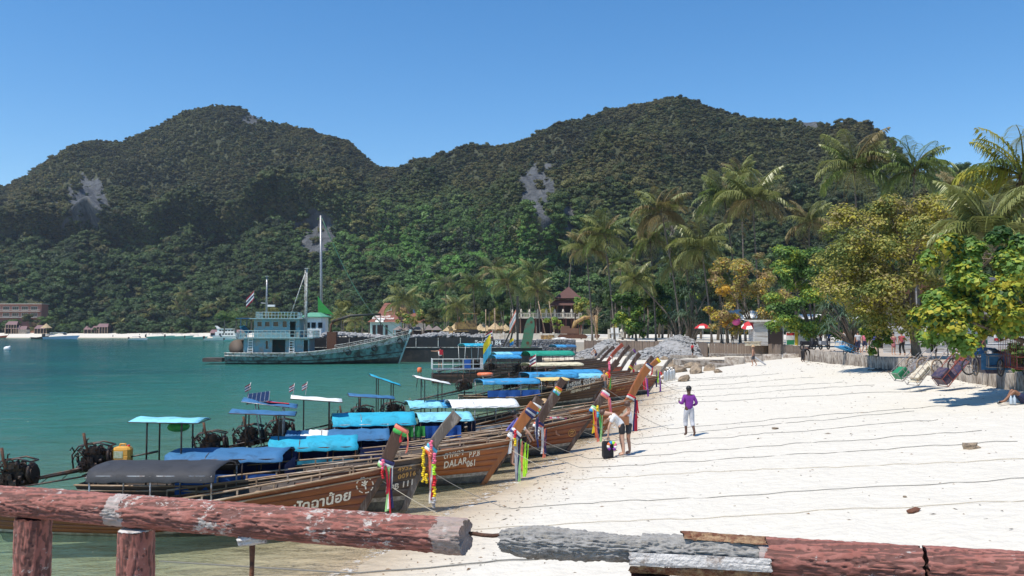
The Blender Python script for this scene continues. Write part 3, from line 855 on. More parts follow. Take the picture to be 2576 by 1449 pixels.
def add_stern_canopy(root, H, x0, x1, z, col='light', tilt=0.0, w=0.62, solar=False, stripe=None, poles=((.25, 1), (.75, 1)), bag=False):
    gr = []
    for i in range(9):
        u = i / 8; x = x0 + (x1 - x0) * u
        gr.append([(x, w * v_, z + tilt * (u - .5) + 0.05 * (1 - v_ * v_) + 0.012 * math.sin(i * 1.7 + v_ * 3)) for v_ in (-1, -.5, 0, .5, 1)])
    m_ = MB(); m_.sheet(gr[::-1], 0.014); m_.build('stern_awning', TARP[col], root)
    if stripe:
        g2 = [[(x0 + (x1 - x0) * (0.45 + .4 * u), w * (-.9 + .45 * v_ + u * .5), z + tilt * ((.45 + .4 * u) - .5) + 0.062) for v_ in (0, 1)] for u in (0, .25, .5, .75, 1)]
        m_ = MB(); m_.sheet(g2[::-1]); m_.build('awning_stripe', TARP[stripe], root)
    f_ = MB()
    c4 = [(x0, -w), (x1, -w), (x1, w), (x0, w)]
    zc = lambda x: z + tilt * ((x - x0) / (x1 - x0) - .5)
    for (a, b_) in zip(c4, c4[1:] + c4[:1]): f_.tube([(a[0], a[1], zc(a[0]) - .015), (b_[0], b_[1], zc(b_[0]) - .015)], 0.013, 5)
    for (u, _) in poles:
        x = x0 + (x1 - x0) * u
        for s_ in (-1, 1):
            xb = max(x, -H.L + .25)
            f_.tube([(x, s_ * w * .75, zc(x) + .02), (x, s_ * w * .8, zc(x) - .12), (xb, s_ * w * .8, H.zst - .05)], 0.02, 6)
    f_.build('awning_frame', DPIPE if random.random() < .6 else METAL, root)
    if bag:
        m_ = MB(); m_.sphere((x0 + (x1 - x0) * .62, 0, z - .16), (.26, .3, .12), 10, 6); m_.build('hanging_net', TARP['green'], root)
    if solar:
        m_ = MB(); cx = x0 + (x1 - x0) * .28; rot = Matrix.Rotation(-.12, 3, 'Y') @ Matrix.Rotation(.25, 3, 'X')
        m_.box((cx, 0, z + .16), (.62, .9, .03), rot=rot); sp = m_.build('solar_panel', METAL, root)
        for i in range(5):
            for j in range(7):
                c_ = Vector((cx, 0, z + .16)) + rot @ Vector((-.24 + i * .12, -.375 + j * .125, .0175)); q = MB(); q.box(c_, (.105, .11, .004), rot=rot)
                q.build('solar_cell', paint('solar_cell', (0.012, 0.014, 0.045), 0.15, 0.2, 3.0, None, 0, 0), sp)
ENG = {}
def add_engine(root, loc, s=1.0, up=0.12):
    """car engine on a pivot with long tail shaft behind (-x) and a tiller in front"""
    if 'block' not in ENG:
        rnd = random.Random(5); m_ = MB()
        m_.box((0, 0, .28), (.50, .26, .30), rz=.05); m_.box((0.02, 0, .48), (.42, .16, .12)); m_.lathe((.34, 0, .36), [(.20, 0), (.24, .03), (.24, .07), (.1, .09)], 10, 'x'); m_.lathe((-.34, 0, .2), [(.14, 0), (.12, .2)], 8, 'x')
        for i in range(44):
            c = Vector((rnd.uniform(-.34, .34), rnd.choice([-1, 1]) * rnd.uniform(.15, .24), rnd.uniform(.12, .6)))
            if rnd.random() < .5: m_.box(c, (rnd.uniform(.05, .16), rnd.uniform(.05, .12), rnd.uniform(.04, .14)), rz=rnd.uniform(-.4, .4))
            else: m_.lathe(c, [(rnd.uniform(.03, .08), 0), (rnd.uniform(.03, .08), .08)], 8, rnd.choice('xyz'))
        for i in range(26):
            a = Vector((rnd.uniform(-.35, .35), rnd.uniform(-.2, .2), rnd.uniform(.3, .65))); b_ = a + Vector((rnd.uniform(-.3, .3), rnd.uniform(-.12, .12), rnd.uniform(-.1, .2)))
            m_.tube([a, (a + b_) / 2 + Vector((0, 0, .1)), b_], .016, 5)
        m_.lathe((.42, 0, .34), [(.19, 0), (.19, .03)], 12, 'x')
        ENG['block'] = m_.mesh('engine', GREASE)
        m_ = MB(); m_.tube([(-.05, -.17, .5), (-.02, -.26, .62), (-.05, -.28, .75), (-.06, -.28, 1.0)], .032, 8); ENG['exhaust_pipe'] = m_.mesh('exhaust_pipe', RUST)
        m_ = MB()
        for y in (-.16, .16):
            m_.tube([(.45, y, .62), (.2, y, .72), (-.25, y, .70), (-.42, y, .52), (-.42, y, .15)], .02, 6)
        m_.tube([(.45, -.16, .62), (.45, .16, .62)], .02, 6); m_.tube([(-.25, -.16, .70), (-.25, .16, .70)], .02, 6)
        ENG['engine_cage'] = m_.mesh('engine_cage', DPIPE)
        m_ = MB(); m_.tube([(.4, 0, .25), (.9, 0, .30), (1.45, 0, .34)], .018, 6); m_.tube([(1.2, 0, .32), (1.45, 0, .34)], .028, 6); ENG['tiller'] = m_.mesh('tiller', DPIPE)
        m_ = MB(); L = 3.1
        m_.tube([(-.3, 0, .14), (-1.5, 0, .06), (-L, 0, -.04)], [.05, .04, .03], 8); m_.tube([(-.3, 0, -.02), (-1.3, 0, -.06), (-L + .25, 0, -.06)], .022, 6)
        for k in range(5): m_.bar((-.6 - k * .45, 0, .10 - k * .03), (-.8 - k * .45, 0, -.05), .016)
        m_.add([(-L + .5, 0, -.06), (-L + .1, 0, -.06), (-L + .1, 0, -.28), (-L + .35, 0, -.16)], [(0, 1, 2, 3)])
        ENG['drive_shaft'] = m_.mesh('drive_shaft', DPIPE)
        m_ = MB(); m_.lathe((-L, 0, -.04), [(.035, -.06), (.04, .04)], 8, 'x')
        for sg in (-1, 1):
            gr = []
            for i in range(5):
                r_ = .04 + .15 * i / 4; wd = .055 * math.sin(math.pi * (i + .8) / 5.2) + .012
                gr.append([(-L - wd * .7 * u, sg * u * wd, -.04 + sg * r_) for u in (-1, 0, 1)])
            m_.sheet(gr)
        ENG['propeller'] = m_.mesh('propeller', BRONZE)
    e = link('engine', ENG['block'], root, loc, (0, -up, 0), s)
    for k in ('exhaust_pipe', 'engine_cage', 'tiller', 'drive_shaft', 'propeller'): link(k, ENG[k], e)
    m_ = MB(); m_.tube([(loc[0], 0, -.1), (loc[0], 0, loc[2] + .1)], .035, 8); m_.box((loc[0] + .1, 0, loc[2] - .02), (.7, .3, .05)); m_.build('engine_mount', DARKW, root)
    return e
def add_text(root, H, s, x, z, size, slope, mat, shear=0.0, spacing=1.0, bold=0.004, kx=1.0):
    """lettering painted on the hull side facing the camera, bent to its surface"""
    me = text_mesh(s, size, mat, 'lettering', spacing, shear, bold)
    for v in me.vertices:
        u, w_ = v.co.x * kx, v.co.y
        xx = x + u; zz = z + w_ + slope * u
        v.co = H.find(xx, min(zz, H.zj + .3), -1, 0.016)
    me.update(); link('lettering', me, root)
def add_emblem(root, H, x, z, r, mat, style=0):
    m_ = MB()
    def seg(pts, wd):
        for a, b_ in zip(pts, pts[1:]):
            a = Vector(a); b_ = Vector(b_); d = (b_ - a); n_ = Vector((-d.y, d.x)).normalized() * wd
            q = [a - n_, b_ - n_, b_ + n_, a + n_]
            m_.add([H.find(x + p.x, z + p.y, -1, 0.016) for p in q], [(0, 1, 2, 3)], False)
    N = 24
    for i in range(N):
        if style == 0 and (i % 3 == 2): continue
        t0, t1 = 2 * math.pi * i / N, 2 * math.pi * (i + .9) / N
        seg([(r * math.cos(t0), r * math.sin(t0)), (r * math.cos(t1), r * math.sin(t1))], r * .07)
    if style == 0:    # sail-like figure
        seg([(-.35 * r, .45 * r), (0, .15 * r), (.35 * r, .5 * r)], r * .07); seg([(-.4 * r, .1 * r), (.05 * r, -.1 * r), (.1 * r, -.55 * r)], r * .09); seg([(0, .6 * r), (.1 * r, 0)], r * .12)
    elif style == 1:
        seg([(-.5 * r, .3 * r), (0, .55 * r), (.5 * r, .3 * r)], r * .12); seg([(-.5 * r, -.4 * r), (.5 * r, .2 * r)], r * .07); seg([(-.5 * r, .1 * r), (.5 * r, -.4 * r)], r * .07)
    m_.build('emblem', mat, root)['kind'] = 'stuff'

# ---- ribbons tied round a prow (a thing of its own, hangs on the boat)
def ribbons(boat_root, H, prow, u, label, wraps, strips, flowers=None, hang_x=0.0):
    """u = position along prow plank (0 junction .. 1 tip). wraps: list of colours; strips: (dx, colour, length, width)"""
    lean, ht, wd, pm = prow
    P = Vector((H.jx + lean * u, 0, H.zj + ht * u)); d = Vector((lean, 0, ht)).normalized(); nx = Vector((d.z, 0, -d.x))
    root = empty('prow_ribbons', boat_root.location, boat_root.rotation_euler.z, label, 'ribbons', 'ribbons tied round the boat prows')
    root.rotation_euler = boat_root.rotation_euler
    for i, c in enumerate(wraps):
        m_ = MB(); q = (i - (len(wraps) - 1) / 2) * .062; tl = random.uniform(-.35, .35)
        rings = []
        for (du, rr) in ((-.05, .004), (-.02, .022), (.02, .024), (.05, .006)):
            ring = []
            for j in range(12):
                a = 2 * math.pi * j / 12; ca, sa = math.cos(a), math.sin(a)
                ex = (wd * 0.98 + rr) * (1 if abs(ca) > .2 else 1); 
                px_ = math.copysign(abs(ca) ** .45, ca) * ex - wd * .35; py_ = math.copysign(abs(sa) ** .45, sa) * (.078 + rr)
                ring.append(P + d * (q + du + tl * px_ * .35) + nx * px_ + Vector((0, py_, 0)))
            rings.append(ring)
        m_.loft(rings); m_.build('ribbon_wrap', RIB[c], root)
    k0 = P + nx * (wd * .62) + Vector((0, -.09, 0))
    for i, (dx, c, ln, w_) in enumerate(strips):
        m_ = MB(); gr = []; base = P + nx * (dx) + Vector((0, -.10 - .012 * i, 0)); ph = random.uniform(0, 6)
        for k in range(9):
            f = k / 8; sw = 0.03 * math.sin(f * 3 + ph) + hang_x * f
            gr.append([(base.x + sw + (v_ * w_ * (0.55 + .45 * f)), base.y + .012 * math.sin(v_ * 5 + f * 6 + ph), base.z - ln * f + .015 * v_) for v_ in (-1, -.33, .33, 1)])
        m_.sheet(gr, 0.0); m_.build('ribbon_strip', RIB[c], root)
    if flowers:
        for (dx, dz, cols, n, r_) in flowers:      # a hanging garland of flower heads
            rnd = random.Random(int(dx * 100) + n)
            for k, c in enumerate(cols):
                m_ = MB()
                for i in range(n):
                    f = (k + (i + .5) / n) / len(cols)
                    cx = P.x + dx + rnd.uniform(-.018, .018); cz = P.z + dz - f * n * len(cols) * r_ * 1.15
                    m_.sphere((cx, P.y - .14 + rnd.uniform(-.02, .02), cz), (r_ * rnd.uniform(.9, 1.2), r_, r_ * .72), 7, 4)
                m_.build('flower_garland', RIB[c], root)
    return root

BOATS = {}
def place(key, foot, d, thdeg, L_px=None, tip=None, jn=None, W=0.80, **k):
    """foot px and depth -> boat; px of prow tip fixes its reach"""
    th = R(thdeg); sx, _ = ray(foot[0], foot[1]); F = Vector((sx * d, d, 0))
    c, s_ = math.cos(th), math.sin(th)
    def lx(px, dy=0):
        sx_, _ = ray(px, 1000); return (sx_ * F.y - F.x) / (c - sx_ * s_)
    def lz(px, py):
        t = lx(px); _, sz = ray(px, py); return EYE + sz * (F.y + t * s_)
    jx, jz = (lx(jn[0]), lz(*jn)) if jn else (0.8, 1.15)
    H = Hull(L=-lx(L_px), W=W, zj=jz, jx=jx, **k.pop('hull', {}))
    if tip:
        tx, tz = lx(tip[0]), lz(*tip); pw, pm = k.pop('pw', 0.17), k.pop('pm', PROWD)
        prow = (tx - jx, tz - jz, pw, pm)
    else: prow = (0.5, 1.0, 0.16, PROWD)
    for q in ('canopy', 'stern'):
        if k.get(q):
            for cn in (k[q] if isinstance(k[q], list) else [k[q]]):
                for a in ('x0', 'x1'): cn[a] = lx(cn[a])
                if 'side' in cn: cn['side'] = [(lx(a), lx(b_), zt, zb, col_, sg) for (a, b_, zt, zb, col_, sg) in cn['side']]
                if 'front' in cn: cn['front'] = (lx(cn['front'][0]),) + cn['front'][1:]
    k['texts'] = [(t[0], lx(t[1]), lz(t[1], t[2])) + tuple(t[3:]) for t in k.get('texts', ())]
    k['tyre'] = [(lx(a), z_) for (a, z_) in k.get('tyre', ())]
    bt = boat(F.x, F.y, th, H, prow=prow, **k)
    BOATS[key] = dict(o=bt, H=H, prow=prow, F=F, th=th, lx=lx, lz=lz)
    return BOATS[key]

B = place('b1', (895, 1318), 18.9, 0, 30, (1018, 1078), (975, 1176), label='nearest longtail boat, brown hull with white script and black tarpaulin canopy', top=VARN, pw=.15, pm=PROWD, W=.85,
          canopy=dict(x0=268, x1=575, z=1.28, col='black', poles=3, skirt=.14, rise=.16, polem=METAL), rails=True, hull=dict(zmid=.46, zst=.6, p=1.15),
          texts=[('ปัดฉาน้อย', 748, 1283, .30, .21, LETW, .15, 1.0, .008)], eng_x=0.3)
add_emblem(B['o'], B['H'], B['lx'](922), B['lz'](922, 1218), .17, LETW, 0)
B = place('b2', (1023, 1276), 20.9, 4, 262, (1155, 1046), (1078, 1148), label='grey weathered longtail boat numbered PPB 111 with blue canopy', top=GREYW, pw=.135, pm=PROWG, W=.80,
          canopy=dict(x0=442, x1=728, z=1.36, col='blue', poles=4, rise=.12, skirt=.08, side=[(470, 712, 1.0, .56, 'royal', -1), (500, 735, 1.30, .45, 'navy', 1)], front=(732, 1.2, .4, 'navy')),
          stern=dict(x0=345, x1=515, z=2.16, col='light', tilt=-.04, w=.55, bag=True), hull=dict(zmid=.74, zst=.74, p=1.0),
          texts=[('4952', 1003, 1184, .155, .20, LETY, .1, 1.1, .004), ('00916', 1003, 1203, .155, .20, LETY, .1, 1.1, .004), ('PPB 111', 972, 1235, .19, .24, LETW, .1, 1.05, .006)], tyre=[(663, .45)])
add_emblem(B['o'], B['H'], B['lx'](1066), B['lz'](1066, 1182), .16, DPIPE, 1)
B = place('b3', (1225, 1208), 24.7, 11, 550, (1350, 1022), (1292, 1106), label='orange brown longtail boat lettered DALAR P.P.B 061 in white with aqua arched canopy', top=VARN2, pw=.155, pm=PROWO, W=.78,
          canopy=dict(x0=682, x1=900, z=1.20, col='aqua', poles=4, rise=.20, skirt=.10, polem=RUST, side=[(700, 890, .86, .50, 'teal', -1), (690, 890, 1.1, .4, 'navy', 1), (905, 985, 1.0, .45, 'navy', -1)], front=(903, 1.1, .4, 'navy')),
          stern=dict(x0=582, x1=745, z=2.05, col='blue', tilt=-.10, w=.5), hull=dict(zmid=.66, zst=.68, p=1.05),
          texts=[('ดาหลา', 1111, 1149, .27, .16, LETW, .1, 1.0, .004, .82), ('DALAR', 1113, 1174, .27, .17, LETW, .05, 1.05, .007, .74), ('P.P.B', 1176, 1147, .23, .12, LETW, .05, 1.02, .006, .66), ('061', 1171, 1172, .25, .12, LETW, .05, 1.02, .007, .72)])
B = place('b4', (1250, 1176), 26.8, 12, 645, (1362, 1005), (1318, 1085), label='dark longtail boat behind the DALAR boat with half white, half blue canopy', top=DARKW, pw=.15, pm=PROWD, W=.76,
          canopy=dict(x0=722, x1=978, z=1.14, col='blue', poles=4, rise=.20, skirt=.05, segs=[(.14, 'blue'), (.40, 'white'), (1.0, 'blue')], side=[(760, 975, .95, .5, 'navy', 1), (905, 1060, .9, .46, 'navy', -1)], front=(985, 1.05, .45, 'navy')),
          stern=dict(x0=612, x1=748, z=2.15, col='blue', tilt=-.22, w=.6, solar=True, stripe='red'), hull=dict(zmid=.46, zst=.64, p=1.15))
B = place('b5', (1300, 1158), 28.5, 13, 722, (1403, 996), (1352, 1082), label='brown longtail boat with wavy bright aqua canopy and green and blue side curtains', top=VARN, pw=.15, pm=PROWD, W=.78,
          canopy=dict(x0=836, x1=1040, z=1.42, col='aqua', poles=4, rise=.28, skirt=.06, side=[(1000, 1062, 1.30, .98, 'green', -1), (1062, 1150, 1.30, .92, 'royal', -1), (860, 1040, 1.2, .5, 'navy', 1), (1085, 1160, .86, .52, 'royal', -1)], polem=METAL),
          stern=dict(x0=732, x1=860, z=2.14, col='white', tilt=-.14, w=.55), hull=dict(zmid=.5, zst=.64, p=1.15))
B = place('b6', (1429, 1137), 30.6, 14, 880, (1528, 988), (1493, 1042), label='polished brown longtail boat with a gold emblem on its bow and a pale blue canopy', top=VARN, pw=.145, pm=PROWD, W=.8,
          canopy=dict(x0=1046, x1=1180, z=1.33, col='light', poles=3, rise=.18, skirt=.05, side=[(1060, 1180, 1.2, .5, 'navy', 1)], front=(1186, 1.25, .5, 'navy')),
          stern=dict(x0=876, x1=990, z=2.08, col='blue', tilt=-.12, w=.5), hull=dict(zmid=.5, zst=.64, p=1.15))
add_emblem(B['o'], B['H'], B['lx'](1436), B['lz'](1436, 1088), .13, LETY, 1)
B = place('b7', (1325, 1106), 33.2, 15, 925, (1420, 957), (1384, 1018), label='brown longtail boat with a long white arched canopy and grey side panel', top=VARN, pw=.14, pm=PROWD, W=.8,
          canopy=dict(x0=1126, x1=1292, z=1.50, col='white', poles=4, rise=.20, skirt=.05, polem=METAL, side=[(1180, 1330, .80, .52, 'grey', -1)]),
          stern=dict(x0=930, x1=1005, z=2.45, col='aqua', tilt=-.38, w=.4), hull=dict(zmid=.52, zst=.64, p=1.15))
B = place('b8', (1511, 1102), 35.4, 15, 1000, (1637, 920), (1588, 1006), label='brown longtail boat with the tall bright orange prow and low aqua canopy', top=VARN2, pw=.17, pm=PROWO, W=.85,
          canopy=dict(x0=1022, x1=1160, z=1.42, col='aqua', poles=3, rise=.16, skirt=.05, segs=[(.6, 'light'), (1.0, 'sky')]),
          stern=dict(x0=1042, x1=1128, z=2.35, col='white', tilt=-.28, w=.55), hull=dict(zmid=.55, zst=.64, p=1.15),
          texts=[('PPB 1867', 1470, 1050, .20, .17, LETW, .2, 1.0, .004), ('ศรีทอง', 1385, 1084, .26, .17, LETW, .1, 1.0, .004)])
B = place('b9', (1489, 1014), 51.0, 18, 1175, (1556, 911), (1520, 958), label='dark longtail boat lettered MALEEWAN TOUR.045 FISHING GAME with blue awnings and orange seats', top=DARKW, pw=.17, pm=PROWD, W=.95,
          canopy=[dict(x0=1203, x1=1345, z=1.46, col='sky', poles=4, rise=.10, skirt=.16, polem=METAL, side=[(1215, 1345, .95, .58, 'royal', -1)]), dict(x0=1346, x1=1418, z=1.50, col='yellow', poles=3, rise=.08, skirt=.05, polem=METAL)],
          rails=False, hull=dict(zmid=.55, zst=.64, p=1.15),
          texts=[('มาลีวัลย์  ทัวร์.ARC', 1413, 972, .27, .19, LETW, .1, 1.0, .006, 1.1), ('MALEEWAN  TOUR.045', 1412, 981, .235, .19, LETW, .1, 1.0, .008, .82), ('FISHING GAME', 1427, 988, .215, .19, LETW, .1, 1.0, .006, .92)])
B = place('b10', (1582, 1010), 53.0, 18, 1290, (1660, 906), (1615, 953), label='golden lettered brown longtail boat with sky blue low canopies beside the MALEEWAN boat', top=VARN, pw=.16, pm=PROWO, W=.95,
          canopy=[dict(x0=1318, x1=1440, z=1.75, col='sky', poles=3, rise=.08, skirt=.22), dict(x0=1430, x1=1512, z=1.62, col='light', poles=3, rise=.08, skirt=.14)],
          hull=dict(zmid=.6, zst=.64, p=1.15), rails=True,
          texts=[('ลูกสาว', 1490, 974, .24, .2, LETY, .1, 1.0, .004), ('ประเสริฐ', 1490, 985, .32, .2, LETY, .1, 1.0, .004), ('P.P.B 111', 1543, 984, .17, .2, LETY, .1, 1.0, .003)])
B = place('b11', (1630, 992), 59.0, 20, 1380, (1691, 903), (1660, 945), label='farthest forward brown longtail boat with a pale grey prow beside the scuba tanks', top=VARN, pw=.11, pm=PROWG, W=.95, canopy=dict(x0=1400, x1=1500, z=1.55, col='sky', poles=3), hull=dict(zmid=.7, zst=.64, p=1.15), rails=True)
# the far rank, seen bow-on between the others
FAR = [('b12', (1598, 972), 63, 22, 1400, (1644, 900), (1618, 935), PROWD, VARN, None, 'slim dark prowed longtail boat just left of the yellow capped prow'),
       ('b13', (1566, 962), 68, 22, 1335, (1611, 891), (1585, 932), PROWD, VARN, dict(x0=1322, x1=1455, z=1.75, col='cream', poles=3, rise=.12), 'longtail boat with cream canvas canopy and garlanded brown prow'),
       ('b14', (1547, 950), 73, 24, 1310, (1600, 880), (1568, 922), PROWG, REDP, dict(x0=1235, x1=1300, z=2.2, col='sky', poles=3), 'red hulled longtail boat with a grey prow in the far rank'),
       ('b15', (1530, 944), 77, 24, 1240, (1585, 872), (1553, 915), PROWD, DARKW, dict(x0=1322, x1=1434, z=2.25, col='sea', poles=3, rise=.3, skirt=.1), 'dark longtail boat under the bulging sea green tarpaulin'),
       ('b16', (1512, 936), 82, 24, 1200, (1568, 868), (1532, 908), PROWR, DARKW, dict(x0=1238, x1=1322, z=2.2, col='light', poles=3, segs=[(.5, 'light'), (1., 'sky')]), 'longtail boat with the bright orange red prow in the far rank'),
       ('b17', (1490, 930), 88, 25, 1180, (1546, 874), (1515, 905), PROWD, DARKW, dict(x0=1160, x1=1228, z=2.9, col='aqua', poles=3, polem=WHITEP), 'dark longtail boat of the far rank with an aqua roof on tall white ladder posts'),
       ('b18', (1478, 922), 95, 25, 1220, (1531, 874), (1502, 902), PROWG, GREYW, dict(x0=1390, x1=1440, z=2.6, col='sky', poles=3, segs=[(.5, 'sky'), (1., 'blue')]), 'most distant longtail boat of the rank with a stubby pale grey prow')]
for (key, foot, d, th_, lp, tip, jn, pm, top, can, lab) in FAR:
    place(key, foot, d, th_, lp, tip, jn, label=lab, top=top, pm=pm, pw=.17, W=.95, canopy=can, near=False, rails=False, hull=dict(zmid=.8, zst=.7, p=1.3))
# ================================================================ ribbons on the near prows
def rib(key, u, label, wraps, strips, flowers=None, hang=0.0):
    b = BOATS[key]; return ribbons(b['o'], b['H'], b['prow'], u, label, wraps, strips, flowers, hang)
rib('b1', .92, 'red, white and green ribbons knotted just below the tip of the nearest prow', ['green', 'coral'], [(-.02, 'red', .22, .025), (.10, 'coral', .40, .02)])
rib('b1', .06, 'pale green, white and navy ribbons at the foot of the nearest prow', ['paleg', 'white', 'navy'], [(.02, 'paleg', .95, .055), (.07, 'white', .88, .04), (.11, 'navy', .85, .03), (-.02, 'crimson', .60, .03), (.09, 'red', 1.12, .018)], [(-.10, .14, ['pink', 'red'], 5, .035)])
rib('b2', .12, 'red, white and sky blue ribbons with long flower garlands on the grey prow', ['orange', 'white', 'sky'], [(-.05, 'coral', 1.15, .05), (.0, 'white', 1.2, .04), (.03, 'crimson', 1.1, .035)],
    [(-.20, .12, ['yellow', 'yellow', 'yellow'], 6, .040), (.06, -.02, ['pink', 'lime', 'red', 'yellow', 'silver'], 5, .045), (-.02, .28, ['pink', 'coral'], 4, .042), (-.12, -.5, ['yellow'], 5, .04)])
rib('b3', .78, 'black and white checked sash round the orange prow tip', ['navy', 'silver', 'navy'], [(.16, 'navy', .45, .05), (.17, 'silver', .62, .045), (.18, 'navy', .85, .03)])
rib('b3', .10, 'white, grey, green and lime ribbons hanging from the foot of the orange prow', ['white', 'silver', 'navy', 'white'], [(-.22, 'white', .60, .05), (.02, 'silver', 1.35, .07), (.09, 'navy', 1.40, .03), (.12, 'paleg', 1.3, .04), (.20, 'coral', .85, .035), (.29, 'lime', .95, .05), (.36, 'lime', .82, .03)], [(-.05, .20, ['red', 'yellow'], 5, .04)])
rib('b4', .70, 'sky blue, white, lime and orange ribbon knot on the dark prow', ['sky', 'orange', 'lime', 'white'], [(-.1, 'sky', .22, .04)])
rib('b5', .12, 'navy, orange and white ribbons falling from the brown prow behind the orange one', ['white', 'coral', 'navy'], [(.06, 'white', .85, .07), (.14, 'coral', .95, .05), (.20, 'navy', .80, .04)], [(-.1, .3, ['pink', 'white'], 6, .045)])
rib('b6', .15, 'yellow garland with orange, blue and bright green streamers on the gold emblem boat', ['blue', 'white', 'paleg'], [(-.16, 'yellow', .85, .045), (-.04, 'orange', .95, .055), (.02, 'coral', 1.05, .06), (.08, 'navy', .9, .03), (.14, 'green', .75, .05), (.20, 'paleg', .95, .035), (-.10, 'red', .4, .03)], [(.02, .2, ['yellow', 'sky'], 4, .045)])
rib('b6', .88, 'pink and white ribbon wrapped round the dark prow tip of the gold emblem boat', ['coral', 'pink', 'white'], [(.12, 'coral', .62, .05), (.16, 'pink', .72, .03)])
rib('b7', .55, 'multicoloured cloth bound round the slim prow of the white canopy boat', ['sky', 'white', 'yellow', 'orange'], [(-.1, 'green', .2, .04)])
rib('b8', .06, 'white knot with navy and crimson streamers on the tall orange prow', ['white', 'red'], [(.06, 'navy', 1.35, .07), (.15, 'crimson', 1.38, .07), (.23, 'red', .5, .03)])
rib('b8', .96, 'white and navy band near the tip of the tall orange prow', ['white', 'navy'], [(.05, 'red', .3, .04)])
rib('b9', .30, 'pink, red and yellow garlands with green tail on the MALEEWAN prow', ['yellow', 'orange', 'coral'], [(.05, 'yellow', .6, .05), (.1, 'green', .75, .05)], [(.0, .8, ['pink', 'red'], 6, .07)])
rib('b10', .95, 'bright yellow cap cloth on the orange prow tip', ['yellow', 'yellow'], [])
rib('b10', .15, 'red and pink streamers on the prow with the yellow cap', ['red', 'sky'], [(-.1, 'red', .9, .06), (.05, 'pink', .8, .05), (.2, 'violet', 1.1, .06)])
rib('b11', .10, 'orange and violet streamers at the foot of the pale grey prow', ['orange', 'red'], [(-.5, 'navy', 1.2, .06), (-.35, 'lime', .8, .06), (-.2, 'violet', 1.3, .07)])
rib('b12', .10, 'red and lime streamers on the slim dark prow', ['red', 'white'], [(0, 'red', .9, .06), (.15, 'lime', .7, .05)])
rib('b13', .15, 'yellow, green and red garland on the garlanded brown prow', ['yellow', 'green', 'red'], [(.1, 'crimson', 1.0, .1), (.2, 'red', .9, .06)])
rib('b14', .90, 'violet streamer hanging from the grey prow in the far rank', ['violet'], [(.1, 'violet', 1.1, .05), (.15, 'white', 1.0, .04)])
rib('b16', .20, 'white and red cloth on the orange red prow of the far rank', ['white', 'coral'], [(.1, 'white', .5, .05)])

# ---------------------------------------------------------------- things on the boats
ORANGE = paint('orange_lifebuoy', (0.75, 0.16, 0.05), 0.5, 0.1, 3.0, (0.6, 0.4, 0.3), 0.2)
JERRY = paint('yellow_jerrycan_plastic', (0.72, 0.36, 0.055), 0.4, 0.15, 3.0, (0.45, 0.2, 0.05), 0.2, 0.05)
def on_boat(key, px, z, y=0.0):
    b = BOATS[key]; x = b['lx'](px); c, s_ = math.cos(b['th']), math.sin(b['th'])
    return Vector((b['F'].x + x * c - y * s_, b['F'].y + x * s_ + y * c, z))
# jerrycan on the stern of the PPB 111 boat
p = on_boat('b2', 312, 1.16); root = empty('jerrycan', p, .1, 'yellow plastic jerrycan tied on the stern beside the outboard engine', 'jerrycan')
m_ = MB(); m_.loft([[(sx * w_ * .20, sy * w2 * .13, z) for (sx, sy) in ((-1, -.7), (-.7, -1), (.7, -1), (1, -.7), (1, .7), (.7, 1), (-.7, 1), (-1, .7))] for (w_, w2, z) in ((.9, .9, 0), (1, 1, .03), (1, 1, .17), (.97, .97, .19), (1, 1, .21), (1, 1, .33), (.85, .85, .38), (.5, .6, .40))], True, True, False); m_.build('container', JERRY, root)
m_ = MB(); m_.tube([(-.08, 0, .39), (-.06, 0, .45), (.06, 0, .45), (.08, 0, .39)], .02, 6); m_.build('handle', JERRY, root)
m_ = MB(); m_.lathe((.13, 0, .38), [(.03, 0), (.03, .05)], 8); m_.build('cap', TARP['red'], root)
m_ = MB(); m_.box((-.06, -.134, .22), (.2, .006, .16)); m_.build('paper_label', paint('jerrycan_sticker', (0.35, 0.42, 0.16), .6, .3, 20.0, (.6, .6, .5), .5, 0), root)
b_ = MB(); b_.box((0, 0, -.03), (.7, .6, .04)); b_.bar((0, 0, -.05), (0, 0, -.75), .05); b_.build('stern_shelf', DARKW, None, loc=p); 
tag(bpy.data.objects['stern_shelf'], 'dark plank shelf on the stern carrying the yellow jerrycan', 'shelf')
for (key, px, z, R_, lab) in (('b9', 1220, 1.80, .36, 'orange lifebuoy lying on the roof of the MALEEWAN boat'),):
    p = on_boat(key, px, z); m_ = MB(); m_.torus((0, 0, 0), R_, .10, 24, 8, 'z'); tag(m_.build('lifebuoy', ORANGE, None, loc=p), lab, 'lifebuoy')
# small flags
def flag(p, label, cols, h=.42, ln=.20, wd=.17, lean=.1, name='flag', pole=METAL, yaw=0.2, sag=.45):
    r_ = empty(name, p, yaw, label, 'flag')
    m_ = MB(); m_.tube([(0, 0, 0), (lean, 0, h)], .012, 5); m_.build('flagpole', pole, r_)
    n = len(cols)
    for k, c in enumerate(cols):
        m_ = MB(); gr = []
        for i in range(6):
            f = i / 5
            gr.append([(lean - ln * f * (1 - sag * .4), .05 * math.sin(f * 5), h - .03 - wd * (k + j) / n - sag * ln * f) for j in (0, 1)])
        m_.sheet(gr); m_.build('flag_stripe', RIB[c] if c in RIB else c, r_)
    return r_
THAI = ['crimson', 'white', 'navy', 'white', 'crimson']
flag(on_boat('b4', 622, 2.34), 'small Thai flag on the solar panel awning', THAI)
flag(on_boat('b5', 736, 2.22), 'small Thai flag at the rear corner of the white stern awning', THAI, lean=.06)
flag(on_boat('b5', 768, 2.25, .2), 'small Thai flag near the middle of the white stern awning', THAI, lean=.06)
flag(on_boat('b9', 1352, 1.62), 'red white and blue flag on the MALEEWAN boat beside the yellow canopy', THAI, h=1.3, ln=.45, wd=.5, lean=-.1)
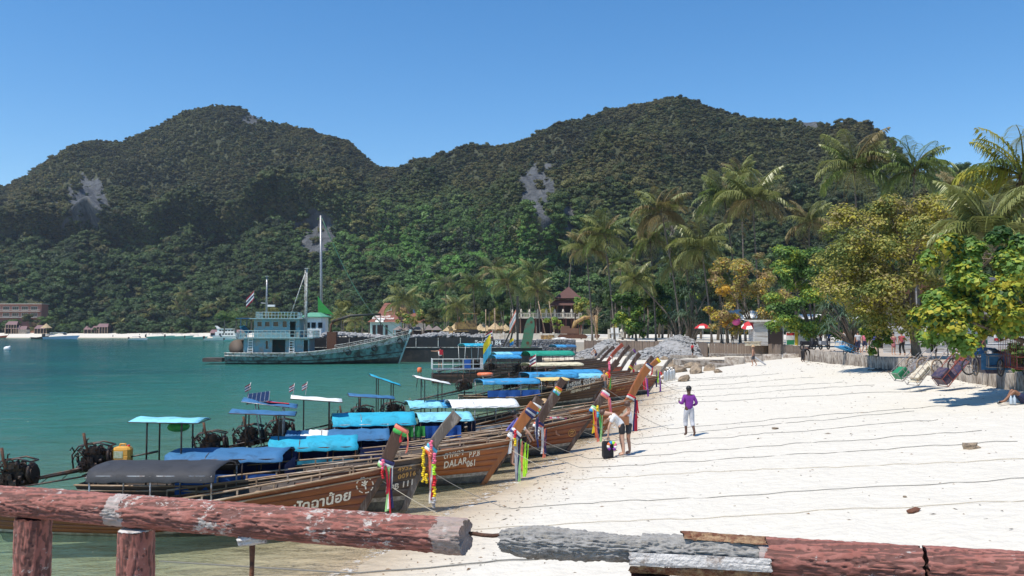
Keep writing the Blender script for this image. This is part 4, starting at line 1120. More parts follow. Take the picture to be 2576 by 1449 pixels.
flag(on_boat('b16', 1236, 2.4), 'Thai flag on a pole above the aqua roofed far boats', THAI, h=1.9, ln=.8, wd=.6, lean=.1)
flag(on_boat('b13', 1228, 2.2), 'big yellow and blue pennant drooping from a pole', ['yellow', 'yellow', 'sky', 'sky'], h=1.9, ln=.9, wd=1.5, lean=.2, sag=.9)
flag(on_boat('b17', 1290, 2.1), 'little yellow and blue pennant among the far boats', ['yellow', 'blue'], h=1.5, ln=.5, wd=.6, lean=.1)

# ---------------------------------------------------------------- the green wooden trawler
def pz(py, Y): return on_y(1288, py, Y).z
def pxx(px, Y): return on_y(px, 800, Y).x
TY = 112.0
TEAL = paint('faded_teal_paint', (0.16, 0.32, 0.36), 0.7, 0.25, 0.7, (0.30, 0.27, 0.22), 0.35, 0.2, 0, 4.0)
TEALL = paint('pale_teal_paint', (0.26, 0.42, 0.44), 0.7, 0.2, 0.9, (0.30, 0.24, 0.18), 0.3, 0.2, 0, 4.0)
TEALD = paint('hull_green_paint', (0.12, 0.25, 0.25), 0.7, 0.3, 0.5, (0.045, 0.04, 0.035), 0.45, 0.2, 0, 3.0)
OLDW = paint('chalky_white_paint', (0.50, 0.51, 0.48), 0.7, 0.2, 1.2, (0.18, 0.13, 0.09), 0.4, 0.2)
DARKH = paint('tarred_hull', (0.020, 0.018, 0.018), 0.6, 0.4, 0.6, (0.07, 0.055, 0.04), 0.3, 0.2)
GLASSD = paint('dark_window_glass', (0.02, 0.024, 0.028), 0.12, 0.2, 1.0, None, 0, 0)
x_st, x_bw, x_ft = pxx(575, TY), pxx(1030, TY), pxx(1000, TY)
root = empty('fishing_trawler', (x_st, TY, 0), R(3), 'weathered turquoise wooden fishing trawler with three masts anchored across the bay', 'fishing boat')
Lh = x_ft - x_st; HB = 2.6
def tsheer(t): return 1.35 + 2.55 * max(0, (t - .35) / .65) ** 1.7 + .1 * (1 - t)
def tpt(t, q, s_, off=0):
    z = -0.4 + (tsheer(t) + .4) * q
    x = t * (Lh + (x_bw - x_ft) * max(0, z) / 3.9)
    w = HB * (min(1, (t + .12) / .3) ** .5) * (1 - max(0, (t - .5) / .5) ** 2.2) + .05
    e = .22 + .5 * max(0, t - .5)
    return Vector((x, s_ * (w * q ** e + off), z))
T = [i / 30 for i in range(31)]
for nm, q0, q1, mt, off in (('hull_bottom', 0, .30, DARKH, 0), ('hull_side', .30, .80, TEALD, .01), ('bulwark', .80, 1.0, OLDW, .03)):
    m_ = MB()
    for s_ in (-1, 1):
        g_ = [[tpt(t, q0 + (q1 - q0) * k / 3, s_, off) for t in T] for k in range(4)]
        m_.sheet(g_ if s_ < 0 else g_[::-1])
    if nm == 'hull_side': m_.add([tpt(0, q, -1) for q in (.1, .4, .7, 1)] + [tpt(0, q, 1) for q in (1, .7, .4, .1)], [tuple(range(8))])
    m_.build(nm, mt, root)
for q, r_, mt in ((.80, .08, OLDW), (1.0, .07, OLDW), (.45, .05, DARKH)):
    m_ = MB(); [m_.tube([tpt(t, q, s_, .07) for t in T], r_, 6) for s_ in (-1, 1)]; m_.build('rubbing_strake', mt, root)
m_ = MB(); m_.sheet([[(tpt(t, .8, -1).x, -tpt(t, .8, 1).y * .97, tsheer(t) * .72), (tpt(t, .8, -1).x, tpt(t, .8, 1).y * .97, tsheer(t) * .72)] for t in T][::-1]); m_.build('deck', GREYW, root)
m_ = MB(); 
for s_ in (-1, 1):
    pts = [tpt(.62 + .38 * i / 10, 1, s_, -.02) + Vector((0, 0, .45)) for i in range(11)]
    m_.tube(pts, .045, 5); m_.tube([p - Vector((0, 0, .22)) for p in pts], .03, 5)
    for p in pts: m_.bar(p, p - Vector((0, 0, .5)), .05)
m_.build('bow_rail', OLDW, root)
m_ = MB(); m_.tube([tpt(1, .02, 1), tpt(1, .5, 1), tpt(1, 1, 1) + Vector((.1, 0, .5))], [.12, .14, .18], 8); m_.build('stem', TEALL, root)
for px, py in ((885 - 0, 870), (935, 865), (1026 - 0, 857)): pass
for px in (872, 930, 1023 - 40, ):
    x = pxx(px, TY) - x_st; t = x / Lh; p = tpt(min(t, .97), .72 if px < 980 else .82, -1, .12); m_ = MB(); m_.torus(p, .30, .10, 16, 6, 'y'); m_.build('tyre_fender', RUBBER, root)
def tx(px): return pxx(px, TY) - x_st
def tz(py): return pz(py, TY)
def house(parent, x0, x1, w, z0, z1, mt, wins, roof=None, ov=.5, frame=TEALL, rname='roof', nm='cabin'):
    """deck house with real openings: walls built around each window; wins: (xa,xb,za,zb,kind)"""
    m_ = MB(); xs_ = sorted(set([x0, x1] + [v for q in wins for v in q[:2]])); th = .08
    for a, b_ in zip(xs_, xs_[1:]):
        zs_ = [(z0, z1)]
        for (xa, xb, za, zb, kd) in wins:
            if xa <= a + 1e-6 and xb >= b_ - 1e-6:
                zs_ = [(z0, za), (zb, z1)]
        for za, zb in zs_:
            if zb - za > .01: m_.box(((a + b_) / 2, -w, (za + zb) / 2), (b_ - a, th, zb - za))
    m_.box(((x0 + x1) / 2, w, (z0 + z1) / 2), (x1 - x0, th, z1 - z0)); m_.box((x0, 0, (z0 + z1) / 2), (th, 2 * w - .1, z1 - z0)); m_.box((x1, 0, (z0 + z1) / 2), (th, 2 * w - .1, z1 - z0))
    h = m_.build(nm, mt, parent)
    for (xa, xb, za, zb, kd) in wins:
        f_ = MB(); 
        for (c, d_) in (((((xa + xb) / 2), -w - .02, za), (xb - xa + .1, .14, .07)), (((xa + xb) / 2, -w - .02, zb), (xb - xa + .1, .14, .07)), ((xa, -w - .02, (za + zb) / 2), (.07, .13, zb - za)), ((xb, -w - .02, (za + zb) / 2), (.07, .13, zb - za))): f_.box(c, d_)
        f = f_.build('window_frame' if kd != 'door_opening' else 'door_frame', frame, h)
        if kd == 'win':
            g_ = MB(); g_.box(((xa + xb) / 2, -w + .05, (za + zb) / 2), (xb - xa, .02, zb - za)); g_.build('pane', GLASSD, h)
        elif kd == 'shut':
            g_ = MB(); g_.box(((xa + xb) / 2, -w, (za + zb) / 2), (xb - xa, .05, zb - za)); g_.build('shutter', TEAL, h)
    if roof:
        r_ = MB(); r_.box(((x0 + x1) / 2, 0, z1 + .06), (x1 - x0 + 2 * ov, 2 * w + 2 * ov, .12)); r_.build(rname, roof, parent)
    return h
z0, z1 = 1.3, tz(851)
house(root, tx(623), tx(783), 1.9, z0, z1, TEAL, [(tx(636), tx(650), 2.3, 3.0, 'shut'), (tx(676), tx(683), 1.9, 3.0, 'win'), (tx(692), tx(726), 1.45, 3.15, 'door_opening'), (tx(735), tx(742), 1.6, 3.0, 'win'), (tx(752), tx(764), 2.4, 3.0, 'shut'), (tx(769), tx(781), 1.5, 3.1, 'door_opening')], TEALL, .55, rname='upper_deck')
house(root, tx(646), tx(757), 1.5, z1 + .12, tz(803), TEAL, [(tx(653), tx(665), tz(822), tz(809), 'win'), (tx(672), tx(684), tz(822), tz(809), 'win'), (tx(692), tx(706), tz(822), tz(809), 'win'), (tx(715), tx(727), tz(824), tz(808), 'win'), (tx(733), tx(749), z1 + .15, tz(808), 'door_opening')], TEALL, .5, nm='wheelhouse', rname='wheelhouse_roof')
def railing(parent, pts, h, n=3, mt=TEALL, nm='deck_rail', r_=.04, post=None):
    m_ = MB(); pts = [Vector(p) for p in pts]
    for k in range(1, n + 1): m_.tube([p + Vector((0, 0, h * k / n)) for p in pts], r_, 5)
    for a, b_ in zip(pts, pts[1:]):
        c = max(1, int((b_ - a).length / (post or 1.0)))
        for i in range(c + 1): p = a.lerp(b_, i / c); m_.bar(p, p + Vector((0, 0, h)), r_ * 1.8)
    return m_.build(nm, mt, parent)
xa, xb = tx(613), tx(784) + .5
railing(root, [(xa, 2.3, z1 + .12), (xa, -2.35, z1 + .12), (xb, -2.35, z1 + .12), (xb, 2.3, z1 + .12)], .85, 2, post=.55)
zr = tz(803) + .12
railing(root, [(tx(652), 1.5, zr), (tx(650), -1.6, zr), (tx(752), -1.6, zr), (tx(752), 1.5, zr)], .75, 2, nm='roof_rail', post=.4)
m_ = MB(); m_.box((tx(620), 0, tz(803) + .1), (1.9, 3.2, .08)); [m_.bar((tx(613), s_, z1), (tx(613), s_, tz(803)), .06) for s_ in (-1.5, 1.5)]; m_.build('aft_awning', TARP['blue'], root)
m_ = MB(); m_.sheet([[(tx(608) + i * .3, y, z1 + 1.6 - .9 * math.sin(i / 8 * 3.14) + .05 * y) for y in (-1.4, 0, 1.4)] for i in range(9)]); m_.build('hammock', TARP['teal'], root)
def mast(x, y, zb, zt, r_, mt, parent, nm='mast'):
    m_ = MB(); m_.tube([(x, y, zb), (x, y, zt)], [r_, r_ * .75], 8); m_.box((x, y, zt), (r_ * 3, r_ * 3, .1)); return m_.build(nm, mt, parent)
mast(tx(669), 0, zr, tz(695), .14, METAL, root)
mast(tx(769) , -.2, z1, tz(675), .17, OLDW, root)
m_ = MB(); [m_.tube([(tx(769) - .25, y, z1), (tx(769) - .2, y, tz(678))], .03, 5) for y in (-.35, 0)]; [m_.bar((tx(769) - .22, -.35, z1 + k * .4), (tx(769) - .22, 0, z1 + k * .4), .04) for k in range(20)]; m_.build('mast_ladder', OLDW, root)
m_ = MB(); m_.tube([(tx(728), -.3, tz(800)), (tx(767), -.3, tz(683))], .07, 6); m_.build('derrick_boom', OLDW, root)
m_ = MB(); m_.box((tx(681), 0, tz(769)), (.9, .5, .25)); m_.tube([(tx(655), 0, tz(762)), (tx(672), 0, tz(763))], .03, 5); m_.build('radar', WHITEP, root)
m_ = MB(); [m_.tube([(tx(669), 0, tz(698)), (tx(q), y, 5.8)], .012, 4) for q, y in ((630, 1.2), (630, -1.2), (700, 0))]; m_.tube([(tx(769), -.2, tz(678)), (tx(1020), 0, 4.0)], .010, 4); m_.build('stay_wires', DPIPE, root)
m_ = MB(); m_.lathe((tx(605), 0, 2.1), [(.0, -1.5), (1.05, -1.5), (1.05, 1.2), (0, 1.2)], 18, 'y'); m_.build('fuel_drum', paint('brown_tank', (0.10, 0.07, 0.05), .7, .4, 1.0), root)
for lx_ in (tx(640), tx(741)):
    m_ = MB(); [m_.bar((lx_ + a, -2.15, 1.4), (lx_ + a * .9, -1.98, 3.3), .07) for a in (-.3, .3)]; [m_.box((lx_, -2.1 + .01 * k, 1.6 + k * .32), (.6, .12, .08)) for k in range(6)]; m_.build('ladder', WHITEP, root)
m_ = MB(); m_.box((tx(834), 0, 3.0), (1.2, 1.4, 2.2)); m_.tube([(tx(828), 0, 2.2), (tx(830), 0, 5.0), (tx(840), .2, 5.6)], .16, 6); m_.build('anchor_winch', RUST, root)
m_ = MB(); m_.tube([(tx(832), 0, 5.4), (tx(880), 0, 6.2), (tx(955), 0, 6.4)], [.22, .2, .14], 6); m_.tube([(tx(955), 0, 6.4), (tx(955), 0, 4.9)], .05, 5); m_.build('boom_arm', paint('dark_green_boom', (0.03, 0.035, 0.032), .6, .4, 1.0, (.12, .06, .03), .3), root)
m_ = MB(); m_.box((-1.6, 0, .55), (2.4, 2.8, .5)); m_.build('stern_platform', GREYW, root)
# name on the bow, bent on the hull
me = text_mesh('ป.ทองศักดิ์', .75, DARKH, 'lettering', 1.0, .1, .01)
for v in me.vertices:
    x = tx(972) + v.co.x; z = 2.85 + v.co.y + .20 * v.co.x; lo, hi = 0, 1
    for _ in range(20):
        t = (lo + hi) / 2; q = (z + .4) / (tsheer(t) + .4)
        if tpt(t, min(q, 1), -1).x < x: lo = t
        else: hi = t
    p = tpt(t, min(q, .8), -1, .05); v.co = (x, p.y, z)
link('lettering', me, root)
flag((tx(630) + x_st, TY, 6.3), 'Thai flag on a staff at the stern of the turquoise trawler', THAI, h=3.2, ln=1.4, wd=1.2, lean=.4, sag=.8)

# ---------------------------------------------------------------- black barge with its stone cargo
BY = 119.0
BLACK = paint('black_barge_steel', (0.014, 0.014, 0.015), 0.55, 0.4, 0.25, (0.05, 0.04, 0.035), 0.25, 0.15, 0, 1.5)
bx0, bx1 = pxx(770, BY), pxx(1240, BY); zt = pz(849, BY - 3)
root = empty('stone_barge', (bx0, BY + 3, 0), R(1.5), 'long black steel barge loaded with stones behind the turquoise trawler', 'barge')
Lb = bx1 - bx0; ex = pxx(1362, BY) - bx0
m_ = MB(); m_.box((ex / 2, 0, .55), (ex, 8, 2.9)); m_.build('hull', BLACK, root)
m_ = MB(); m_.box((Lb / 2, -3.9, (2.0 + zt) / 2), (Lb, .2, zt - 2.0)); m_.box((Lb / 2, 3.9, (2.0 + zt) / 2), (Lb, .2, zt - 2.0)); m_.box((Lb - .1, 0, (2.0 + zt) / 2), (.2, 7.5, zt - 2.01)); m_.box((.1, 0, (2.0 + zt) / 2), (.2, 7.5, zt - 2.01)); m_.build('coaming', BLACK, root)
m_ = MB(); m_.box((ex / 2, -4.02, 1.98), (ex, .12, .10)); m_.build('rubbing_strake', OLDW, root)
for k in range(1, 9):
    m_ = MB(); m_.box((Lb * k / 8.5, -4.06, 2.7), (.12, .1, 1.2)); m_.build('side_rib', OLDW, root)
me = text_mesh('จิตต์ชัย 84', .85, WHITEP, 'lettering', 1.0, 0, .01); me.transform(Matrix.Translation((pxx(1193, BY) - bx0, -4.03, zt - 1.0)) @ Matrix.Rotation(math.pi / 2, 4, 'X')); link('lettering', me, root)
STONE = paint('grey_limestone', (0.34, 0.335, 0.33), 0.9, 0.4, 1.2, (0.14, 0.13, 0.12), 0.3, 0.5, 0, 6.0, kind='Object')
def stone_mesh(seed, sub=1, mt=STONE, nm='stone'):
    rnd = random.Random(seed); m_ = MB(); n, k = 7, 5; c = [[None] * n for _ in range(k + 1)]
    ax = Vector((rnd.uniform(.8, 1.3), rnd.uniform(.65, 1.0), rnd.uniform(.45, .75)))
    rings = []
    for i in range(k + 1):
        ph = math.pi * i / k; ring = []; e = rnd.uniform(.85, 1.1)
        for j in range(n):
            t = 2 * math.pi * j / n; q = e * (rnd.uniform(.78, 1.18) if 0 < i < k else .9)
            s_ = max(math.sin(ph), .12) ** .7
            ring.append((ax.x * s_ * math.cos(t) * q, ax.y * s_ * math.sin(t) * q, -ax.z * math.cos(ph) * (q if 0 < i < k else .8)))
        rings.append(ring)
    m_.loft(rings, True, True, False); return m_.mesh(nm, mt)
STN = [stone_mesh(i) for i in range(8)]
_sv = [(np.array([v.co[:] for v in me.vertices]), [tuple(p.vertices) for p in me.polygons]) for me in STN]
def stone_stuff(name, pts, sizes, mt, parent):
    m_ = MB()
    for p, s_ in zip(pts, sizes):
        v, f = _sv[random.randrange(8)]; q = Matrix.Rotation(random.uniform(0, 6.28), 3, 'Z') @ Matrix.Rotation(random.uniform(-.6, .6), 3, 'X'); q = np.array(q) * s_
        m_.add((v @ q.T + np.array(p)).tolist(), f, False)
    o = m_.build(name, mt, parent); o['kind'] = 'stuff'; return o
def stone_objs(parent, pts, sizes, name='stone'):
    for p, s_ in zip(pts, sizes):
        link(name, random.choice(STN), parent, p, (random.uniform(-.6, .6), random.uniform(-.6, .6), random.uniform(0, 6.28)), s_)
rr = random.Random(4); pts = []; sz = []
for i in range(900):
    x = rr.uniform(2, Lb - 1.5); y = rr.uniform(-3.5, 3.5); h = zt + .5 * math.cos(y / 3.6) * (0.7 + .6 * math.sin(x * .4)) - .15
    pts.append((x, y, h + rr.uniform(-.1, .1))); sz.append(rr.uniform(.22, .42))
order = sorted(range(900), key=lambda i: pts[i][1])
stone_objs(root, [pts[i] for i in order[:120]], [sz[i] for i in order[:120]]); stone_stuff('stone_load', [pts[i] for i in order[120:]], [sz[i] for i in order[120:]], STONE, root)
# bulldozer on the barge
CATY = paint('faded_machine_yellow', (0.42, 0.26, 0.08), 0.6, 0.3, 1.0, (0.14, 0.08, 0.04), 0.45, 0.2)
def dozer(p, rz, label, s=1.0):
    r_ = empty('bulldozer', p, rz, label, 'bulldozer')
    m_ = MB(); m_.box((0, 0, 1.1), (2.6, 1.3, 1.0)); m_.box((1.0, 0, 1.25), (1.2, 1.0, .9)); m_.build('body', CATY, r_)
    m_ = MB(); m_.box((-.5, 0, 1.75), (1.0, 1.1, .5)); m_.build('seat_housing', CATY, r_)
    m_ = MB(); [m_.bar((x, y, 1.6), (x, y, 2.9), .1) for x in (-1.1, .2) for y in (-.6, .6)]; m_.box((-.45, 0, 2.95), (1.8, 1.6, .12)); m_.build('roll_cage', CATY, r_)
    for y in (-.85, .85):
        m_ = MB(); pr = [(-1.5, .35), (-1.3, .75), (1.3, .75), (1.55, .35), (1.2, 0), (-1.2, 0)]; m_.loft([[(x, y + d_, z) for (x, z) in pr] for d_ in (-.22, .22)], True, True, False); m_.build('track', DARKH, r_)
    m_ = MB(); m_.sheet([[(2.2 + .25 * (v_ - .5) ** 2 * 4, y, .1 + 1.0 * v_) for y in (-1.5, 0, 1.5)] for v_ in (0, .33, .66, 1)], .06); [m_.bar((0, y, .5), (2.2, y, .5), .14) for y in (-1.15, 1.15)]; m_.build('blade', CATY, r_)
    m_ = MB(); m_.tube([(1.1, .2, 1.7), (1.1, .2, 2.5)], .07, 6); m_.build('exhaust_pipe', RUST, r_)
dozer((pxx(1172, BY), BY + 2.5, zt + .35), R(195), 'dusty yellow bulldozer parked on the stones of the barge')
# things on the barge's low bow
r_ = empty('crane_mast', (pxx(1302, BY), BY, 2.0), 0, 'black steel mast with raking struts at the low end of the barge', 'crane')
m_ = MB(); m_.box((0, 0, 3.5), (.32, .32, 7.0)); m_.build('post', DARKH, r_)
m_ = MB(); m_.bar((-2.0, 0, 0), (0, 0, 4.2), .22); m_.bar((-1.2, .6, 0), (.1, .3, 5.2), .2); m_.build('strut', DARKH, r_)
GREENB = paint('green_steel_boom', (0.05, 0.16, 0.09), 0.55, 0.25, 0.8, (0.12, 0.09, 0.06), 0.3)
r_ = empty('boom_bucket', (pxx(1318, BY), BY - .5, 2.0), 0, 'tall green steel boom standing upright on the barge bow', 'crane boom')
m_ = MB(); m_.loft([[(x0_, -.3, z), (x1_, -.3, z), (x1_, .3, z), (x0_, .3, z)] for (x0_, x1_, z) in ((-.5, .9, -.1), (-.2, 1.2, 1.2), (.1, 1.45, 2.9), (.4, 1.4, 3.7), (.8, 1.2, 4.1))], True, True, False); m_.build('boom', GREENB, r_)
m_ = MB(); m_.lathe((1.0, -.32, 3.4), [(.18, 0), (.18, .04)], 10, 'y'); m_.lathe((.5, -.32, .6), [(.22, 0), (.22, .04)], 10, 'y'); m_.build('pivot_pin', RUST, r_)
flag((pxx(1296, BY), BY - .2, 5.0), 'faded red and white striped flag hanging from the barge mast', ['coral', 'white', 'silver', 'white', 'coral'], h=2.2, ln=1.6, wd=1.6, lean=.1, sag=1.1)
# tug cabin and tall mast behind the trawler
r_ = empty('work_boat_cabin', (pxx(795, BY + 8.5), BY + 8.5, 0), 0, 'white octagonal wheelhouse with green roof of the tug behind the trawler', 'tugboat')
m_ = MB(); m_.loft([[(x, y * .9, z) for (x, y) in ((-1.6, -1.1), (-1.1, -1.6), (1.1, -1.6), (1.6, -1.1), (1.6, 1.1), (1.1, 1.6), (-1.1, 1.6), (-1.6, 1.1))] for z in (2.2, 6.2)], True, True, False); m_.build('cabin', WHITEP, r_)
m_ = MB(); m_.loft([[(x * k, y * k, z) for (x, y) in ((-2, -1.3), (-1.3, -1.9), (1.3, -1.9), (2, -1.3), (2, 1.3), (1.3, 1.9), (-1.3, 1.9), (-2, 1.3))] for (k, z) in ((1, 6.2), (1, 6.3), (.4, 6.9))], True, True, False); m_.build('roof', paint('green_roof_paint', (0.10, 0.30, 0.20), .6, .2, 1.0), r_)
for x in (-.85, -.02, .95):
    m_ = MB(); m_.box((x, -1.46, 5.05), (.62, .05, .8)); m_.build('window', GLASSD, r_)
me = text_mesh('อร 1000', .42, DARKH, 'lettering'); me.transform(Matrix.Translation((-1.0, -1.47, 3.9)) @ Matrix.Rotation(math.pi / 2, 4, 'X')); link('lettering', me, r_)
m_ = MB(); m_.loft([[(x, y, z) for (x, y) in ((-6 - z * .2, -1.9), (5 + z * .4, -1.9), (7 + z * .5, 0), (5 + z * .4, 1.9), (-6 - z * .2, 1.9))] for z in (-.4, 2.2)], True, True, False); m_.build('hull', BLACK, r_)
m_ = MB(); m_.add([(.3, 0, 6.9), (.2, 0, 9.4), (1.0, 0, 8.2), (2.6, 0, 6.6)], [(0, 1, 2, 3)]); m_.build('green_net', TARP['green'], r_)
zM = pz(538, BY + 8.5)
m_ = MB(); m_.tube([(.45, 1.9, 2.2), (.1, 1.9, zM)], [.24, .16], 8); m_.build('mast', METAL, r_)
m_ = MB(); a = Vector((.1, 1.9, zM)); b_ = Vector((pxx(1008, BY + 8.5) - pxx(795, BY + 8.5), 0, 2.8)); m_.tube([a.lerp(b_, f) + Vector((-1.6 * math.sin(f * 3.14) * .0, 0, -2.8 * math.sin(f * 3.14))) for f in [i / 12 for i in range(13)]], .07, 5); m_.build('green_cable', GREENB, r_)
m_ = MB(); [m_.tube([a, (x, 1.9, 3)], .015, 4) for x in (-4, -3)]; m_.build('stay_wires', DPIPE, r_)

# ---------------------------------------------------------------- craft far across the water
SBL = paint('speedboat_pale_blue', (0.36, 0.50, 0.66), 0.3, 0.05, 1.0, None, 0, 0)
SGR = paint('speedboat_sea_green', (0.25, 0.55, 0.48), 0.3, 0.05, 1.0, None, 0, 0)
def speedboat(px, py, wpx, label, hull=WHITEP, canopy='navy', rz=0.0, flip=False):
    p = on_z(px, py, 0); L = wpx * p.y / FD; r_ = empty('speedboat', p, rz + (math.pi if flip else 0), label, 'speedboat', 'speedboats off the far beach')
    h = MB(); n = 12
    for s_ in (-1, 1):
        g_ = [[(-L / 2 + L * t + (.12 * L * max(0, q - .3) if t > .99 else 0), s_ * (L * .13 * (1 - max(0, (t - .45) / .55) ** 2.2) * (.55 + .45 * q) + .02), (-.3 + (L * .065 + L * .045 * t + .3) * q)) for t in [i / n for i in range(n + 1)]] for q in (0, .35, .7, 1)]
        h.sheet(g_ if s_ < 0 else g_[::-1])
    h.sheet([[(-L / 2 + L * t, s_ * L * .125 * (1 - max(0, (t - .45) / .55) ** 2.2), L * .06 + L * .04 * t) for s_ in (-1, 1)] for t in [i / n for i in range(n + 1)]][::-1])
    h.build('hull', hull, r_)
    m_ = MB(); m_.box((-.08 * L, 0, L * .19), (L * .42, L * .2, L * .012)); m_.build('canopy_cover', TARP[canopy], r_)
    m_ = MB(); [m_.bar((x * L, s_ * L * .09, L * .1), (x * L, s_ * L * .09, L * .185), .05) for x in (-.27, -.1, .1) for s_ in (-1, 1)]; m_.build('canopy_frame', WHITEP, r_)
    m_ = MB(); m_.add([(.14 * L, -.1 * L, .13 * L), (.14 * L, .1 * L, .13 * L), (.06 * L, .09 * L, .21 * L), (.06 * L, -.09 * L, .21 * L)], [(0, 1, 2, 3)]); m_.build('windscreen', GLASSD, r_)
    m_ = MB(); [m_.box((-L * .53, s_ * L * .04, L * .1), (L * .05, L * .03, L * .12)) for s_ in (-1, 1)]; m_.build('outboard', DARKH, r_)
    return r_
speedboat(153, 853, 82, 'long pale blue speedboat lying off the white beach at far left', SBL, 'white')
speedboat(347, 855, 44, 'small white speedboat with dark canopy floating alone off the far beach', WHITEP, 'navy')
speedboat(402, 851, 62, 'sea green speedboat leftmost of the moored row', SGR, 'navy', .5)
speedboat(450, 851, 62, 'sea green speedboat second in the moored row', SGR, 'grey', .45)
speedboat(493, 852, 50, 'sea green speedboat with black stripe nearest the white cruiser', SGR, 'navy', .4)
speedboat(548, 856, 66, 'white cabin boat with blue canopy below the big white cruiser', WHITEP, 'blue')
speedboat(590, 858, 50, 'low white boat tucked against the trawler stern', SGR, 'white')
p = on_z(575, 852, 0); s_ = p.y / FD
r_ = empty('cabin_cruiser', p, 0, 'big white two-deck cabin cruiser beyond the trawler stern', 'motor yacht'); L = 74 * s_
m_ = MB(); m_.loft([[(-L / 2, -L * .14 * k, z), (L * .3, -L * .14 * k, z), (L * .5 + z * .5, 0, z + (z > 0) * .4), (L * .3, L * .14 * k, z), (-L / 2, L * .14 * k, z)] for (k, z) in ((.8, -.3), (1, 1.6))], True, True, False); m_.build('hull', WHITEP, r_)
m_ = MB(); m_.loft([[(-L * .42, -L * .12, z), (L * (.34 - a), -L * .12, z), (L * (.40 - a), 0, z), (L * (.34 - a), L * .12, z), (-L * .42, L * .12, z)] for (a, z) in ((0, 1.6), (.06, 3.6))], True, True, False); m_.build('main_cabin', WHITEP, r_)
m_ = MB(); m_.loft([[(-L * .36, -L * .1, z), (L * (.22 - a), -L * .1, z), (L * (.27 - a), 0, z), (L * (.22 - a), L * .1, z), (-L * .36, L * .1, z)] for (a, z) in ((0, 3.6), (.07, 5.3))], True, True, False); m_.build('upper_cabin', WHITEP, r_)
for i in range(5):
    for (z, w_) in ((2.5, .122), (4.4, .102)):
        m_ = MB(); m_.box((-L * .25 + i * L * .10, -L * w_, z), (L * .07, .06, .75)); m_.build('window', GLASSD, r_)
m_ = MB(); m_.box((-L * .08, 0, 5.45), (L * .62, L * .24, .14)); m_.add([(-L * .38, -.8, 5.5), (-L * .46, -.8, 6.9), (-L * .40, -.8, 6.9), (-L * .28, -.8, 5.5), (-L * .38, .8, 5.5), (-L * .46, .8, 6.9), (-L * .40, .8, 6.9), (-L * .28, .8, 5.5)], [(0, 1, 2, 3), (4, 7, 6, 5), (1, 5, 6, 2), (0, 4, 5, 1), (3, 2, 6, 7)]); m_.build('hardtop', WHITEP, r_)
p = on_z(18, 880, 0); m_ = MB(); m_.sphere((0, 0, .25), (.75, .6, .55), 12, 8); m_.sphere((.5, 0, .6), (.3, .3, .3), 8, 6); tag(m_.build('mooring_buoy', WHITEP, None, loc=p), 'white and pink mooring buoy floating at the left edge', 'buoy')
for (px, py, w_, lab) in ((15, 850, 50, 'reddish brown longtail boat pulled up on the far beach at the left edge'), (118, 852, 44, 'dark longtail boat beached left of the pale blue speedboat')):
    p = on_z(px, py, 0.1); H_ = Hull(L=w_ * p.y / FD * .85, W=1.0, zj=1.6, jx=1.2, zmid=.7, zst=.8); r_ = empty('longtail_boat', p, .1, lab, 'longtail boat', 'wooden longtail boats moored bow-first along the beach')
    for nm, mb, mt in hull_meshes(H_, REDP if px < 50 else DARKW, {}): 
        if nm in ('hull_bottom', 'hull_lining'): mb.build(nm, mt, r_)
    m_ = MB()
    for s_ in (-1, 1):
        g_ = [[H_.pt(t, q, s_) for t in [i / 12 for i in range(13)]] for q in (.34, .7, 1)]; m_.sheet(g_ if s_ < 0 else g_[::-1])
    m_.build('hull_side', REDP if px < 50 else DARKW, r_)
    m_ = MB(); m_.tube([(1.1, 0, 1.5), (1.9, 0, 3.0)], .12, 6); m_.build('prow_post', PROWD, r_)
ORD = ['first', 'second', 'third', 'fourth', 'fifth', 'sixth', 'seventh', 'eighth', 'ninth', 'tenth', 'eleventh', 'twelfth', 'thirteenth', 'fourteenth', 'fifteenth', 'sixteenth', 'seventeenth', 'eighteenth']
CONC = paint('sun_bleached_concrete', (0.40, 0.355, 0.30), 0.9, 0.25, 1.0, (0.17, 0.13, 0.10), 0.45, 0.3, 0, 5.0)
PILEC = paint('stained_concrete_pile', (0.44, 0.39, 0.335), 0.9, 0.3, 1.6, (0.12, 0.09, 0.07), 0.5, 0.4, 0, 6.0, (1, 1, .3))
STAKE = wood('grey_brown_stake', (0.25, 0.185, 0.14), (0.15, 0.11, 0.085), 0.85, 'z', 4.0, (0.34, 0.28, 0.23), 0.35, 0.3)
BROCK = paint('tan_boulder_rock', (0.33, 0.25, 0.17), 0.9, 0.35, 0.9, (0.13, 0.10, 0.075), 0.4, 0.6, 0, 4.0)
DIRT = paint('sandy_path_ground', (0.50, 0.42, 0.33), 0.95, 0.15, 0.6, (0.30, 0.23, 0.17), 0.35, 0.3, kind='World')
PZ = 2.50
WALL = [(18.6, 24), (19.4, 30), (20, 34.3), (22.5, 46.3), (23.5, 52.7), (24.7, 64.5), (26.2, 77)]
poly = WALL + [(29, 84), (30.6, 104), (24, 106), (23.5, 118), (16.5, 126), (11.5, 134), (-4, 135), (-17, 160), (-30, 200), (-36, 245), (120, 260), (120, 24)]
m_ = MB(); n = len(poly); m_.add([(x, y, PZ) for x, y in poly] + [(x, y, 0.2) for x, y in poly], [tuple(reversed(range(n)))] + [(i, (i + 1) % n, n + (i + 1) % n, n + i) for i in range(n)], False)
GP = bpy.data.materials.new('promenade_sand_surface'); g = NG(GP); v = g.coord('World')
geo = g.new('NewGeometry'); sp = g.new('SeparateXYZ'); g.ln(geo.outputs['Position'], sp.inputs[0])
sandc = g.mix(g.noise(v, 1.5, 6, .7), (0.50, 0.45, 0.37), (0.62, 0.57, 0.49)); dirtc = g.mix(g.noise(v, 0.8, 6, .7), (0.36, 0.29, 0.225), (0.52, 0.45, 0.37))
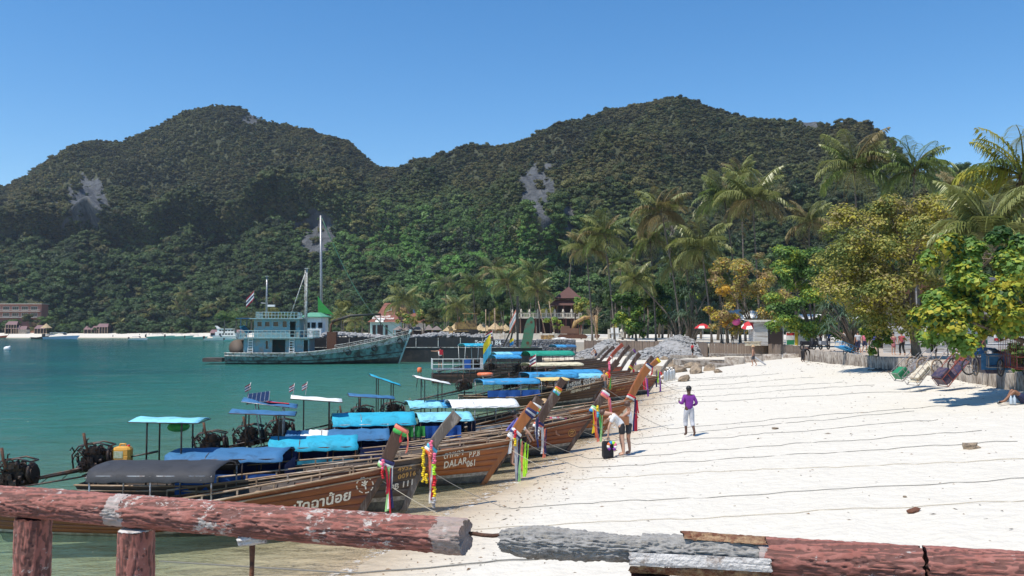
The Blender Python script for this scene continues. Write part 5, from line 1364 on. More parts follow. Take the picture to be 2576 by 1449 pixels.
fac = g.ramp(g.math('ADD', g.math('MULTIPLY', sp.outputs['Y'], 0.01), g.math('MULTIPLY', g.noise(v, .15, 3, .6), .25)), [(1.15, 0.0), (1.3, 1.0)] if False else [(0.95, 0.0), (1.0, 1.0)])
g.base(g.mix(fac, dirtc, sandc)); g.set(Roughness=.95); g.ln(g.bump(g.noise(v, 4, 5, .6), .4, .05), g.b.inputs['Normal'])
tag(m_.build('promenade_ground', GP), kind='structure')

def along(pts, step):
    pts = [Vector((*p, 0)) for p in pts]; out = []; carry = 0.0
    for a, b_ in zip(pts, pts[1:]):
        L = (b_ - a).length; t = carry
        while t < L: out.append((a.lerp(b_, t / L), math.atan2((b_ - a).y, (b_ - a).x))); t += step
        carry = t - L
    return out
pile = []
for k in range(4):
    m_ = MB(); rnd = random.Random(k); m_.lathe((0, 0, 0), [(.165, -.9), (.175, 0), (.17, .62), (.155, .66)], 9); pile.append(m_.mesh('pile', PILEC))
r_ = empty('pile_wall', (22.5, 46.3, 1.9), 0, 'low retaining wall of round grey concrete piles edging the beach promenade', 'retaining wall')
rnd = random.Random(9)
for p, a in along(WALL, .345):
    big = rnd.random() < .03
    link('pile', pile[rnd.randrange(4)], r_, (p.x - 22.5 - .12 + rnd.uniform(-.03, .03), p.y - 46.3, rnd.uniform(-.04, .05) + (.06 if big else 0)), (rnd.uniform(-.04, .04), rnd.uniform(-.04, .04), rnd.uniform(0, 6)), (1.25 if big else 1, 1.25 if big else 1, 1.05))
def stake_wall(pts, z0, z1, label, step=.30, w=.28):
    r_ = empty('stake_wall', (*pts[0], z0), 0, label, 'retaining wall'); rnd = random.Random(int(pts[0][0] * 10))
    ms = []
    for k in range(3):
        m_ = MB(); m_.box((0, 0, (z1 - z0) / 2), (w, .16, z1 - z0 + .1)); ms.append(m_.mesh('stake', STAKE))
    for p, a in along(pts, step): link('stake', ms[rnd.randrange(3)], r_, (p.x - pts[0][0], p.y - pts[0][1], rnd.uniform(-.08, .05)), (rnd.uniform(-.03, .03), rnd.uniform(-.02, .02), a + rnd.uniform(-.1, .1)), (rnd.uniform(.85, 1.05), 1, 1))
    return r_
stake_wall([(24.0, 105.2), (29.8, 103.6), (31.2, 104.4)], 1.2, 2.72, 'retaining wall of upright wooden stakes left of the metal kiosk')
stake_wall([(11.2, 133.4), (16.2, 125.6), (23.2, 117.6), (23.7, 106.0)], 1.2, 2.75, 'dark retaining wall of upright stakes between the two stone heaps')
stake_wall([(26.0, 77.3), (28.8, 84.2), (30.4, 103.0)], 1.2, 2.65, 'run of old stakes behind the stooping person in black')
# heaps of grey stones
def heap(cx, cy, ax, ay, h, n, label, smin=.20, smax=.42, z0=None, mt=STONE, nbig=300):
    r_ = empty('stone_heap', (cx, cy, 0), 0, label, 'stone heap'); pts = []; rnd = random.Random(int(cx * 7 + cy)); random.seed(int(cx * 3))
    for i in range(n):
        while True:
            x, y = rnd.uniform(-1, 1), rnd.uniform(-1, 1)
            q = x * x + y * y
            if q < 1: break
        z = gz(cx + x * ax, cy + y * ay) if z0 is None else z0
        hh = h * (1 - q ** .8) * (.85 + .3 * math.sin(x * 5 + y * 3)) ** 1
        pts.append(((x * ax, y * ay, z + hh + rnd.uniform(-.1, .08)), rnd.uniform(smin, smax)))
    pts.sort(key=lambda p: p[0][1] - p[1] * 3)
    a, b_ = pts[:nbig], pts[nbig:]
    stone_objs(r_, [p[0] for p in a], [p[1] for p in a])
    if b_: stone_stuff('stone_mass', [p[0] for p in b_], [p[1] for p in b_], mt, r_)
    m_ = MB(); m_.sheet([[(x / 6 * ax, y / 6 * ay, (gz(cx + x / 6 * ax, cy + y / 6 * ay)) - .25 + max(0, h * (1 - min(1, (x * x + y * y) / 36) ** .8))) for x in range(-6, 7)] for y in range(-6, 7)]); m_.build('heap_core', STONE, r_)
    return r_
heap(20.9, 113, 5.4, 6.5, 2.35, 1500, 'big heap of loose grey stones behind the walker in the red shirt')
heap(13.4, 127, 4.3, 4.5, 2.1, 900, 'smaller heap of grey stones at the end of the stone baskets', nbig=200)
heap(31.5, 92, 3.0, 6, .8, 420, 'low scatter of broken grey rubble in front of the signboards', .10, .26, nbig=160)
# gabions
r_ = empty('gabion_wall', (4, 131, 0), 0, 'stepped wall of wire baskets filled with grey stones at the water edge', 'stone wall')
WIREC = paint('gabion_mesh_wire', (0.10, 0.10, 0.10), .6, .2, 3.0, None, 0, 0)
random.seed(12)
gb = []
for k in range(3):
    m_ = MB()
    for i in range(170):
        f = random.random()
        if f < .6: c = (random.uniform(-.95, .95), -.42 + random.uniform(-.05, .05), random.uniform(.06, .92))
        else: c = (random.uniform(-.95, .95), random.uniform(-.4, .4), .92 + random.uniform(-.05, .05))
        v_, f_ = _sv[random.randrange(8)]; s_ = random.uniform(.09, .17); q = np.array(Matrix.Rotation(random.uniform(0, 6), 3, 'Z') @ Matrix.Rotation(random.uniform(-1, 1), 3, 'X')) * s_
        m_.add((v_ @ q.T + np.array(c)).tolist(), f_, False)
    m_.box((0, 0, .48), (1.9, .8, .84)); gb.append(m_.mesh('gabion_basket', paint('dark_gabion_stone', (0.24, 0.245, 0.255), .9, .45, 2.0, (.08, .08, .08), .35, .5, 0, 7.0)))
for tier, (x0, x1, y, z) in enumerate([(-7.2, 8.4, -.6, .05), (-7.2, 6.6, .3, .98), (-7.2, 6.6, .9, 1.9)]):
    x = x0
    while x < x1:
        link('gabion_basket', random.choice(gb), r_, (x, y + random.uniform(-.08, .08), z + random.uniform(-.05, .05)), (0, random.uniform(-.02, .02), random.uniform(-.03, .03))); x += 1.98
# brown boulders and broken slabs at the end of the beach
BB = [stone_mesh(50 + i, mt=BROCK, nm='boulder') for i in range(6)]
rnd = random.Random(21)
bp = [(1612, 915, .8), (1640, 905, .7), (1660, 925, .9), (1690, 912, .8), (1712, 925, 1.0), (1735, 918, .8), (1752, 930, .9), (1768, 912, .6), (1600, 930, .6), (1625, 935, .7), (1682, 935, .6), (1700, 905, .6), (1786, 928, .75), (1655, 942, .5), (1720, 942, .55), (1808, 934, .5), (1590, 918, .6), (1672, 898, .6)]
bp.sort()
for i, (px, py, s_) in enumerate(bp):
    z = .75; p = on_z(px, py + 6, z); z = gz(p.x, p.y)
    o = link('boulder', BB[i % 6], None, (p.x, p.y, z + .15 * s_), (rnd.uniform(-.5, .5), rnd.uniform(-.5, .5), rnd.uniform(0, 6)), s_ * .95)
    tag(o, ORD[i] + ' brown boulder from the left in the tumbled pile by the far boats', 'boulder', 'boulders tumbled at the end of the beach')
def slab(px, py, z, l, w, h, rz, tilt, label, mt=CONC):
    p = on_z(px, py, z); m_ = MB(); m_.box((0, 0, 0), (l, w, h)); o = m_.build('concrete_slab', mt, None, loc=p); o.rotation_euler = (tilt, tilt * .6, rz); return tag(o, label, 'concrete slab')
slab(1778, 912, 1.15, 6.0, 2.2, .5, .12, .02, 'long broken concrete slab lying above the brown boulders')
slab(1815, 921, 1.0, 1.9, 1.6, .4, .3, .10, 'small tilted concrete slab left of the big round drums')
slab(1720, 897, 1.3, 3.0, 1.2, .3, -.1, .03, 'flat tan slab behind the boulder pile')
slab(1850, 893, 1.9, 5.0, 1.0, .2, .05, .02, 'thin slab lying behind the concrete drums')
for i, (px, pt, pb, wpx, d) in enumerate([(1847, 899, 920, 50, 82), (1894, 895, 915, 46, 84), (1941, 891, 911, 46, 86), (1990, 890, 905, 42, 89)]):
    zt_ = pz(pt, d); zb_ = .5; R0 = wpx * d / FD / 2; x = pxx(px, d)
    m_ = MB(); m_.lathe((0, 0, 0), [(R0, zb_), (R0, zt_), (R0 * .88, zt_ + .01), (R0 * .86, zt_ - .12), (0.01, zt_ - .1)], 24, cap=False)
    tag(m_.build('concrete_drum', CONC, None, loc=(x, d, 0)), ['first round concrete drum from the left, filled with sand', 'second round concrete drum from the left', 'third round concrete drum from the left', 'last round concrete drum, beside the stooping person in black'][i], 'concrete ring', 'round concrete drums edging the upper beach')
# scuba tanks
STEEL = paint('scuba_tank_aluminium', (0.55, 0.55, 0.53), .35, .1, 3.0, (.35, .28, .2), .2, .05, .5)
tk = MB(); tk.lathe((0, 0, 0), [(.10, 0), (.105, .05), (.105, .62), (.07, .72), (.03, .76), (.03, .82), (.001, .83)], 12); tkm = tk.mesh('scuba_tank', STEEL)
kn = MB(); kn.lathe((0, 0, .80), [(.045, 0), (.045, .07)], 8); kn.bar((-.07, 0, .84), (.07, 0, .84), .03); knm = kn.mesh('valve', DPIPE)
for i, (px, py, z) in enumerate([(1673, 959, .35), (1680, 957, .36), (1688, 957, .38), (1695, 955, .4), (1684, 953, .4), (2087, 907, 1.85), (2099, 907, 1.87)]):
    p = on_z(px, py, z); p.z = gz(p.x, p.y); o = link('scuba_tank', tkm, None, p, (0, .12 if px == 2087 else .02, 0), 1.12); link('valve', knm, o)
    tag(o, ORD[i] + ' of the silver scuba tanks standing by the pale grey prow' if i < 5 else ('silver scuba tank leaning against the pile wall' if i == 5 else 'silver scuba tank upright beside the leaning one at the pile wall'), 'scuba tank', 'scuba tanks standing on the beach')

# ---------------------------------------------------------------- hand carts
CARTR = paint('rusty_red_cart_frame', (0.30, 0.06, 0.045), .6, .3, 4.0, (.12, .05, .03), .4, .2)
CARTG = paint('grey_cart_tube', (0.33, 0.32, 0.31), .5, .25, 4.0, (.2, .1, .06), .35, .1, .4)
def cart(p, rz, tilt, label, fm, bm, load=None, roll=0.0, cage=0.0, wheel=.31, Lb_=1.25):
    r_ = empty('hand_cart', p, rz, label, 'hand cart', 'porters hand carts parked along the promenade'); r_.rotation_euler = (roll, tilt, rz)
    for y in (-.42, .42):
        m_ = MB(); m_.torus((0, y, 0), wheel, .028, 22, 6, 'y'); w_ = m_.build('wheel', RUBBER if fm != CARTG else PALEW, r_)
        m_ = MB(); m_.torus((0, y, 0), wheel * .88, .012, 22, 5, 'y'); [m_.tube([(0, y, 0), (wheel * .88 * math.cos(a), y, wheel * .88 * math.sin(a))], .014, 4) for a in [k * math.pi / 3 for k in range(6)]]; m_.lathe((0, y - .03, 0), [(.05, 0), (.05, .06)], 8, 'y'); m_.build('rim', CARTG, w_)
    m_ = MB(); L = Lb_
    for y in (-.32, .32):
        m_.tube([(-L, y, .0), (.9, y, .12), (1.5, y * .9, .25)], .022, 6); m_.tube([(-L, y, .42), (.2, y, .50)], .016, 6)
        for k in range(5): m_.tube([(-L + k * .35, y, 0), (-L + k * .35, y, .43)], .012, 5)
    m_.tube([(1.5, -.29, .25), (1.5, .29, .25)], .024, 6); m_.tube([(-L, -.32, .42), (-L, .32, .42)], .016, 5); m_.tube([(-L, -.32, 0), (-L, .32, 0)], .016, 5)
    for x in (-.9, -.5, 0, .4, .8): m_.tube([(x, -.32, .03), (x, .32, .03)], .014, 5)
    m_.build('frame', fm, r_)
    m_ = MB(); m_.box((-L * .35, 0, .05), (L * 1.1, .6, .025)); m_.build('bed', bm, r_)
    if cage:
        m_ = MB()
        for y in (-.34, .34):
            for k in range(11): m_.tube([(-L + k * .16, y, 0), (-L + k * .16, y, cage)], .009, 4)
            m_.tube([(-L, y, cage), (.6, y, cage * .8)], .014, 5)
        m_.build('cage_bars', fm, r_)
    if load: load(r_)
    return r_
def box_load(c, d, mt):
    def f(r_): m_ = MB(); m_.box(c, d); m_.build('box', mt, r_)
    return f
GREENP = paint('green_box_paint', (0.02, 0.22, 0.09), .5, .2, 2.0, (.1, .1, .06), .2)
CREAMP = paint('cream_box_paint', (0.60, 0.54, 0.42), .6, .15, 2.0, (.3, .2, .12), .3)
DKBOX = paint('dark_purple_box', (0.045, 0.035, 0.07), .5, .3, 2.0, (.15, .1, .1), .3)
def at_p(px, py, z): p = on_z(px, py, z); return p
cart(at_p(2310, 915, 2.75), R(8), R(-38), 'grey tube hand cart with a green box tipped over the wall edge', CARTG, CARTG, box_load((-.95, 0, .22), (.5, .55, .32), GREENP))
cart(at_p(2338, 921, 2.7), R(20), R(-40), 'hand cart with cream boards and pale wheels tipped onto the sand', CARTG, CREAMP, box_load((-.6, 0, .15), (.8, .5, .12), CREAMP))
cart(at_p(2419, 921, 2.75), R(12), R(-42), 'red framed hand cart holding a dark box, nose down on the sand', CARTR, DKBOX, box_load((-.95, 0, .30), (.55, .6, .48), DKBOX), wheel=.34)
cart(at_p(2425, 905, 2.75), R(30), R(-30), 'tangle of red cart frame behind the dark box cart', CARTR, CARTR, cage=.5)
def blue_load(r_):
    m_ = MB(); rnd = random.Random(2); gr = []
    for i in range(9):
        gr.append([(-.9 + i * .2, -.5 + j * .125 , .45 + .22 * math.sin(j / 8 * 3.14) + rnd.uniform(-.05, .05) - (.5 if j == 0 else 0)) for j in range(9)])
    m_.sheet(gr); m_.build('blue_sheet', TARP['blue'], r_); m_ = MB(); m_.sheet([[(-.95 - .02 * math.sin(j * 2), -.5 + j * .11, .5 - k * .2) for j in range(10)] for k in range(4)]); m_.build('hanging_sheet', TARP['blue'], r_)
    m_ = MB(); m_.loft([[(x, y * s_, z) for (x, y) in ((-.7, -.4), (.7, -.4), (.7, .4), (-.7, .4))] for (s_, z) in ((.6, -.25), (1, .1), (1, .3))], True, True, False); m_.build('tub', DKBOX, r_)
cart(at_p(2484, 921, 2.92), R(78), R(0), 'two wheeled cart with a dark tub covered by crumpled blue sheeting', CARTG, DKBOX, blue_load, wheel=.36, cage=.6)
cart(at_p(2549, 925, 2.92), R(80), R(0), 'rusty red cage cart standing at the right edge of the promenade', CARTR, CARTR, None, cage=1.15, wheel=.3)
cart(at_p(2140, 887, 2.65), R(20), R(20), 'light blue wheelbarrow tipped up behind the bright green shrub', TARP['sky'], TARP['sky'], box_load((-.5, 0, .2), (.8, .5, .1), TARP['sky']))

# ---------------------------------------------------------------- fence, posters, half-built house
ZINC = paint('corrugated_zinc', (0.62, 0.61, 0.60), .5, .25, 1.2, (.25, .2, .16), .35, .1, .15, None, (.12, 1, 3))
fy = 69.0; fx0, fx1 = pxx(2222, fy), pxx(2690, fy)
r_ = empty('corrugated_fence', (fx0, fy, PZ), R(-4), 'tall construction fence of horizontal corrugated zinc sheets behind the walkers', 'fence')
L = fx1 - fx0; k = 0; x = 0; rnd = random.Random(8)
def corr(w, h):
    m_ = MB(); n = int(h / .10); m_.sheet([[(xx, .035 * (1 if i % 2 else -1), i * h / n) for xx in (0, w)] for i in range(n + 1)]); m_.smooth = False; return m_.mesh('corrugated_sheet', ZINC)
cs = [corr(2.4, .72), corr(2.4, .72)]
while x < L:
    for lv in range(3):
        link('corrugated_sheet', cs[0], r_, (x + rnd.uniform(-.1, .1), -.03 * lv + rnd.uniform(-.02, .02), lv * .69 + rnd.uniform(-.02, .03)), (0, rnd.uniform(-.012, .012), 0), (1, 1, 1))
    m_ = MB(); m_.box((x + 1.2, .12, 1.15), (.09, .09, 2.5)); m_.build('post', STAKE, r_); x += 2.36
def poster(px, py, w, h, label, base, bands, words=(), d=68.4, z=None):
    p = on_y(px, py, d); r_ = empty('poster', p, R(-4), label, 'banner'); m_ = MB(); m_.sheet([[(x * w / 8, -.03 * math.sin(x * .8), y * h / 2 - (.1 * math.sin(x / 8 * 3.14) if y == 2 else 0)) for x in range(9)] for y in range(3)]); m_.build('sheet', base, r_)
    for (z0_, z1_, mt) in bands: m_ = MB(); m_.sheet([[(w * .04 + x * w * .92 / 6, -.045, z) for x in range(7)] for z in (z0_ * h, z1_ * h)]); m_.build('printed_band', mt, r_)
    for (t, x, z_, s_, mt) in words: me = text_mesh(t, s_, mt); me.transform(Matrix.Translation((x * w, -.055, z_ * h)) @ Matrix.Rotation(math.pi / 2, 4, 'X')); link('lettering', me, r_)
poster(2320, 853, 0.75, .95, 'small white banner with green print hung on the zinc fence', WHITEP, [(.15, .3, GREENP)], [])
poster(2434, 866, 1.4, 1.35, 'large white and green banner hung on the zinc fence above the carts', WHITEP, [(.02, .22, GREENP), (.88, .98, GREENP), (.25, .55, TARP['cream'])], [], d=62)
poster(2500, 862, .35, 1.3, 'narrow white and red vertical banner beside the large green one', WHITEP, [(.1, .25, TARP['red']), (.6, .8, TARP['red'])], d=62)
hy = 80.0
r_ = empty('unfinished_house', (pxx(2240, hy), hy, PZ), R(-4), 'unfinished concrete house frame with bare columns behind the zinc fence', 'building'); W_ = pxx(2600, hy) - pxx(2240, hy)
CF = paint('raw_concrete_frame', (0.36, 0.34, 0.33), .85, .2, .8, (.2, .17, .15), .3)
for i in range(7):
    for j in (0, 5): m_ = MB(); m_.box((W_ * i / 6, j, 3.2), (.32, .32, 6.4)); m_.build('column', CF, r_)
m_ = MB(); m_.box((W_ / 2, 2.5, 3.35), (W_ + .8, 6, .25)); m_.build('floor_slab', CF, r_)
m_ = MB(); m_.box((W_ * .42, -.2, 4.0), (W_ * .36, .3, .9)); m_.build('parapet', CONC, r_)
m_ = MB(); m_.box((W_ / 2, 2.5, 6.5), (W_ + .8, 6, .2)); m_.build('roof_slab', CF, r_)
m_ = MB(); m_.box((W_ / 2, 6, 3.2), (W_, .2, 6.3)); m_.build('back_wall', paint('brown_board_wall', (0.16, 0.09, 0.06), .8, .3, .8), r_)
for i in range(16): m_ = MB(); m_.tube([(W_ * (i + .5) / 16 + rnd.uniform(-.2, .2), -.5 + rnd.uniform(-.3, .3), 0), (W_ * (i + .5) / 16 + rnd.uniform(-.3, .3), -.5, rnd.uniform(2.6, 3.6))], .045, 5); m_.build('prop_pole', PALEW, r_)
m_ = MB(); [m_.bar((W_ * .62 + a, -.9, 0), (W_ * .66 + a, -.3, 3.1), .05) for a in (0, .4)]; [m_.bar((W_ * .62 + .005 * k * W_ * .8, -.9 + .07 * k, k * .33), (W_ * .62 + .005 * k * W_ * .8 + .4, -.9 + .07 * k, k * .33), .04) for k in range(1, 9)]; m_.build('ladder', OLDW, r_)

# kiosk, signs, parasols, white shop roofs
ky = 103.0
r_ = empty('kiosk', (pxx(1897, ky), ky, PZ), 0, 'small grey sheet metal kiosk with dark open front at the top of the beach', 'kiosk'); kw = (1970 - 1897) * ky / FD
m_ = MB(); m_.box((.8, 0, 1.4), (1.6, .1, 2.8)); m_.box((kw, 1.2, 1.3), (.1, 2.4, 2.6)); m_.box((0, 1.2, 1.3), (.1, 2.3, 2.6)); m_.box((kw / 2, 2.4, 1.3), (kw, .1, 2.6)); m_.build('wall', ZINC, r_)
m_ = MB(); m_.box((kw / 2, 1.2, 2.9), (kw + .8, 3.2, .1), rot=Matrix.Rotation(.08, 3, 'X')); m_.build('roof', OLDW, r_)
m_ = MB(); m_.box((2.5, -.02, .9), (1.5, .08, 1.8)); m_.build('door_opening', paint('dark_opening_shade', (.03, .02, .018), .6, .3, 1.0), r_)  # dark panel: the shade inside the open front, put in as colour
m_ = MB(); m_.box((-.6, -.9, .45), (1.9, .7, .12)); m_.box((-.6, -.9, .2), (1.7, .6, .4)); tag(m_.build('bench_box', CREAMP, None, loc=(pxx(1900, ky), ky, PZ)), 'cream coloured box bench in front of the metal kiosk', 'bench')
for (px, w, h, c1, bands, lab, words) in ((1977, .95, 1.5, WHITEP, [(.75, .95, TARP['red']), (.05, .4, GREENP)], 'colourful price board leftmost of the three signboards', []), (1990, .72, 1.6, paint('yellow_sign_paint', (.62, .45, .03), .5, .1, 2.0, None, 0, 0), [], 'plain yellow signboard between two others', []),
                                 (2003, 1.0, 1.9, WHITEP, [], 'tall white handwritten signboard at the promenade edge', [])):
    p = Vector((pxx(px, 99), 99, PZ)); q = empty('signboard', p, R(-4), lab, 'sign'); m_ = MB(); m_.box((w / 2, 0, h / 2 + .1), (w, .06, h)); m_.build('board', c1, q)
    for (a, b_, mt) in bands: m_ = MB(); m_.box((w / 2, -.035, h * (a + b_) / 2 + .1), (w * .9, .01, h * (b_ - a))); m_.build('printed_band', mt, q)
    m_ = MB(); [m_.bar((w * f, .02, 0), (w * f, .3, h), .05) for f in (.1, .9)]; m_.build('legs', STAKE, q)
def parasol(px, py, d, wpx, label, tilt=(0, 0), h=2.3):
    z = PZ; x = pxx(px, d); Rr = wpx * d / FD / 2; zt_ = pz(py, d); r_ = empty('parasol', (x, d, zt_), 0, label, 'parasol', 'red parasols with white trim'); r_.rotation_euler = (tilt[0], tilt[1], 0)
    for k in range(8):
        a0, a1 = 2 * math.pi * k / 8, 2 * math.pi * (k + 1) / 8; am = (a0 + a1) / 2
        for nm, t0, t1, mt in (('canopy_panel', 0.02, .66, TARP['red']), ('canopy_border', .66, 1.0, RIB['white'] if k % 2 else TARP['red'])):
            m_ = MB(); gr = []
            for i in range(5):
                t = t0 + (t1 - t0) * i / 4; zz = .55 * Rr * (1 - t ** 1.7)
                gr.append([(Rr * t * math.cos(a) * (1 if j != 1 else .97), Rr * t * math.sin(a) * (1 if j != 1 else .97), zz) for j, a in enumerate((a0, am, a1))])
            m_.sheet(gr); m_.build(nm, mt, r_)
    m_ = MB(); m_.tube([(0, 0, .55 * Rr), (0, 0, z - zt_)], .03, 6); m_.build('pole', WHITEP, r_)
parasol(1768, 826, 112, 44, 'red and white parasol open over the stone heap, leftmost of two')
parasol(1886, 820, 104, 44, 'tilted red and white parasol left of the metal kiosk', (.35, -.25))
PINK = cloth('pink_paper', (.75, .12, .35)); m_ = MB(); m_.sphere((0, 0, 0), (.55, .55, .5), 10, 6); tag(m_.build('paper_lantern', PINK, None, loc=(pxx(1852, 108), 108, pz(809, 108))), 'round pink lantern hanging under the orange leaved tree', 'lantern')
for (px0, px1, pt, pb, d, lab) in ((1832, 1872, 778, 805, 118, 'white tent roof glimpsed between the orange and green trees'), (1872, 1930, 781, 800, 124, 'white awning partly hidden behind tree trunks'), (2020, 2075, 790, 802, 120, 'low white roof behind the green tree branches'), (2120, 2170, 796, 806, 118, 'white shop awning at the back of the promenade')):
    x0_, x1_ = pxx(px0, d), pxx(px1, d); z1_, z0_ = pz(pt, d), pz(pb, d); r_ = empty('shop_tent', (x0_, d, PZ), 0, lab, 'tent')
    m_ = MB(); m_.loft([[(x, y, z) for (y, z) in ((0, z0_ - PZ), (1.5, z1_ - PZ), (3, z0_ - PZ))] for x in (0, x1_ - x0_)], False); m_.build('roof', TARP['white'], r_); m_ = MB(); [m_.tube([(x, y, 0), (x, y, z0_ - PZ)], .05, 5) for x in (0.05, x1_ - x0_) for y in (0.1, 2.9)]; m_.build('pole', METAL, r_)
m_ = MB(); m_.lathe((0, 0, 0), [(.75, 0), (.7, .15), (.48, .2), (.42, 1.3), (.55, 1.4), (.5, 1.5)], 4); tag(m_.build('stone_monument', CONC, None, loc=(pxx(2036, 128), 128, PZ), rot=(0, 0, .78)), 'pale stone plinth monument behind the white signboard', 'monument')

# ---------------------------------------------------------------- resort behind the bay
TILER = paint('brown_roof_tiles', (0.24, 0.085, 0.055), .8, .22, .5, (.12, .05, .04), .3, .5, 0, 3.0)
TILED = paint('dark_brown_roof', (0.105, 0.045, 0.036), .75, .2, .5, None, .3, .4, 0, 3.0)
THATCH = paint('straw_thatch', (0.50, 0.38, 0.22), .95, .3, 2.0, (.28, .19, .1), .4, .6, 0, 9.0)
DARKI = paint('dark_wood_interior', (0.035, 0.025, 0.022), .8, .4, .5, None, 0, 0)
CREAMW = paint('cream_wall', (0.58, 0.53, 0.45), .8, .1, .5, (.35, .28, .2), .2, .1)
hy = 240.0; sc_ = hy / FD
def P_(px, py, d): return (pxx(px, d), pz(py, d))
r_ = empty('hospital_building', (pxx(990, hy), hy, 2.6), 0, 'low building under a sweeping brown tiled roof with white lettering and a skylight', 'building')
X0 = pxx(990, hy)
def rp(px, py, y=0.0): a = P_(px, py, hy); return (a[0] - X0, y, a[1] - 2.6)
m_ = MB(); L_ = [(924, 810), (936, 800), (947, 785), (953, 770), (957, 760)]; R__ = [(1006, 810), (1000, 800), (992, 785), (988, 770), (984, 760)]
m_.sheet([[rp(a[0], a[1], i * 2.0), rp((a[0] * 2 + b_[0]) / 3, a[1], i * 2.0), rp((a[0] + 2 * b_[0]) / 3, b_[1], i * 2.0), rp(b_[0], b_[1], i * 2.0)] for i, (a, b_) in enumerate(zip(L_, R__))]); m_.build('roof', TILER, r_)
m_ = MB(); m_.sheet([[rp(1006 + 2 * i, 810 - i, 0), rp(1006 - i * 5.5 + 8, 810 - i * 12.5, 8)] for i in range(5)]); m_.sheet([[rp(984, 760, 8), rp(1006, 810, 0)], [rp(1000, 762, 14), rp(1030, 805, 12)]]); m_.build('roof_end', TILED, r_)
m_ = MB(); a = rp(930, 812, .5); b_ = rp(1003, 832, .5); m_.box(((a[0] + b_[0]) / 2, 4, 2.2), (b_[0] - a[0], 6, 4.4)); m_.build('wall', paint('pale_turquoise_wall', (.30, .45, .45), .8, .1, .6), r_)
for (pa, pb) in ((936, 944), (948, 962), (968, 974)): m_ = MB(); a = rp(pa, 832); b_ = rp(pb, 814); m_.box(((a[0] + b_[0]) / 2, .95, 1.6), (b_[0] - a[0], .1, 3.2)); m_.build('doorway', DARKI, r_)
for i in range(2):
    for j in range(2): m_ = MB(); p0 = rp(949 + i * 11 - j * -2, 808 - j * 6, .25 + .9 * j); m_.box((p0[0], p0[1] - .35, p0[2]), (1.05, .08, .55), rot=Matrix.Rotation(-.6, 3, 'X')); m_.build('skylight', RIB['white'], r_)
for s_, py, pxl in (('โรงพยาบาลเกาะพีพี', 797.5, 938), ('Phi Phi Island Hospital', 802.5, 935)):
    me = text_mesh(s_, .82 if s_[0] == 'P' else .75, WHITEP, bold=.012); p0 = rp(pxl, py, 1.0); me.transform(Matrix.Translation((p0[0], p0[1] - .25, p0[2])) @ Matrix.Rotation(R(60), 4, 'X') @ Matrix.Scale(.82, 4, (1, 0, 0))); link('lettering', me, r_)
r_ = empty('tiled_house', (pxx(1040, 250), 250, 2.6), 0, 'brown roofed house half hidden by trees right of the lettered roof', 'building')
m_ = MB(); m_.loft([[(-3.5, 0, 4), (-.5, 3, 6.8), (-3.5, 6, 4)], [(3.8, 0, 4), (1.5, 3, 6.8), (3.8, 6, 4)]], False); m_.build('roof', TILER, r_); m_ = MB(); m_.box((0, 3, 2), (6, 5, 4)); m_.build('wall', CREAMW, r_)
r_ = empty('water_tanks', (pxx(1054, 258), 258, 2.6), 0, 'blue water tanks on a white stand above the treetops', 'water tank')
for x in (-.9, .9): m_ = MB(); m_.lathe((x, 0, 6.6), [(.75, 0), (.8, .1), (.8, 1.2), (.3, 1.6)], 12); m_.build('tank', TARP['royal'], r_)
m_ = MB(); m_.box((0, 0, 6.5), (3.8, 2, .2)); [m_.bar((x, y, 0), (x, y, 6.5), .2) for x in (-1.6, 1.6) for y in (-.8, .8)]; m_.build('stand', WHITEP, r_)
# small shops with grey roofs along the far sand
shop_x = [(1004, 832), (1028, 832), (1050, 832), (1078, 830), (1098, 830)]
for i, (px, py) in enumerate(shop_x):
    d = 215 + (i % 2) * 6; r_ = empty('beach_stall', (pxx(px, d), d, 2.55), .1 * (i - 2), 'grey roofed beach stall on poles, number of the row from the left: ' + ['first', 'second', 'third', 'fourth', 'last'][i], 'beach stall', 'beach stalls below the lettered roof')
    m_ = MB(); m_.loft([[(-1.3, -1.2, 1.9), (0, 0, 2.9 + .3 * (i % 2)), (1.3, 1.2, 1.9)], [(1.3, -1.2, 1.9), (0.2, 0, 2.9 + .3 * (i % 2)), (1.3, 1.2, 1.9)], [(1.3, 1.2, 1.9), (0.2, .2, 2.8), (-1.3, 1.2, 1.9)], [(-1.3, 1.2, 1.9), (-.1, .1, 2.8), (-1.3, -1.2, 1.9)]], False); m_.build('roof', paint('grey_plank_roof', (.22, .18, .17), .85, .3, 1.0), r_)
    m_ = MB(); [m_.bar((x, y, 0), (x, y, 1.95), .12) for x in (-1.1, 1.1) for y in (-1, 1)]; m_.build('pole', PALEW, r_); m_ = MB(); m_.box((0, .9, .9), (2.2, .1, 1.7)); m_.build('back_wall', DARKI, r_)
flag((pxx(985, 225), 225, 2.6), 'Thai flag on a tall white pole in front of the lettered roof', THAI, h=8.0, ln=2.0, wd=1.3, lean=0, sag=.3)
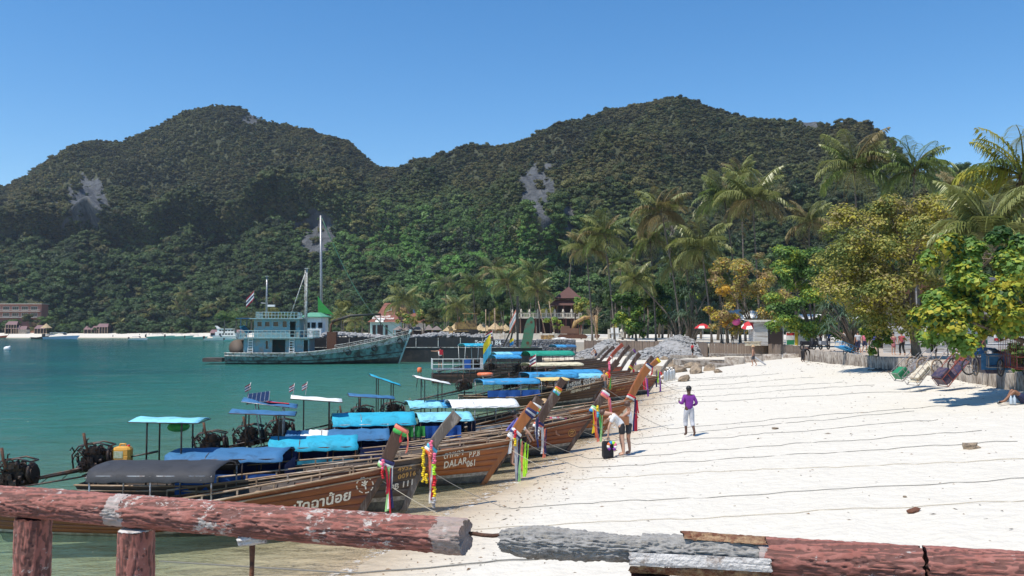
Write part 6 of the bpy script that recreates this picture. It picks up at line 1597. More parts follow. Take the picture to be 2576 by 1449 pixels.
# thatched umbrellas
tm = MB(); tm.lathe((0, 0, 0), [(1.7, 1.75), (1.2, 2.15), (.6, 2.65), (.12, 3.1), (.02, 3.35)], 12, smooth=False, cap=False); TH1 = tm.mesh('thatch_cone', THATCH); tm = MB(); tm.tube([(0, 0, 0), (0, 0, 2.6)], .08, 6); TH2 = tm.mesh('pole', PALEW)
for i, (px, d) in enumerate(sorted([(1128, 215), (1143, 208), (1160, 214), (1176, 207), (1192, 212), (1208, 206), (1225, 205), (1245, 203), (1262, 204), (1150, 222), (1185, 222), (1215, 220), (1240, 216), (1272, 212)])):
    r_ = empty('thatched_umbrella', (pxx(px, d), d, 2.6), 0, ORD[i] + ' pale straw umbrella from the left on the sand behind the barge', 'thatched umbrella', 'straw umbrellas behind the barge'); s_ = .9 + .12 * (i % 3); link('thatch_cone', TH1, r_, scale=s_); link('pole', TH2, r_, scale=s_)
# white planter wall with palms in pots, bamboo poles
m_ = MB(); a, b_ = pxx(1205, 180), pxx(1425, 176); 
for i in range(7): m_.box((a + (b_ - a) * (i + .5) / 7, 178, 3.1), ((b_ - a) / 7 - .25, .5, 1.2))
for i in range(8): m_.box((a + (b_ - a) * i / 7, 177.9, 3.2), (.4, .6, 1.5))
o = m_.build('planter_wall', CREAMW); tag(o, 'white panelled garden wall in front of the pavilion terrace', 'wall')
for i, (px, pb, pt, ln_) in enumerate([(1222, 815, 778, 0), (1245, 815, 775, 1), (1262, 818, 783, 9), (1285, 800, 768, 1), (1308, 800, 763, 2), (1335, 802, 762, 3), (1358, 828, 758, 20), (1384, 828, 758, 14)]):
    d = 190; x0_, z0_ = P_(px + ln_ * .8, pb + 14, d); x1_, z1_ = P_(px - ln_ * .2, pt, d); m_ = MB(); m_.tube([(x0_, d, 2.6), (x1_, d, z1_)], .09, 5)
    tag(m_.build('bamboo_pole', PALEW), ORD[i] + ' bare bamboo pole from the left in the row beside the pavilion', 'pole', 'bare bamboo poles by the terrace')
# pavilion with terrace
py_ = 200.0; X0 = pxx(1420, py_)
r_ = empty('pavilion', (X0, py_, 2.6), 0, 'dark brown two tier pyramid roof pavilion with white balustraded terrace', 'pavilion')
def q_(px, py): return pxx(px, py_) - X0, pz(py, py_) - 2.6
def pyr(x0_, x1_, z0_, x2_, x3_, z1_, dep, mt, nm): m_ = MB(); c = dep / 2; k = dep / 2 * (x3_ - x2_) / (x1_ - x0_); m_.loft([[(x0_, 0, z0_), (x1_, 0, z0_), (x1_, dep, z0_), (x0_, dep, z0_)], [(x2_, c - k, z1_), (x3_, c - k, z1_), (x3_, c + k, z1_), (x2_, c + k, z1_)]], True, True, False); m_.build(nm, mt, r_)
xa, za = q_(1394, 750); xb, _ = q_(1464, 750); xt, zt2 = q_(1433, 720); pyr(xa, xb, za, xt - .1, xt + .1, zt2, 7, TILED, 'upper_roof')
xa, za = q_(1382, 768); xb, _ = q_(1462, 768); xc, zc = q_(1398, 753); xd, _ = q_(1458, 753); pyr(xa, xb, za, xc, xd, zc, 7.6, TILED, 'lower_roof')
m_ = MB(); xe, ze = q_(1400, 797); xf, _ = q_(1456, 797); m_.box(((xe + xf) / 2, 4, (za + ze) / 2), (xf - xe - 1, 4, za - ze)); m_.build('room', DARKI, r_)
m_ = MB(); [m_.box((x, y, za / 2), (.22, .22, za)) for x in (xe, (xe * 2 + xf) / 3, (xe + 2 * xf) / 3, xf) for y in (.4, 6)]; m_.build('column', paint('red_brown_column', (.12, .035, .025), .6, .2, 1), r_)
xg, zg = q_(1290, 799); xh, _ = q_(1462, 799)
m_ = MB(); m_.box(((xg + xh) / 2, 3, zg), (xh - xg, 7, .35)); m_.build('terrace_floor', CREAMW, r_)
m_ = MB(); m_.box(((xg + xh) / 2, -.4, zg + 1.0), (xh - xg, .15, .14)); n = 46; [m_.box((xg + (xh - xg) * i / n, -.4, zg + .55), (.14, .1, .8)) for i in range(n + 1)]; m_.build('balustrade', CREAMW, r_)
for i in range(8): x = xg + (xh - xg) * (i * .6) / 4.9; m_ = MB(); m_.box((x, -.4, zg + .6), (.4, .3, 1.2)); m_.lathe((x, -.4, zg + 1.2), [(.28, 0), (.35, .15), (.15, .3), (.25, .5), (.02, .8)], 8); m_.build('finial_post', CREAMW, r_)
m_ = MB(); m_.box(((xg + xh) / 2, 5.5, zg / 2), (xh - xg - .5, .3, zg)); m_.build('back_wall', DARKI, r_)
m_ = MB(); [m_.box((xg + (xh - xg) * i / 9, .2, zg / 2), (.35, .35, zg)) for i in range(10)]; m_.build('lower_column', paint('red_brown_column', (.12, .035, .025)), r_)
# excavator
ey = 172.0
r_ = empty('excavator', (pxx(1440, ey), ey, 2.6), R(0), 'yellow and rust excavator with its arm raised in front of the pavilion', 'excavator'); X0 = pxx(1440, ey)
def e_(px, py): return pxx(px, ey) - X0, pz(py, ey) - 2.6
m_ = MB()
for y in (-1.1, 1.1): m_.loft([[(x, y + d_, z) for (x, z) in ((-2.6, .1), (-2.9, .5), (-2.4, .95), (2.4, .95), (2.9, .5), (2.6, .1))] for d_ in (-.35, .35)], True, True, False)
m_.build('track', RUST, r_)
m_ = MB(); m_.box((-.6, 0, 1.6), (3.4, 2.4, 1.1)); m_.box((-1.4, 0, 2.3), (1.6, 2.2, .5)); m_.build('body', paint('rust_brown_cab', (.15, .075, .045), .7, .3, 1.0), r_)
a = e_(1438, 840); b_ = e_(1447, 812); c = e_(1470, 799); d_ = e_(1502, 797); e2 = e_(1500, 843)
m_ = MB(); m_.tube([(a[0], 0, a[1]), (b_[0], 0, b_[1]), (c[0], 0, c[1]), (d_[0], 0, d_[1])], [.42, .5, .45, .3], 6); m_.build('boom', CATY, r_)
m_ = MB(); m_.tube([(d_[0] - .2, 0, d_[1] + .3), (e2[0], 0, e2[1])], [.45, .3], 6); m_.build('arm', CATY, r_)
m_ = MB(); m_.loft([[(e2[0] - .2, y, e2[1] + .3), (e2[0] + .7, y, e2[1]), (e2[0] + .4, y, e2[1] - .6), (e2[0] - .4, y, e2[1] - .5)] for y in (-.6, .6)], True, True, False); m_.build('bucket', RUST, r_)
m_ = MB(); m_.box((0, 0, .4), (2.0, 1.4, .8)); m_.box((1.0, .3, .6), (.8, .8, .5), rz=.4); tag(m_.build('machine_bucket', CATY, None, loc=(pxx(1374, 165), 165, 2.6)), 'yellow digger bucket lying on the sand left of the excavator', 'bucket')
m_ = MB(); m_.sheet([[(x * .5, y * .5, .35 * math.exp(-((x - 3) ** 2 + (y - 2) ** 2) / 5) + .05 * ((x * 7 + y * 5) % 3)) for x in range(8)] for y in range(5)]); tag(m_.build('tarpaulin_pile', TARP['white'], None, loc=(pxx(1392, 163), 162, 2.62)), 'crumpled white and blue sheeting heaped beside the excavator', 'tarpaulin')
# shrine
r_ = empty('spirit_shrine', (pxx(1546, 160), 160, 2.6), 0, 'white and gold spirit shrine with a gilded figure under the trees', 'shrine')
GOLD = paint('gold_paint', (.62, .46, .12), .35, .15, 3.0, None, 0, 0, .4)
m_ = MB(); m_.box((0, 0, .5), (1.2, 1, 1.0)); m_.box((0, 0, 1.2), (2.0, 1.3, .15)); m_.box((0, 0, 1.75), (1.4, .9, .9)); m_.build('plinth', WHITEP, r_)
m_ = MB(); m_.lathe((0, 0, 2.2), [(.5, 0), (.35, .25), (.28, .6), (.12, .72), (.17, .9), (.08, 1.1), (.02, 1.4)], 10); m_.build('gilded_figure', GOLD, r_)
m_ = MB(); m_.box((-1.1, -.1, 1.0), (.35, .35, 1.9)); m_.box((1.25, .1, .9), (.8, .6, .9)); m_.lathe((1.25, .1, 1.35), [(.5, 0), (.3, .3), (.02, .7)], 4); m_.build('side_altar', CREAMW, r_)
# orange hotel and huts on the far beach
hy = 548.0; X0 = pxx(0, hy)
HOT = paint('salmon_hotel_wall', (.38, .16, .115), .8, .1, .2, None, .2, .1)
r_ = empty('hotel_building', (X0, hy, 0), 0, 'salmon orange two storey hotel with balconies at the left edge', 'hotel')
k = hy / FD; zt_ = pz(765, hy); zb_ = pz(800, hy)
m_ = MB(); m_.box((12 - 14, 4, (zt_ + 2) / 2), (56, 8, zt_ - 2)); m_.build('wall', HOT, r_); m_ = MB(); m_.box((-2, 3, zt_ + .1), (58, 9, .35)); m_.build('roof', CREAMW, r_)
for lv, (ya, yb) in enumerate(((771, 781), (787, 797))):
    for i in range(-3, 4):
        px = 15 + i * 23.5; x = px * k; za_, zb2 = pz(ya, hy), pz(yb, hy); m_ = MB(); m_.box((x, -.05, (za_ + zb2) / 2), (4.2, .15, za_ - zb2)); w_ = m_.build('window_frame', CREAMW, r_)
        m_ = MB(); [m_.box((x + q, -.15, (za_ + zb2) / 2 + .05), (1.15, .06, za_ - zb2 - .5)) for q in (-1.3, 0, 1.3)]; m_.build('pane', GLASSD, w_)
    m_ = MB(); m_.box((-2, -.9, pz(yb + 2, hy)), (56, 1.6, .35)); m_.box((-2, -1.6, pz(yb, hy) + .4), (56, .1, .15)); m_.build('balcony', CREAMW, r_)
huts = [(36, 822, 38, 838, 'left brown roofed beach hut'), (62, 824, 22, 838, 'small brown roofed hut beside the palm'), (108, 822, 34, 838, 'brown roofed beach hut beside the straw umbrella'), (235, 824, 40, 838, 'grey roofed open beach bar under the trees'), (262, 818, 30, 836, 'dark gabled hut right of the open beach bar'), (34, 812, 30, 838, 'grey two level hut under the orange hotel'), (575, 833, 90, 836, 'row of low grey beach sheds behind the white cruiser')]
for (px, pt, w_, pb, lab) in huts:
    d = 531.0 if w_ < 80 else 480.0; x = pxx(px, d); w = w_ * d / FD; zt_ = pz(pt - 4, d); ze = pz(pt + 5, d); r_ = empty('beach_hut', (x, d, 0), 0, lab, 'hut')
    m_ = MB(); m_.loft([[(-w / 2, -2.5, ze), (-w / 2 + .8, 0, zt_), (-w / 2, 2.5, ze)], [(w / 2, -2.5, ze), (w / 2 - .8, 0, zt_), (w / 2, 2.5, ze)]], False); m_.build('roof', TILER if 'red' in lab else (WHITEP if 'white roofed' in lab else paint('mauve_brown_roof', (.20, .12, .12), .85, .2, .4)), r_)
    m_ = MB(); m_.box((0, 0, (ze + 1) / 2), (w * .9, 4, ze - 1)); m_.build('wall', DARKI if w_ > 25 else CREAMW, r_)
    m_ = MB(); [m_.box((-w * .45 + w * .9 * i / 4, -2.4, (ze + 1) / 2), (.25, .25, ze - 1)) for i in range(5)]; m_.build('post', PALEW, r_)
r_ = empty('thatched_umbrella', (pxx(117, 522), 522, 2.6), 0, 'big straw umbrella on the far beach beside the brown huts', 'thatched umbrella', 'straw umbrellas'); link('thatch_cone', TH1, r_, scale=1.9); link('pole', TH2, r_, scale=1.6)
# ================================================================ palms and trees
def leafm(name, c1, c2, rough=.5, trans=.3, sc=.9): return leafmat(name, c1, c2, False, rough, trans, sc)
PL_A = leafm('palm_leaf_olive', (0.22, 0.25, 0.07), (0.34, 0.34, 0.14), .35)
PL_B = leafm('palm_leaf_green', (0.12, 0.175, 0.045), (0.20, 0.25, 0.08), .35)
PL_C = leafm('palm_leaf_dry', (0.30, 0.24, 0.11), (0.20, 0.15, 0.07), .6, .2)
PL_Y = leafm('palm_leaf_yellow', (0.42, 0.36, 0.04), (0.22, 0.25, 0.04), .4)
PTRUNK = paint('palm_trunk_bark', (0.20, 0.17, 0.14), .9, .3, 2.0, (.10, .08, .065), .45, .6, 0, 14.0, (.6, .6, 3))
BARK = paint('grey_brown_bark', (0.22, 0.175, 0.135), .9, .3, 2.5, (.10, .08, .06), .4, .6, 0, 12.0, (1, 1, .4))
FR = {}
def frond_mesh(kind, mt, seed, nl=34):
    rnd = random.Random(seed); V = []; F = []
    # rachis in the xz plane, length 1
    lift, drop = {'up': (1.2, 1.0), 'mid': (.65, 1.75), 'low': (-.05, 1.5), 'dead': (-.7, 1.2)}[kind]
    pts = []; x = z = 0.0; a = lift; n = 14
    for i in range(n + 1):
        pts.append((x, z)); a -= drop / n * (0.6 + .9 * i / n); x += math.cos(a) / n; z += math.sin(a) / n
    def at(t): i = min(int(t * n), n - 1); f = t * n - i; return (pts[i][0] * (1 - f) + pts[i + 1][0] * f, pts[i][1] * (1 - f) + pts[i + 1][1] * f)
    m_ = MB(); m_.tube([(p[0], 0, p[1]) for p in pts[::2]], [.012 * (1 - .8 * i / 7) + .002 for i in range(8)], 4, cap=False)
    for i in range(nl):
        t = .14 + .86 * (i + .5) / nl; px, pz_ = at(t); ln = .33 * math.sin(math.pi * min(1, .18 + t * .80)) ** .7 * rnd.uniform(.85, 1.1); w = .0110
        for s_ in (-1, 1):
            if rnd.random() < (.5 if kind == 'dead' else .04): continue
            sw = .45 + rnd.uniform(-.1, .1); dr = .35 + .5 * rnd.random() + (.5 if kind == 'low' else 0)
            b0 = Vector((px, 0, pz_)); m1 = b0 + Vector((ln * sw * .6, s_ * ln * .55, ln * .02 - dr * ln * .12)); e = b0 + Vector((ln * sw * 1.0, s_ * ln * .85, -dr * ln * .75))
            ax = Vector((w, 0, 0)) ; m_.add([b0 - ax, b0 + ax, m1 + ax * 1.1, m1 - ax * 1.1, e], [(0, 1, 2, 3), (3, 2, 4)], False)
    return m_.mesh('frond', mt)
for kd in ('up', 'mid', 'low', 'dead'):
    for mn, mt in (('a', PL_A), ('b', PL_B), ('c', PL_C), ('y', PL_Y)):
        FR[kd, mn] = [frond_mesh(kd, mt, hash(kd + mn) % 97 + k if False else (ord(kd[0]) + ord(mn)) + k) for k in range(2)]
PGRP = 'tall coconut palms around the bay'
def palm(px, py, r_px, d, base_px, label, dry=.12, mix='ab', nf=24, bz=None, cat='palm tree', yel=0.0, nl=None):
    c = on_y(px, py, d); bz = (PZ if d > 40 else 2.0) if bz is None else bz; b0 = Vector((pxx(base_px, d), d, bz)); Rf = r_px * d / FD * 1.42; nf = int(nf * 1.2)
    r_ = empty('palm_tree', b0, 0, label, cat, PGRP); top = c - b0; rnd = random.Random(int(px * 3 + py))
    m_ = MB(); H_ = top.z; k = 12; pts = []
    for i in range(k + 1):
        f = i / k; pts.append((top.x * f ** 1.5, .25 * math.sin(f * 3), H_ * f))
    r0 = .15 if d > 60 else .17
    m_.tube(pts, [(r0 * 1.5 if i == 0 else r0 * (1 - .35 * i / k)) * (1 + (.06 if i % 2 else 0)) for i in range(k + 1)], 8); m_.build('trunk', PTRUNK, r_)
    tp = Vector(pts[-1])
    m_ = MB(); m_.sphere(tp + Vector((0, 0, .1)), (.28, .28, .5), 8, 5); [m_.sphere(tp + Vector((.28 * math.cos(a), .28 * math.sin(a), -.35)), .15, 6, 4) for a in (0, 1.2, 2.5, 3.9, 5.2)]; m_.build('coconut_cluster', DARKW if rnd.random() < .5 else PTRUNK, r_)
    for i in range(nf):
        f = i / nf; kd = 'up' if f < .34 else ('mid' if f < .70 else 'low'); mn = mix[rnd.randrange(len(mix))]
        if rnd.random() < dry: mn = 'c'
        if rnd.random() < yel: mn = 'y'
        if f > .93 and rnd.random() < .6: kd, mn = 'dead', 'c'
        s_ = Rf * rnd.uniform(.85, 1.15)
        link('frond', FR[kd, mn][rnd.randrange(2)], r_, tp + Vector((0, 0, .1)), (rnd.uniform(-.25, .25), rnd.uniform(-.18, .18), i * 2.399 + rnd.uniform(-.3, .3)), (s_, s_, s_))
    return r_
PALMS = [(2148, 425, 84, 104, 2172, 'tallest coconut palm, its full crown standing against the hill at right', .15, 'ab'),
 (2300, 432, 74, 100, 2300, 'coconut palm just right of the tallest one, crown breaking the skyline', .1, 'b'),
 (1893, 505, 72, 120, 1912, 'large coconut palm with yellow green crown left of the tallest pair', .08, 'a'),
 (1822, 500, 60, 126, 1862, 'coconut palm with a dense crown on a slanting trunk beside the yellow green one', .1, 'ab'),
 (1864, 440, 40, 140, 1875, 'small distant palm crown peeping above two larger ones', .3, 'a'),
 (2035, 560, 52, 125, 2040, 'short crowned palm with a withered leaf in front of the dark hill', .15, 'a'),
 (1765, 625, 68, 118, 1790, 'broad drooping palm over the parasol end of the beach', .05, 'a'),
 (1722, 655, 58, 124, 1748, 'drooping palm overlapping the broad one from the left', .08, 'a'),
 (1664, 535, 62, 122, 1712, 'half dead palm with ragged grey fronds on a tall slanting trunk', .55, 'ac'),
 (1636, 605, 50, 130, 1650, 'green palm under the half dead one', .15, 'ab'),
 (1519, 592, 56, 138, 1546, 'palm on a thin bare trunk above the bare branched tree', .12, 'ab'),
 (1474, 625, 50, 142, 1490, 'palm immediately left of the one on the thin bare trunk', .12, 'a'),
 (1597, 705, 46, 128, 1715, 'palm with a long diagonal trunk leaning left over the shrine', .12, 'a'),
 (1276, 712, 42, 190, 1300, 'palm standing over the left end of the pavilion terrace', .1, 'ab'),
 (1345, 690, 36, 200, 1350, 'palm directly left of the pavilion roof', .1, 'ab'),
 (1352, 730, 34, 196, 1358, 'lower palm tucked beneath the one left of the pavilion', .1, 'a'),
 (1190, 716, 34, 215, 1195, 'dark palm in the middle of the straw umbrellas', .1, 'b'),
 (1120, 716, 30, 225, 1124, 'slender palm at the left end of the straw umbrellas', .1, 'b'),
 (1150, 775, 32, 210, 1152, 'young bright palm low behind the straw umbrellas', .1, 'a'),
 (1015, 757, 40, 222, 1018, 'palm in front of the lettered brown roof', .05, 'a'),
 (1240, 680, 30, 230, 1244, 'faint palm high on the slope behind the terrace', .15, 'b'),
 (1440, 625, 30, 215, 1425, 'palm on the slope above the pavilion', .1, 'b'),
 (1560, 660, 36, 165, 1566, 'palm half buried in foliage right of the thin trunked palm', .1, 'b'),
 (1810, 700, 40, 120, 1815, 'low palm behind the orange leaved tree', .1, 'b'),
 (2430, 495, 60, 78, 2432, 'palm against the skyline behind the large right hand fronds', .12, 'b'),
 (892, 810, 22, 240, 893, 'young palm left of the lettered roof', .1, 'a'), (858, 792, 20, 250, 860, 'small palm between the masts and the lettered roof', .1, 'a'),
 (463, 742, 17, 545, 470, 'tallest of the small palms on the far beach', .3, 'a'), (478, 762, 15, 548, 481, 'far beach palm just below the tallest one there', .2, 'a'), (448, 772, 15, 546, 500, 'leaning far beach palm left of the two taller ones', .2, 'a'),
 (522, 776, 16, 545, 524, 'far beach palm standing alone right of the trio', .3, 'a'), (386, 778, 12, 550, 388, 'thin far beach palm beside the bare poles', .4, 'a'), (90, 826, 18, 540, 92, 'low palm between the two brown far beach huts', .1, 'a'), (300, 815, 16, 540, 302, 'low palm right of the far beach bar', .2, 'a'),
 (560, 762, 14, 560, 562, 'far palm among the dark trees left of the trawler mast', .2, 'a'), (690, 750, 15, 480, 692, 'far palm just right of the trawler rear mast', .2, 'b')]
for (px, py, rp_, d, bp_, lab, dry, mx_) in PALMS: palm(px, py, rp_, d, bp_, lab, dry, mx_, nf=24 if rp_ > 30 else 16, bz=(3.0 if d > 400 else None))
palm(2575, 450, 130, 52, 2590, 'palm cut by the right edge with bright yellow sunlit fronds at its top', .0, 'ab', 22, yel=.45)
palm(2490, 590, 125, 44, 2600, 'big leaning palm whose drooping olive fronds fill the upper right', .04, 'a', 30)

def lobes_for(rx, ry, rz, n, rnd, fill=1.0):
    out = []
    for i in range(n):
        while True:
            x, y, z = rnd.uniform(-1, 1), rnd.uniform(-1, 1), rnd.uniform(-1, 1)
            if x ** 4 + y ** 4 + z ** 4 < 1: break
        k = rnd.uniform(.16, .34)
        k = k * .85; out.append((x * rx * .92, y * ry * .92, z * rz * .92, k * (rx + rz) / 2))
    return out
def tree(px, py, rxp, ryp, d, label, leaf, n, mats, base_px, nl=26, seed=1, bz=PZ, trunk=.22, name='tree', cat='tree', wts=None, up=.6, flat=.8, aspect=.6, droop=0, branches=7, group=None):
    rxp *= 1.16; ryp *= 1.12; c = on_y(px, py, d); rx = rxp * d / FD; rz = ryp * d / FD; ry = min(rx, 5.0) * .85
    b0 = Vector((pxx(base_px, d), d, bz)); r_ = empty(name, b0, 0, label, cat, group); rnd = random.Random(seed); global rng; rng = np.random.RandomState(seed)
    lb = lobes_for(rx, ry, rz, nl, rnd); L = np.array(lb); w = L[:, 3] ** 2
    idx = rng.choice(len(L), n, p=w / w.sum()); dd = unit(n); dd[:, 2] = np.where(rng.rand(n) < .65, np.abs(dd[:, 2]), dd[:, 2])
    r = L[idx, 3] * (1 - .75 * rng.rand(n) ** 1.7); P = L[idx, :3] + dd * r[:, None] * np.array([1, 1, flat]); P = P + rng.normal(size=P.shape) * leaf * .6
    off = np.array(c - b0); V_, F_ = leaf_cloud(P + off, np.full(n, leaf), aspect, up, dd)
    wts = wts or [1 / len(mats)] * len(mats)
    # patches of one tone per twig group, not per leaf
    ph = vnoise(P[:, 0] / (leaf * 9) + 5, P[:, 2] / (leaf * 9)) * .6 + rng.rand(n) * .4; qt = np.quantile(ph, np.cumsum(wts)[:-1]); mi = np.digitize(ph, qt)
    me = np_mesh('crown', V_, F_, mats, False, np.repeat(mi, 2)); link('crown', me, r_)
    m_ = MB(); top = Vector(off); fork = Vector((top.x * .25, 0, max(1.2, (top.z - rz) * .9 + .4)))
    m_.tube([(0, 0, -.2), (fork.x * .4, .05, fork.z * .5), fork], [trunk * 1.35, trunk, trunk * .85], 9)
    for i in range(branches):
        l = lb[i % len(lb)]; e = Vector((l[0], l[1], l[2])) + top; mid = fork.lerp(e, .5) + Vector((rnd.uniform(-.3, .3), 0, .3)); m_.tube([fork, mid, e], [trunk * .55, trunk * .3, trunk * .08], 6)
        for k in range(3): e2 = mid.lerp(e, rnd.uniform(.2, .8)); m_.tube([e2, e2 + Vector((rnd.uniform(-1, 1), rnd.uniform(-1, 1), rnd.uniform(0, 1))) * rx * .22], [trunk * .12, trunk * .03], 4)
    m_.build('trunk', BARK, r_); return r_
OL1 = leafm('leaf_olive', (.33, .32, .06), (.46, .40, .10)); OL2 = leafm('leaf_dull_green', (.13, .17, .04), (.20, .22, .06)); OL3 = leafm('leaf_tan', (.32, .26, .11), (.42, .34, .15)); YEL = leafm('leaf_bright_yellow', (.52, .43, .045), (.40, .36, .04)); YG = leafm('leaf_yellow_green', (.32, .38, .04), (.42, .45, .06))
GR1 = leafm('leaf_fresh_green', (.11, .215, .035), (.17, .28, .06)); GR2 = leafm('leaf_deep_green', (.03, .075, .018), (.05, .11, .025)); ORG = leafm('leaf_orange', (.62, .33, .04), (.70, .45, .07)); BRN = leafm('leaf_brown', (.30, .19, .09), (.42, .29, .13)); BLG = leafm('pandanus_leaf_blue_green', (.07, .12, .07), (.12, .17, .10), .4, .15)
tree(2238, 660, 138, 165, 54, 'large olive and tan leaved tree on a thick trunk standing on the promenade', .10, 36000, [OL2, OL1, OL3, YEL], 2310, 70, 3, trunk=.22, wts=[.26, .46, .20, .08])
tree(2280, 560, 80, 70, 56, 'bare topped tan leaved tree rising behind the large olive tree', .09, 7000, [OL3, OL1, YEL], 2300, 22, 4, trunk=.18, wts=[.45, .42, .13])
tree(2048, 715, 88, 125, 94, 'fresh green almond tree with layered branches over the signboards', .15, 22000, [GR2, GR1, YG], 2045, 34, 5, trunk=.25, wts=[.25, .55, .20], flat=.6)
tree(2020, 828, 110, 22, 97, 'low spreading branch of light green leaves hanging before the kiosk', .17, 3200, [GR1, YG], 2060, 14, 6, trunk=.12, wts=[.5, .5])
tree(1878, 745, 92, 88, 109, 'orange and brown leaved almond tree beside the red parasols', .15, 11000, [BRN, OL1, ORG, OL3], 1905, 30, 7, trunk=.25, wts=[.30, .36, .12, .22])
tree(1815, 775, 48, 52, 110, 'bright orange leaved branch group left of the brown tree', .15, 3600, [ORG, BRN, YEL], 1830, 14, 8, trunk=.18, wts=[.55, .25, .2])
tree(1960, 700, 60, 62, 112, 'thin brown twigged tree between the orange and the green trees', .12, 3500, [BRN, OL3, OL2], 1965, 16, 9, trunk=.2)
tree(2505, 745, 165, 130, 31, 'yellow green sea hibiscus with large heart leaves filling the right edge', .095, 26000, [GR1, YG, YEL, GR2], 2640, 44, 10, trunk=.2, wts=[.30, .34, .20, .16], aspect=.85, bz=2.3)
tree(2540, 640, 110, 60, 33, 'darker green large leaved branches above the yellow green tree', .10, 8000, [GR2, GR1, YG], 2640, 20, 11, trunk=.15, wts=[.4, .45, .15], aspect=.85, bz=2.3)
tree(2452, 570, 110, 90, 60, 'dark leafy mass behind the drooping palm fronds', .14, 8000, [OL2, GR2, OL1], 2470, 26, 12, trunk=.2)
tree(2208, 858, 30, 36, 57, 'small bright green shrub at the edge of the promenade', .16, 1300, [YG, GR1], 2208, 10, 13, trunk=.05, name='shrub', cat='shrub', aspect=.5)
tree(2568, 905, 34, 38, 36, 'glossy dark green shrub at the right end of the pile wall', .10, 2600, [GR2, GR1], 2572, 14, 14, trunk=.05, name='shrub', cat='shrub')
tree(1596, 792, 44, 58, 135, 'glossy green tree with yellow specks left of the leaning palm trunk', .22, 7000, [GR2, GR1, YG], 1600, 22, 15, trunk=.2, wts=[.4, .48, .12])
tree(1690, 775, 50, 62, 135, 'dense green tree behind the two pandanus', .22, 7000, [GR2, GR1, YG], 1700, 22, 16, trunk=.2, wts=[.5, .4, .1])
tree(1395, 815, 24, 14, 178, 'flowering low bush on the sand left of the excavator', .22, 1200, [GR1, YG], 1395, 8, 17, trunk=.06, name='shrub', cat='shrub')
tree(1462, 775, 16, 26, 186, 'light green tree touching the right side of the pavilion', .25, 3000, [GR1, OL1], 1440, 12, 18, trunk=.15)
tree(1478, 790, 20, 24, 180, 'dull green tree between pavilion and bare tree', .25, 2500, [OL2, GR1], 1462, 10, 19, trunk=.15)
tree(1030, 800, 30, 22, 212, 'small reddish leaved tree right of the lettered roof', .28, 2400, [BRN, OL1, GR1], 1032, 12, 20, trunk=.12)
# bare tree
r_ = empty('bare_tree', (pxx(1502, 160), 160, 2.6), 0, 'leafless pale branched tree above the excavator arm', 'tree'); rnd = random.Random(3); m_ = MB()
def grow(p, d_, ln, r0, lv):
    e = p + d_ * ln; m_.tube([p, p.lerp(e, .5) + Vector((rnd.uniform(-.1, .1), 0, .1)) * ln * .3, e], [r0, r0 * .8, r0 * .6], 5, cap=False)
    if lv == 0: return
    for i in range(3): n_ = (d_ + Vector((rnd.uniform(-.9, .9), rnd.uniform(-.6, .6), rnd.uniform(-.2, .5)))).normalized(); grow(e if i < 2 else p.lerp(e, .6), n_, ln * .72, r0 * .6, lv - 1)
grow(Vector((0, 0, 0)), Vector((-.15, 0, 1)), 2.3, .16, 4); m_.build('branches', PALEW, r_)
r_ = empty('bare_tree', (pxx(1690, 175), 175, 2.6), 0, 'tall leafless grey tree crown above the half dead palm', 'tree'); rnd = random.Random(8); m_ = MB(); grow(Vector((0, 0, 0)), Vector((-.02, 0, 1)), 13.5, .22, 0); grow(Vector((-.2, 0, 13.4)), Vector((0, 0, 1)), 4.6, .14, 4); m_.build('branches', paint('grey_twig', (.22, .18, .16), .9, .2, 1.0, None, 0, 0), r_)
# pandanus
def pandanus(px, py, rp_, d, base, label, heads=9, seed=1):
    rnd = random.Random(seed); b0 = Vector((pxx(base, d), d, PZ)); c = on_y(px, py, d) - b0; Rr = rp_ * d / FD; r_ = empty('pandanus_tree', b0, 0, label, 'pandanus'); tr = MB(); V_ = MB()
    for h in range(heads):
        e = c + Vector((rnd.uniform(-1, 1) * Rr * .7, rnd.uniform(-1, 1) * Rr * .6, rnd.uniform(-1, 1) * Rr * .75)); tr.tube([(0, 0, 0), (e.x * .4, e.y * .4, e.z * .55), e], [.13, .10, .07], 6)
        V_ = MB()
        for k in range(42):
            a = k * 2.4; el = rnd.uniform(-.1, 1.35); ln = Rr * rnd.uniform(.42, .62); u = Vector((math.cos(a) * math.cos(el), math.sin(a) * math.cos(el), math.sin(el))); sd = Vector((-math.sin(a), math.cos(a), 0)) * .035 * (d / 60)
            p1 = e + u * ln * .55; p2 = e + u * ln * .9 - Vector((0, 0, ln * .30)); p3 = e + u * ln * 1.02 - Vector((0, 0, ln * .62))
            V_.add([e - sd, e + sd, p1 + sd, p1 - sd, p2 + sd * .8, p2 - sd * .8, p3], [(0, 1, 2, 3), (3, 2, 4, 5), (5, 4, 6)], False)
        V_.build('leaf_head', BLG, r_)
    tr.build('trunk', BARK, r_)
pandanus(2118, 800, 62, 72, 2150, 'blue green pandanus with hanging sword leaves over the scooter row', 13, 1)
pandanus(1752, 770, 60, 122, 1735, 'large grey green pandanus behind the left parasol', 16, 2)
pandanus(1712, 790, 46, 128, 1705, 'second grey green pandanus left of the large one', 11, 3)
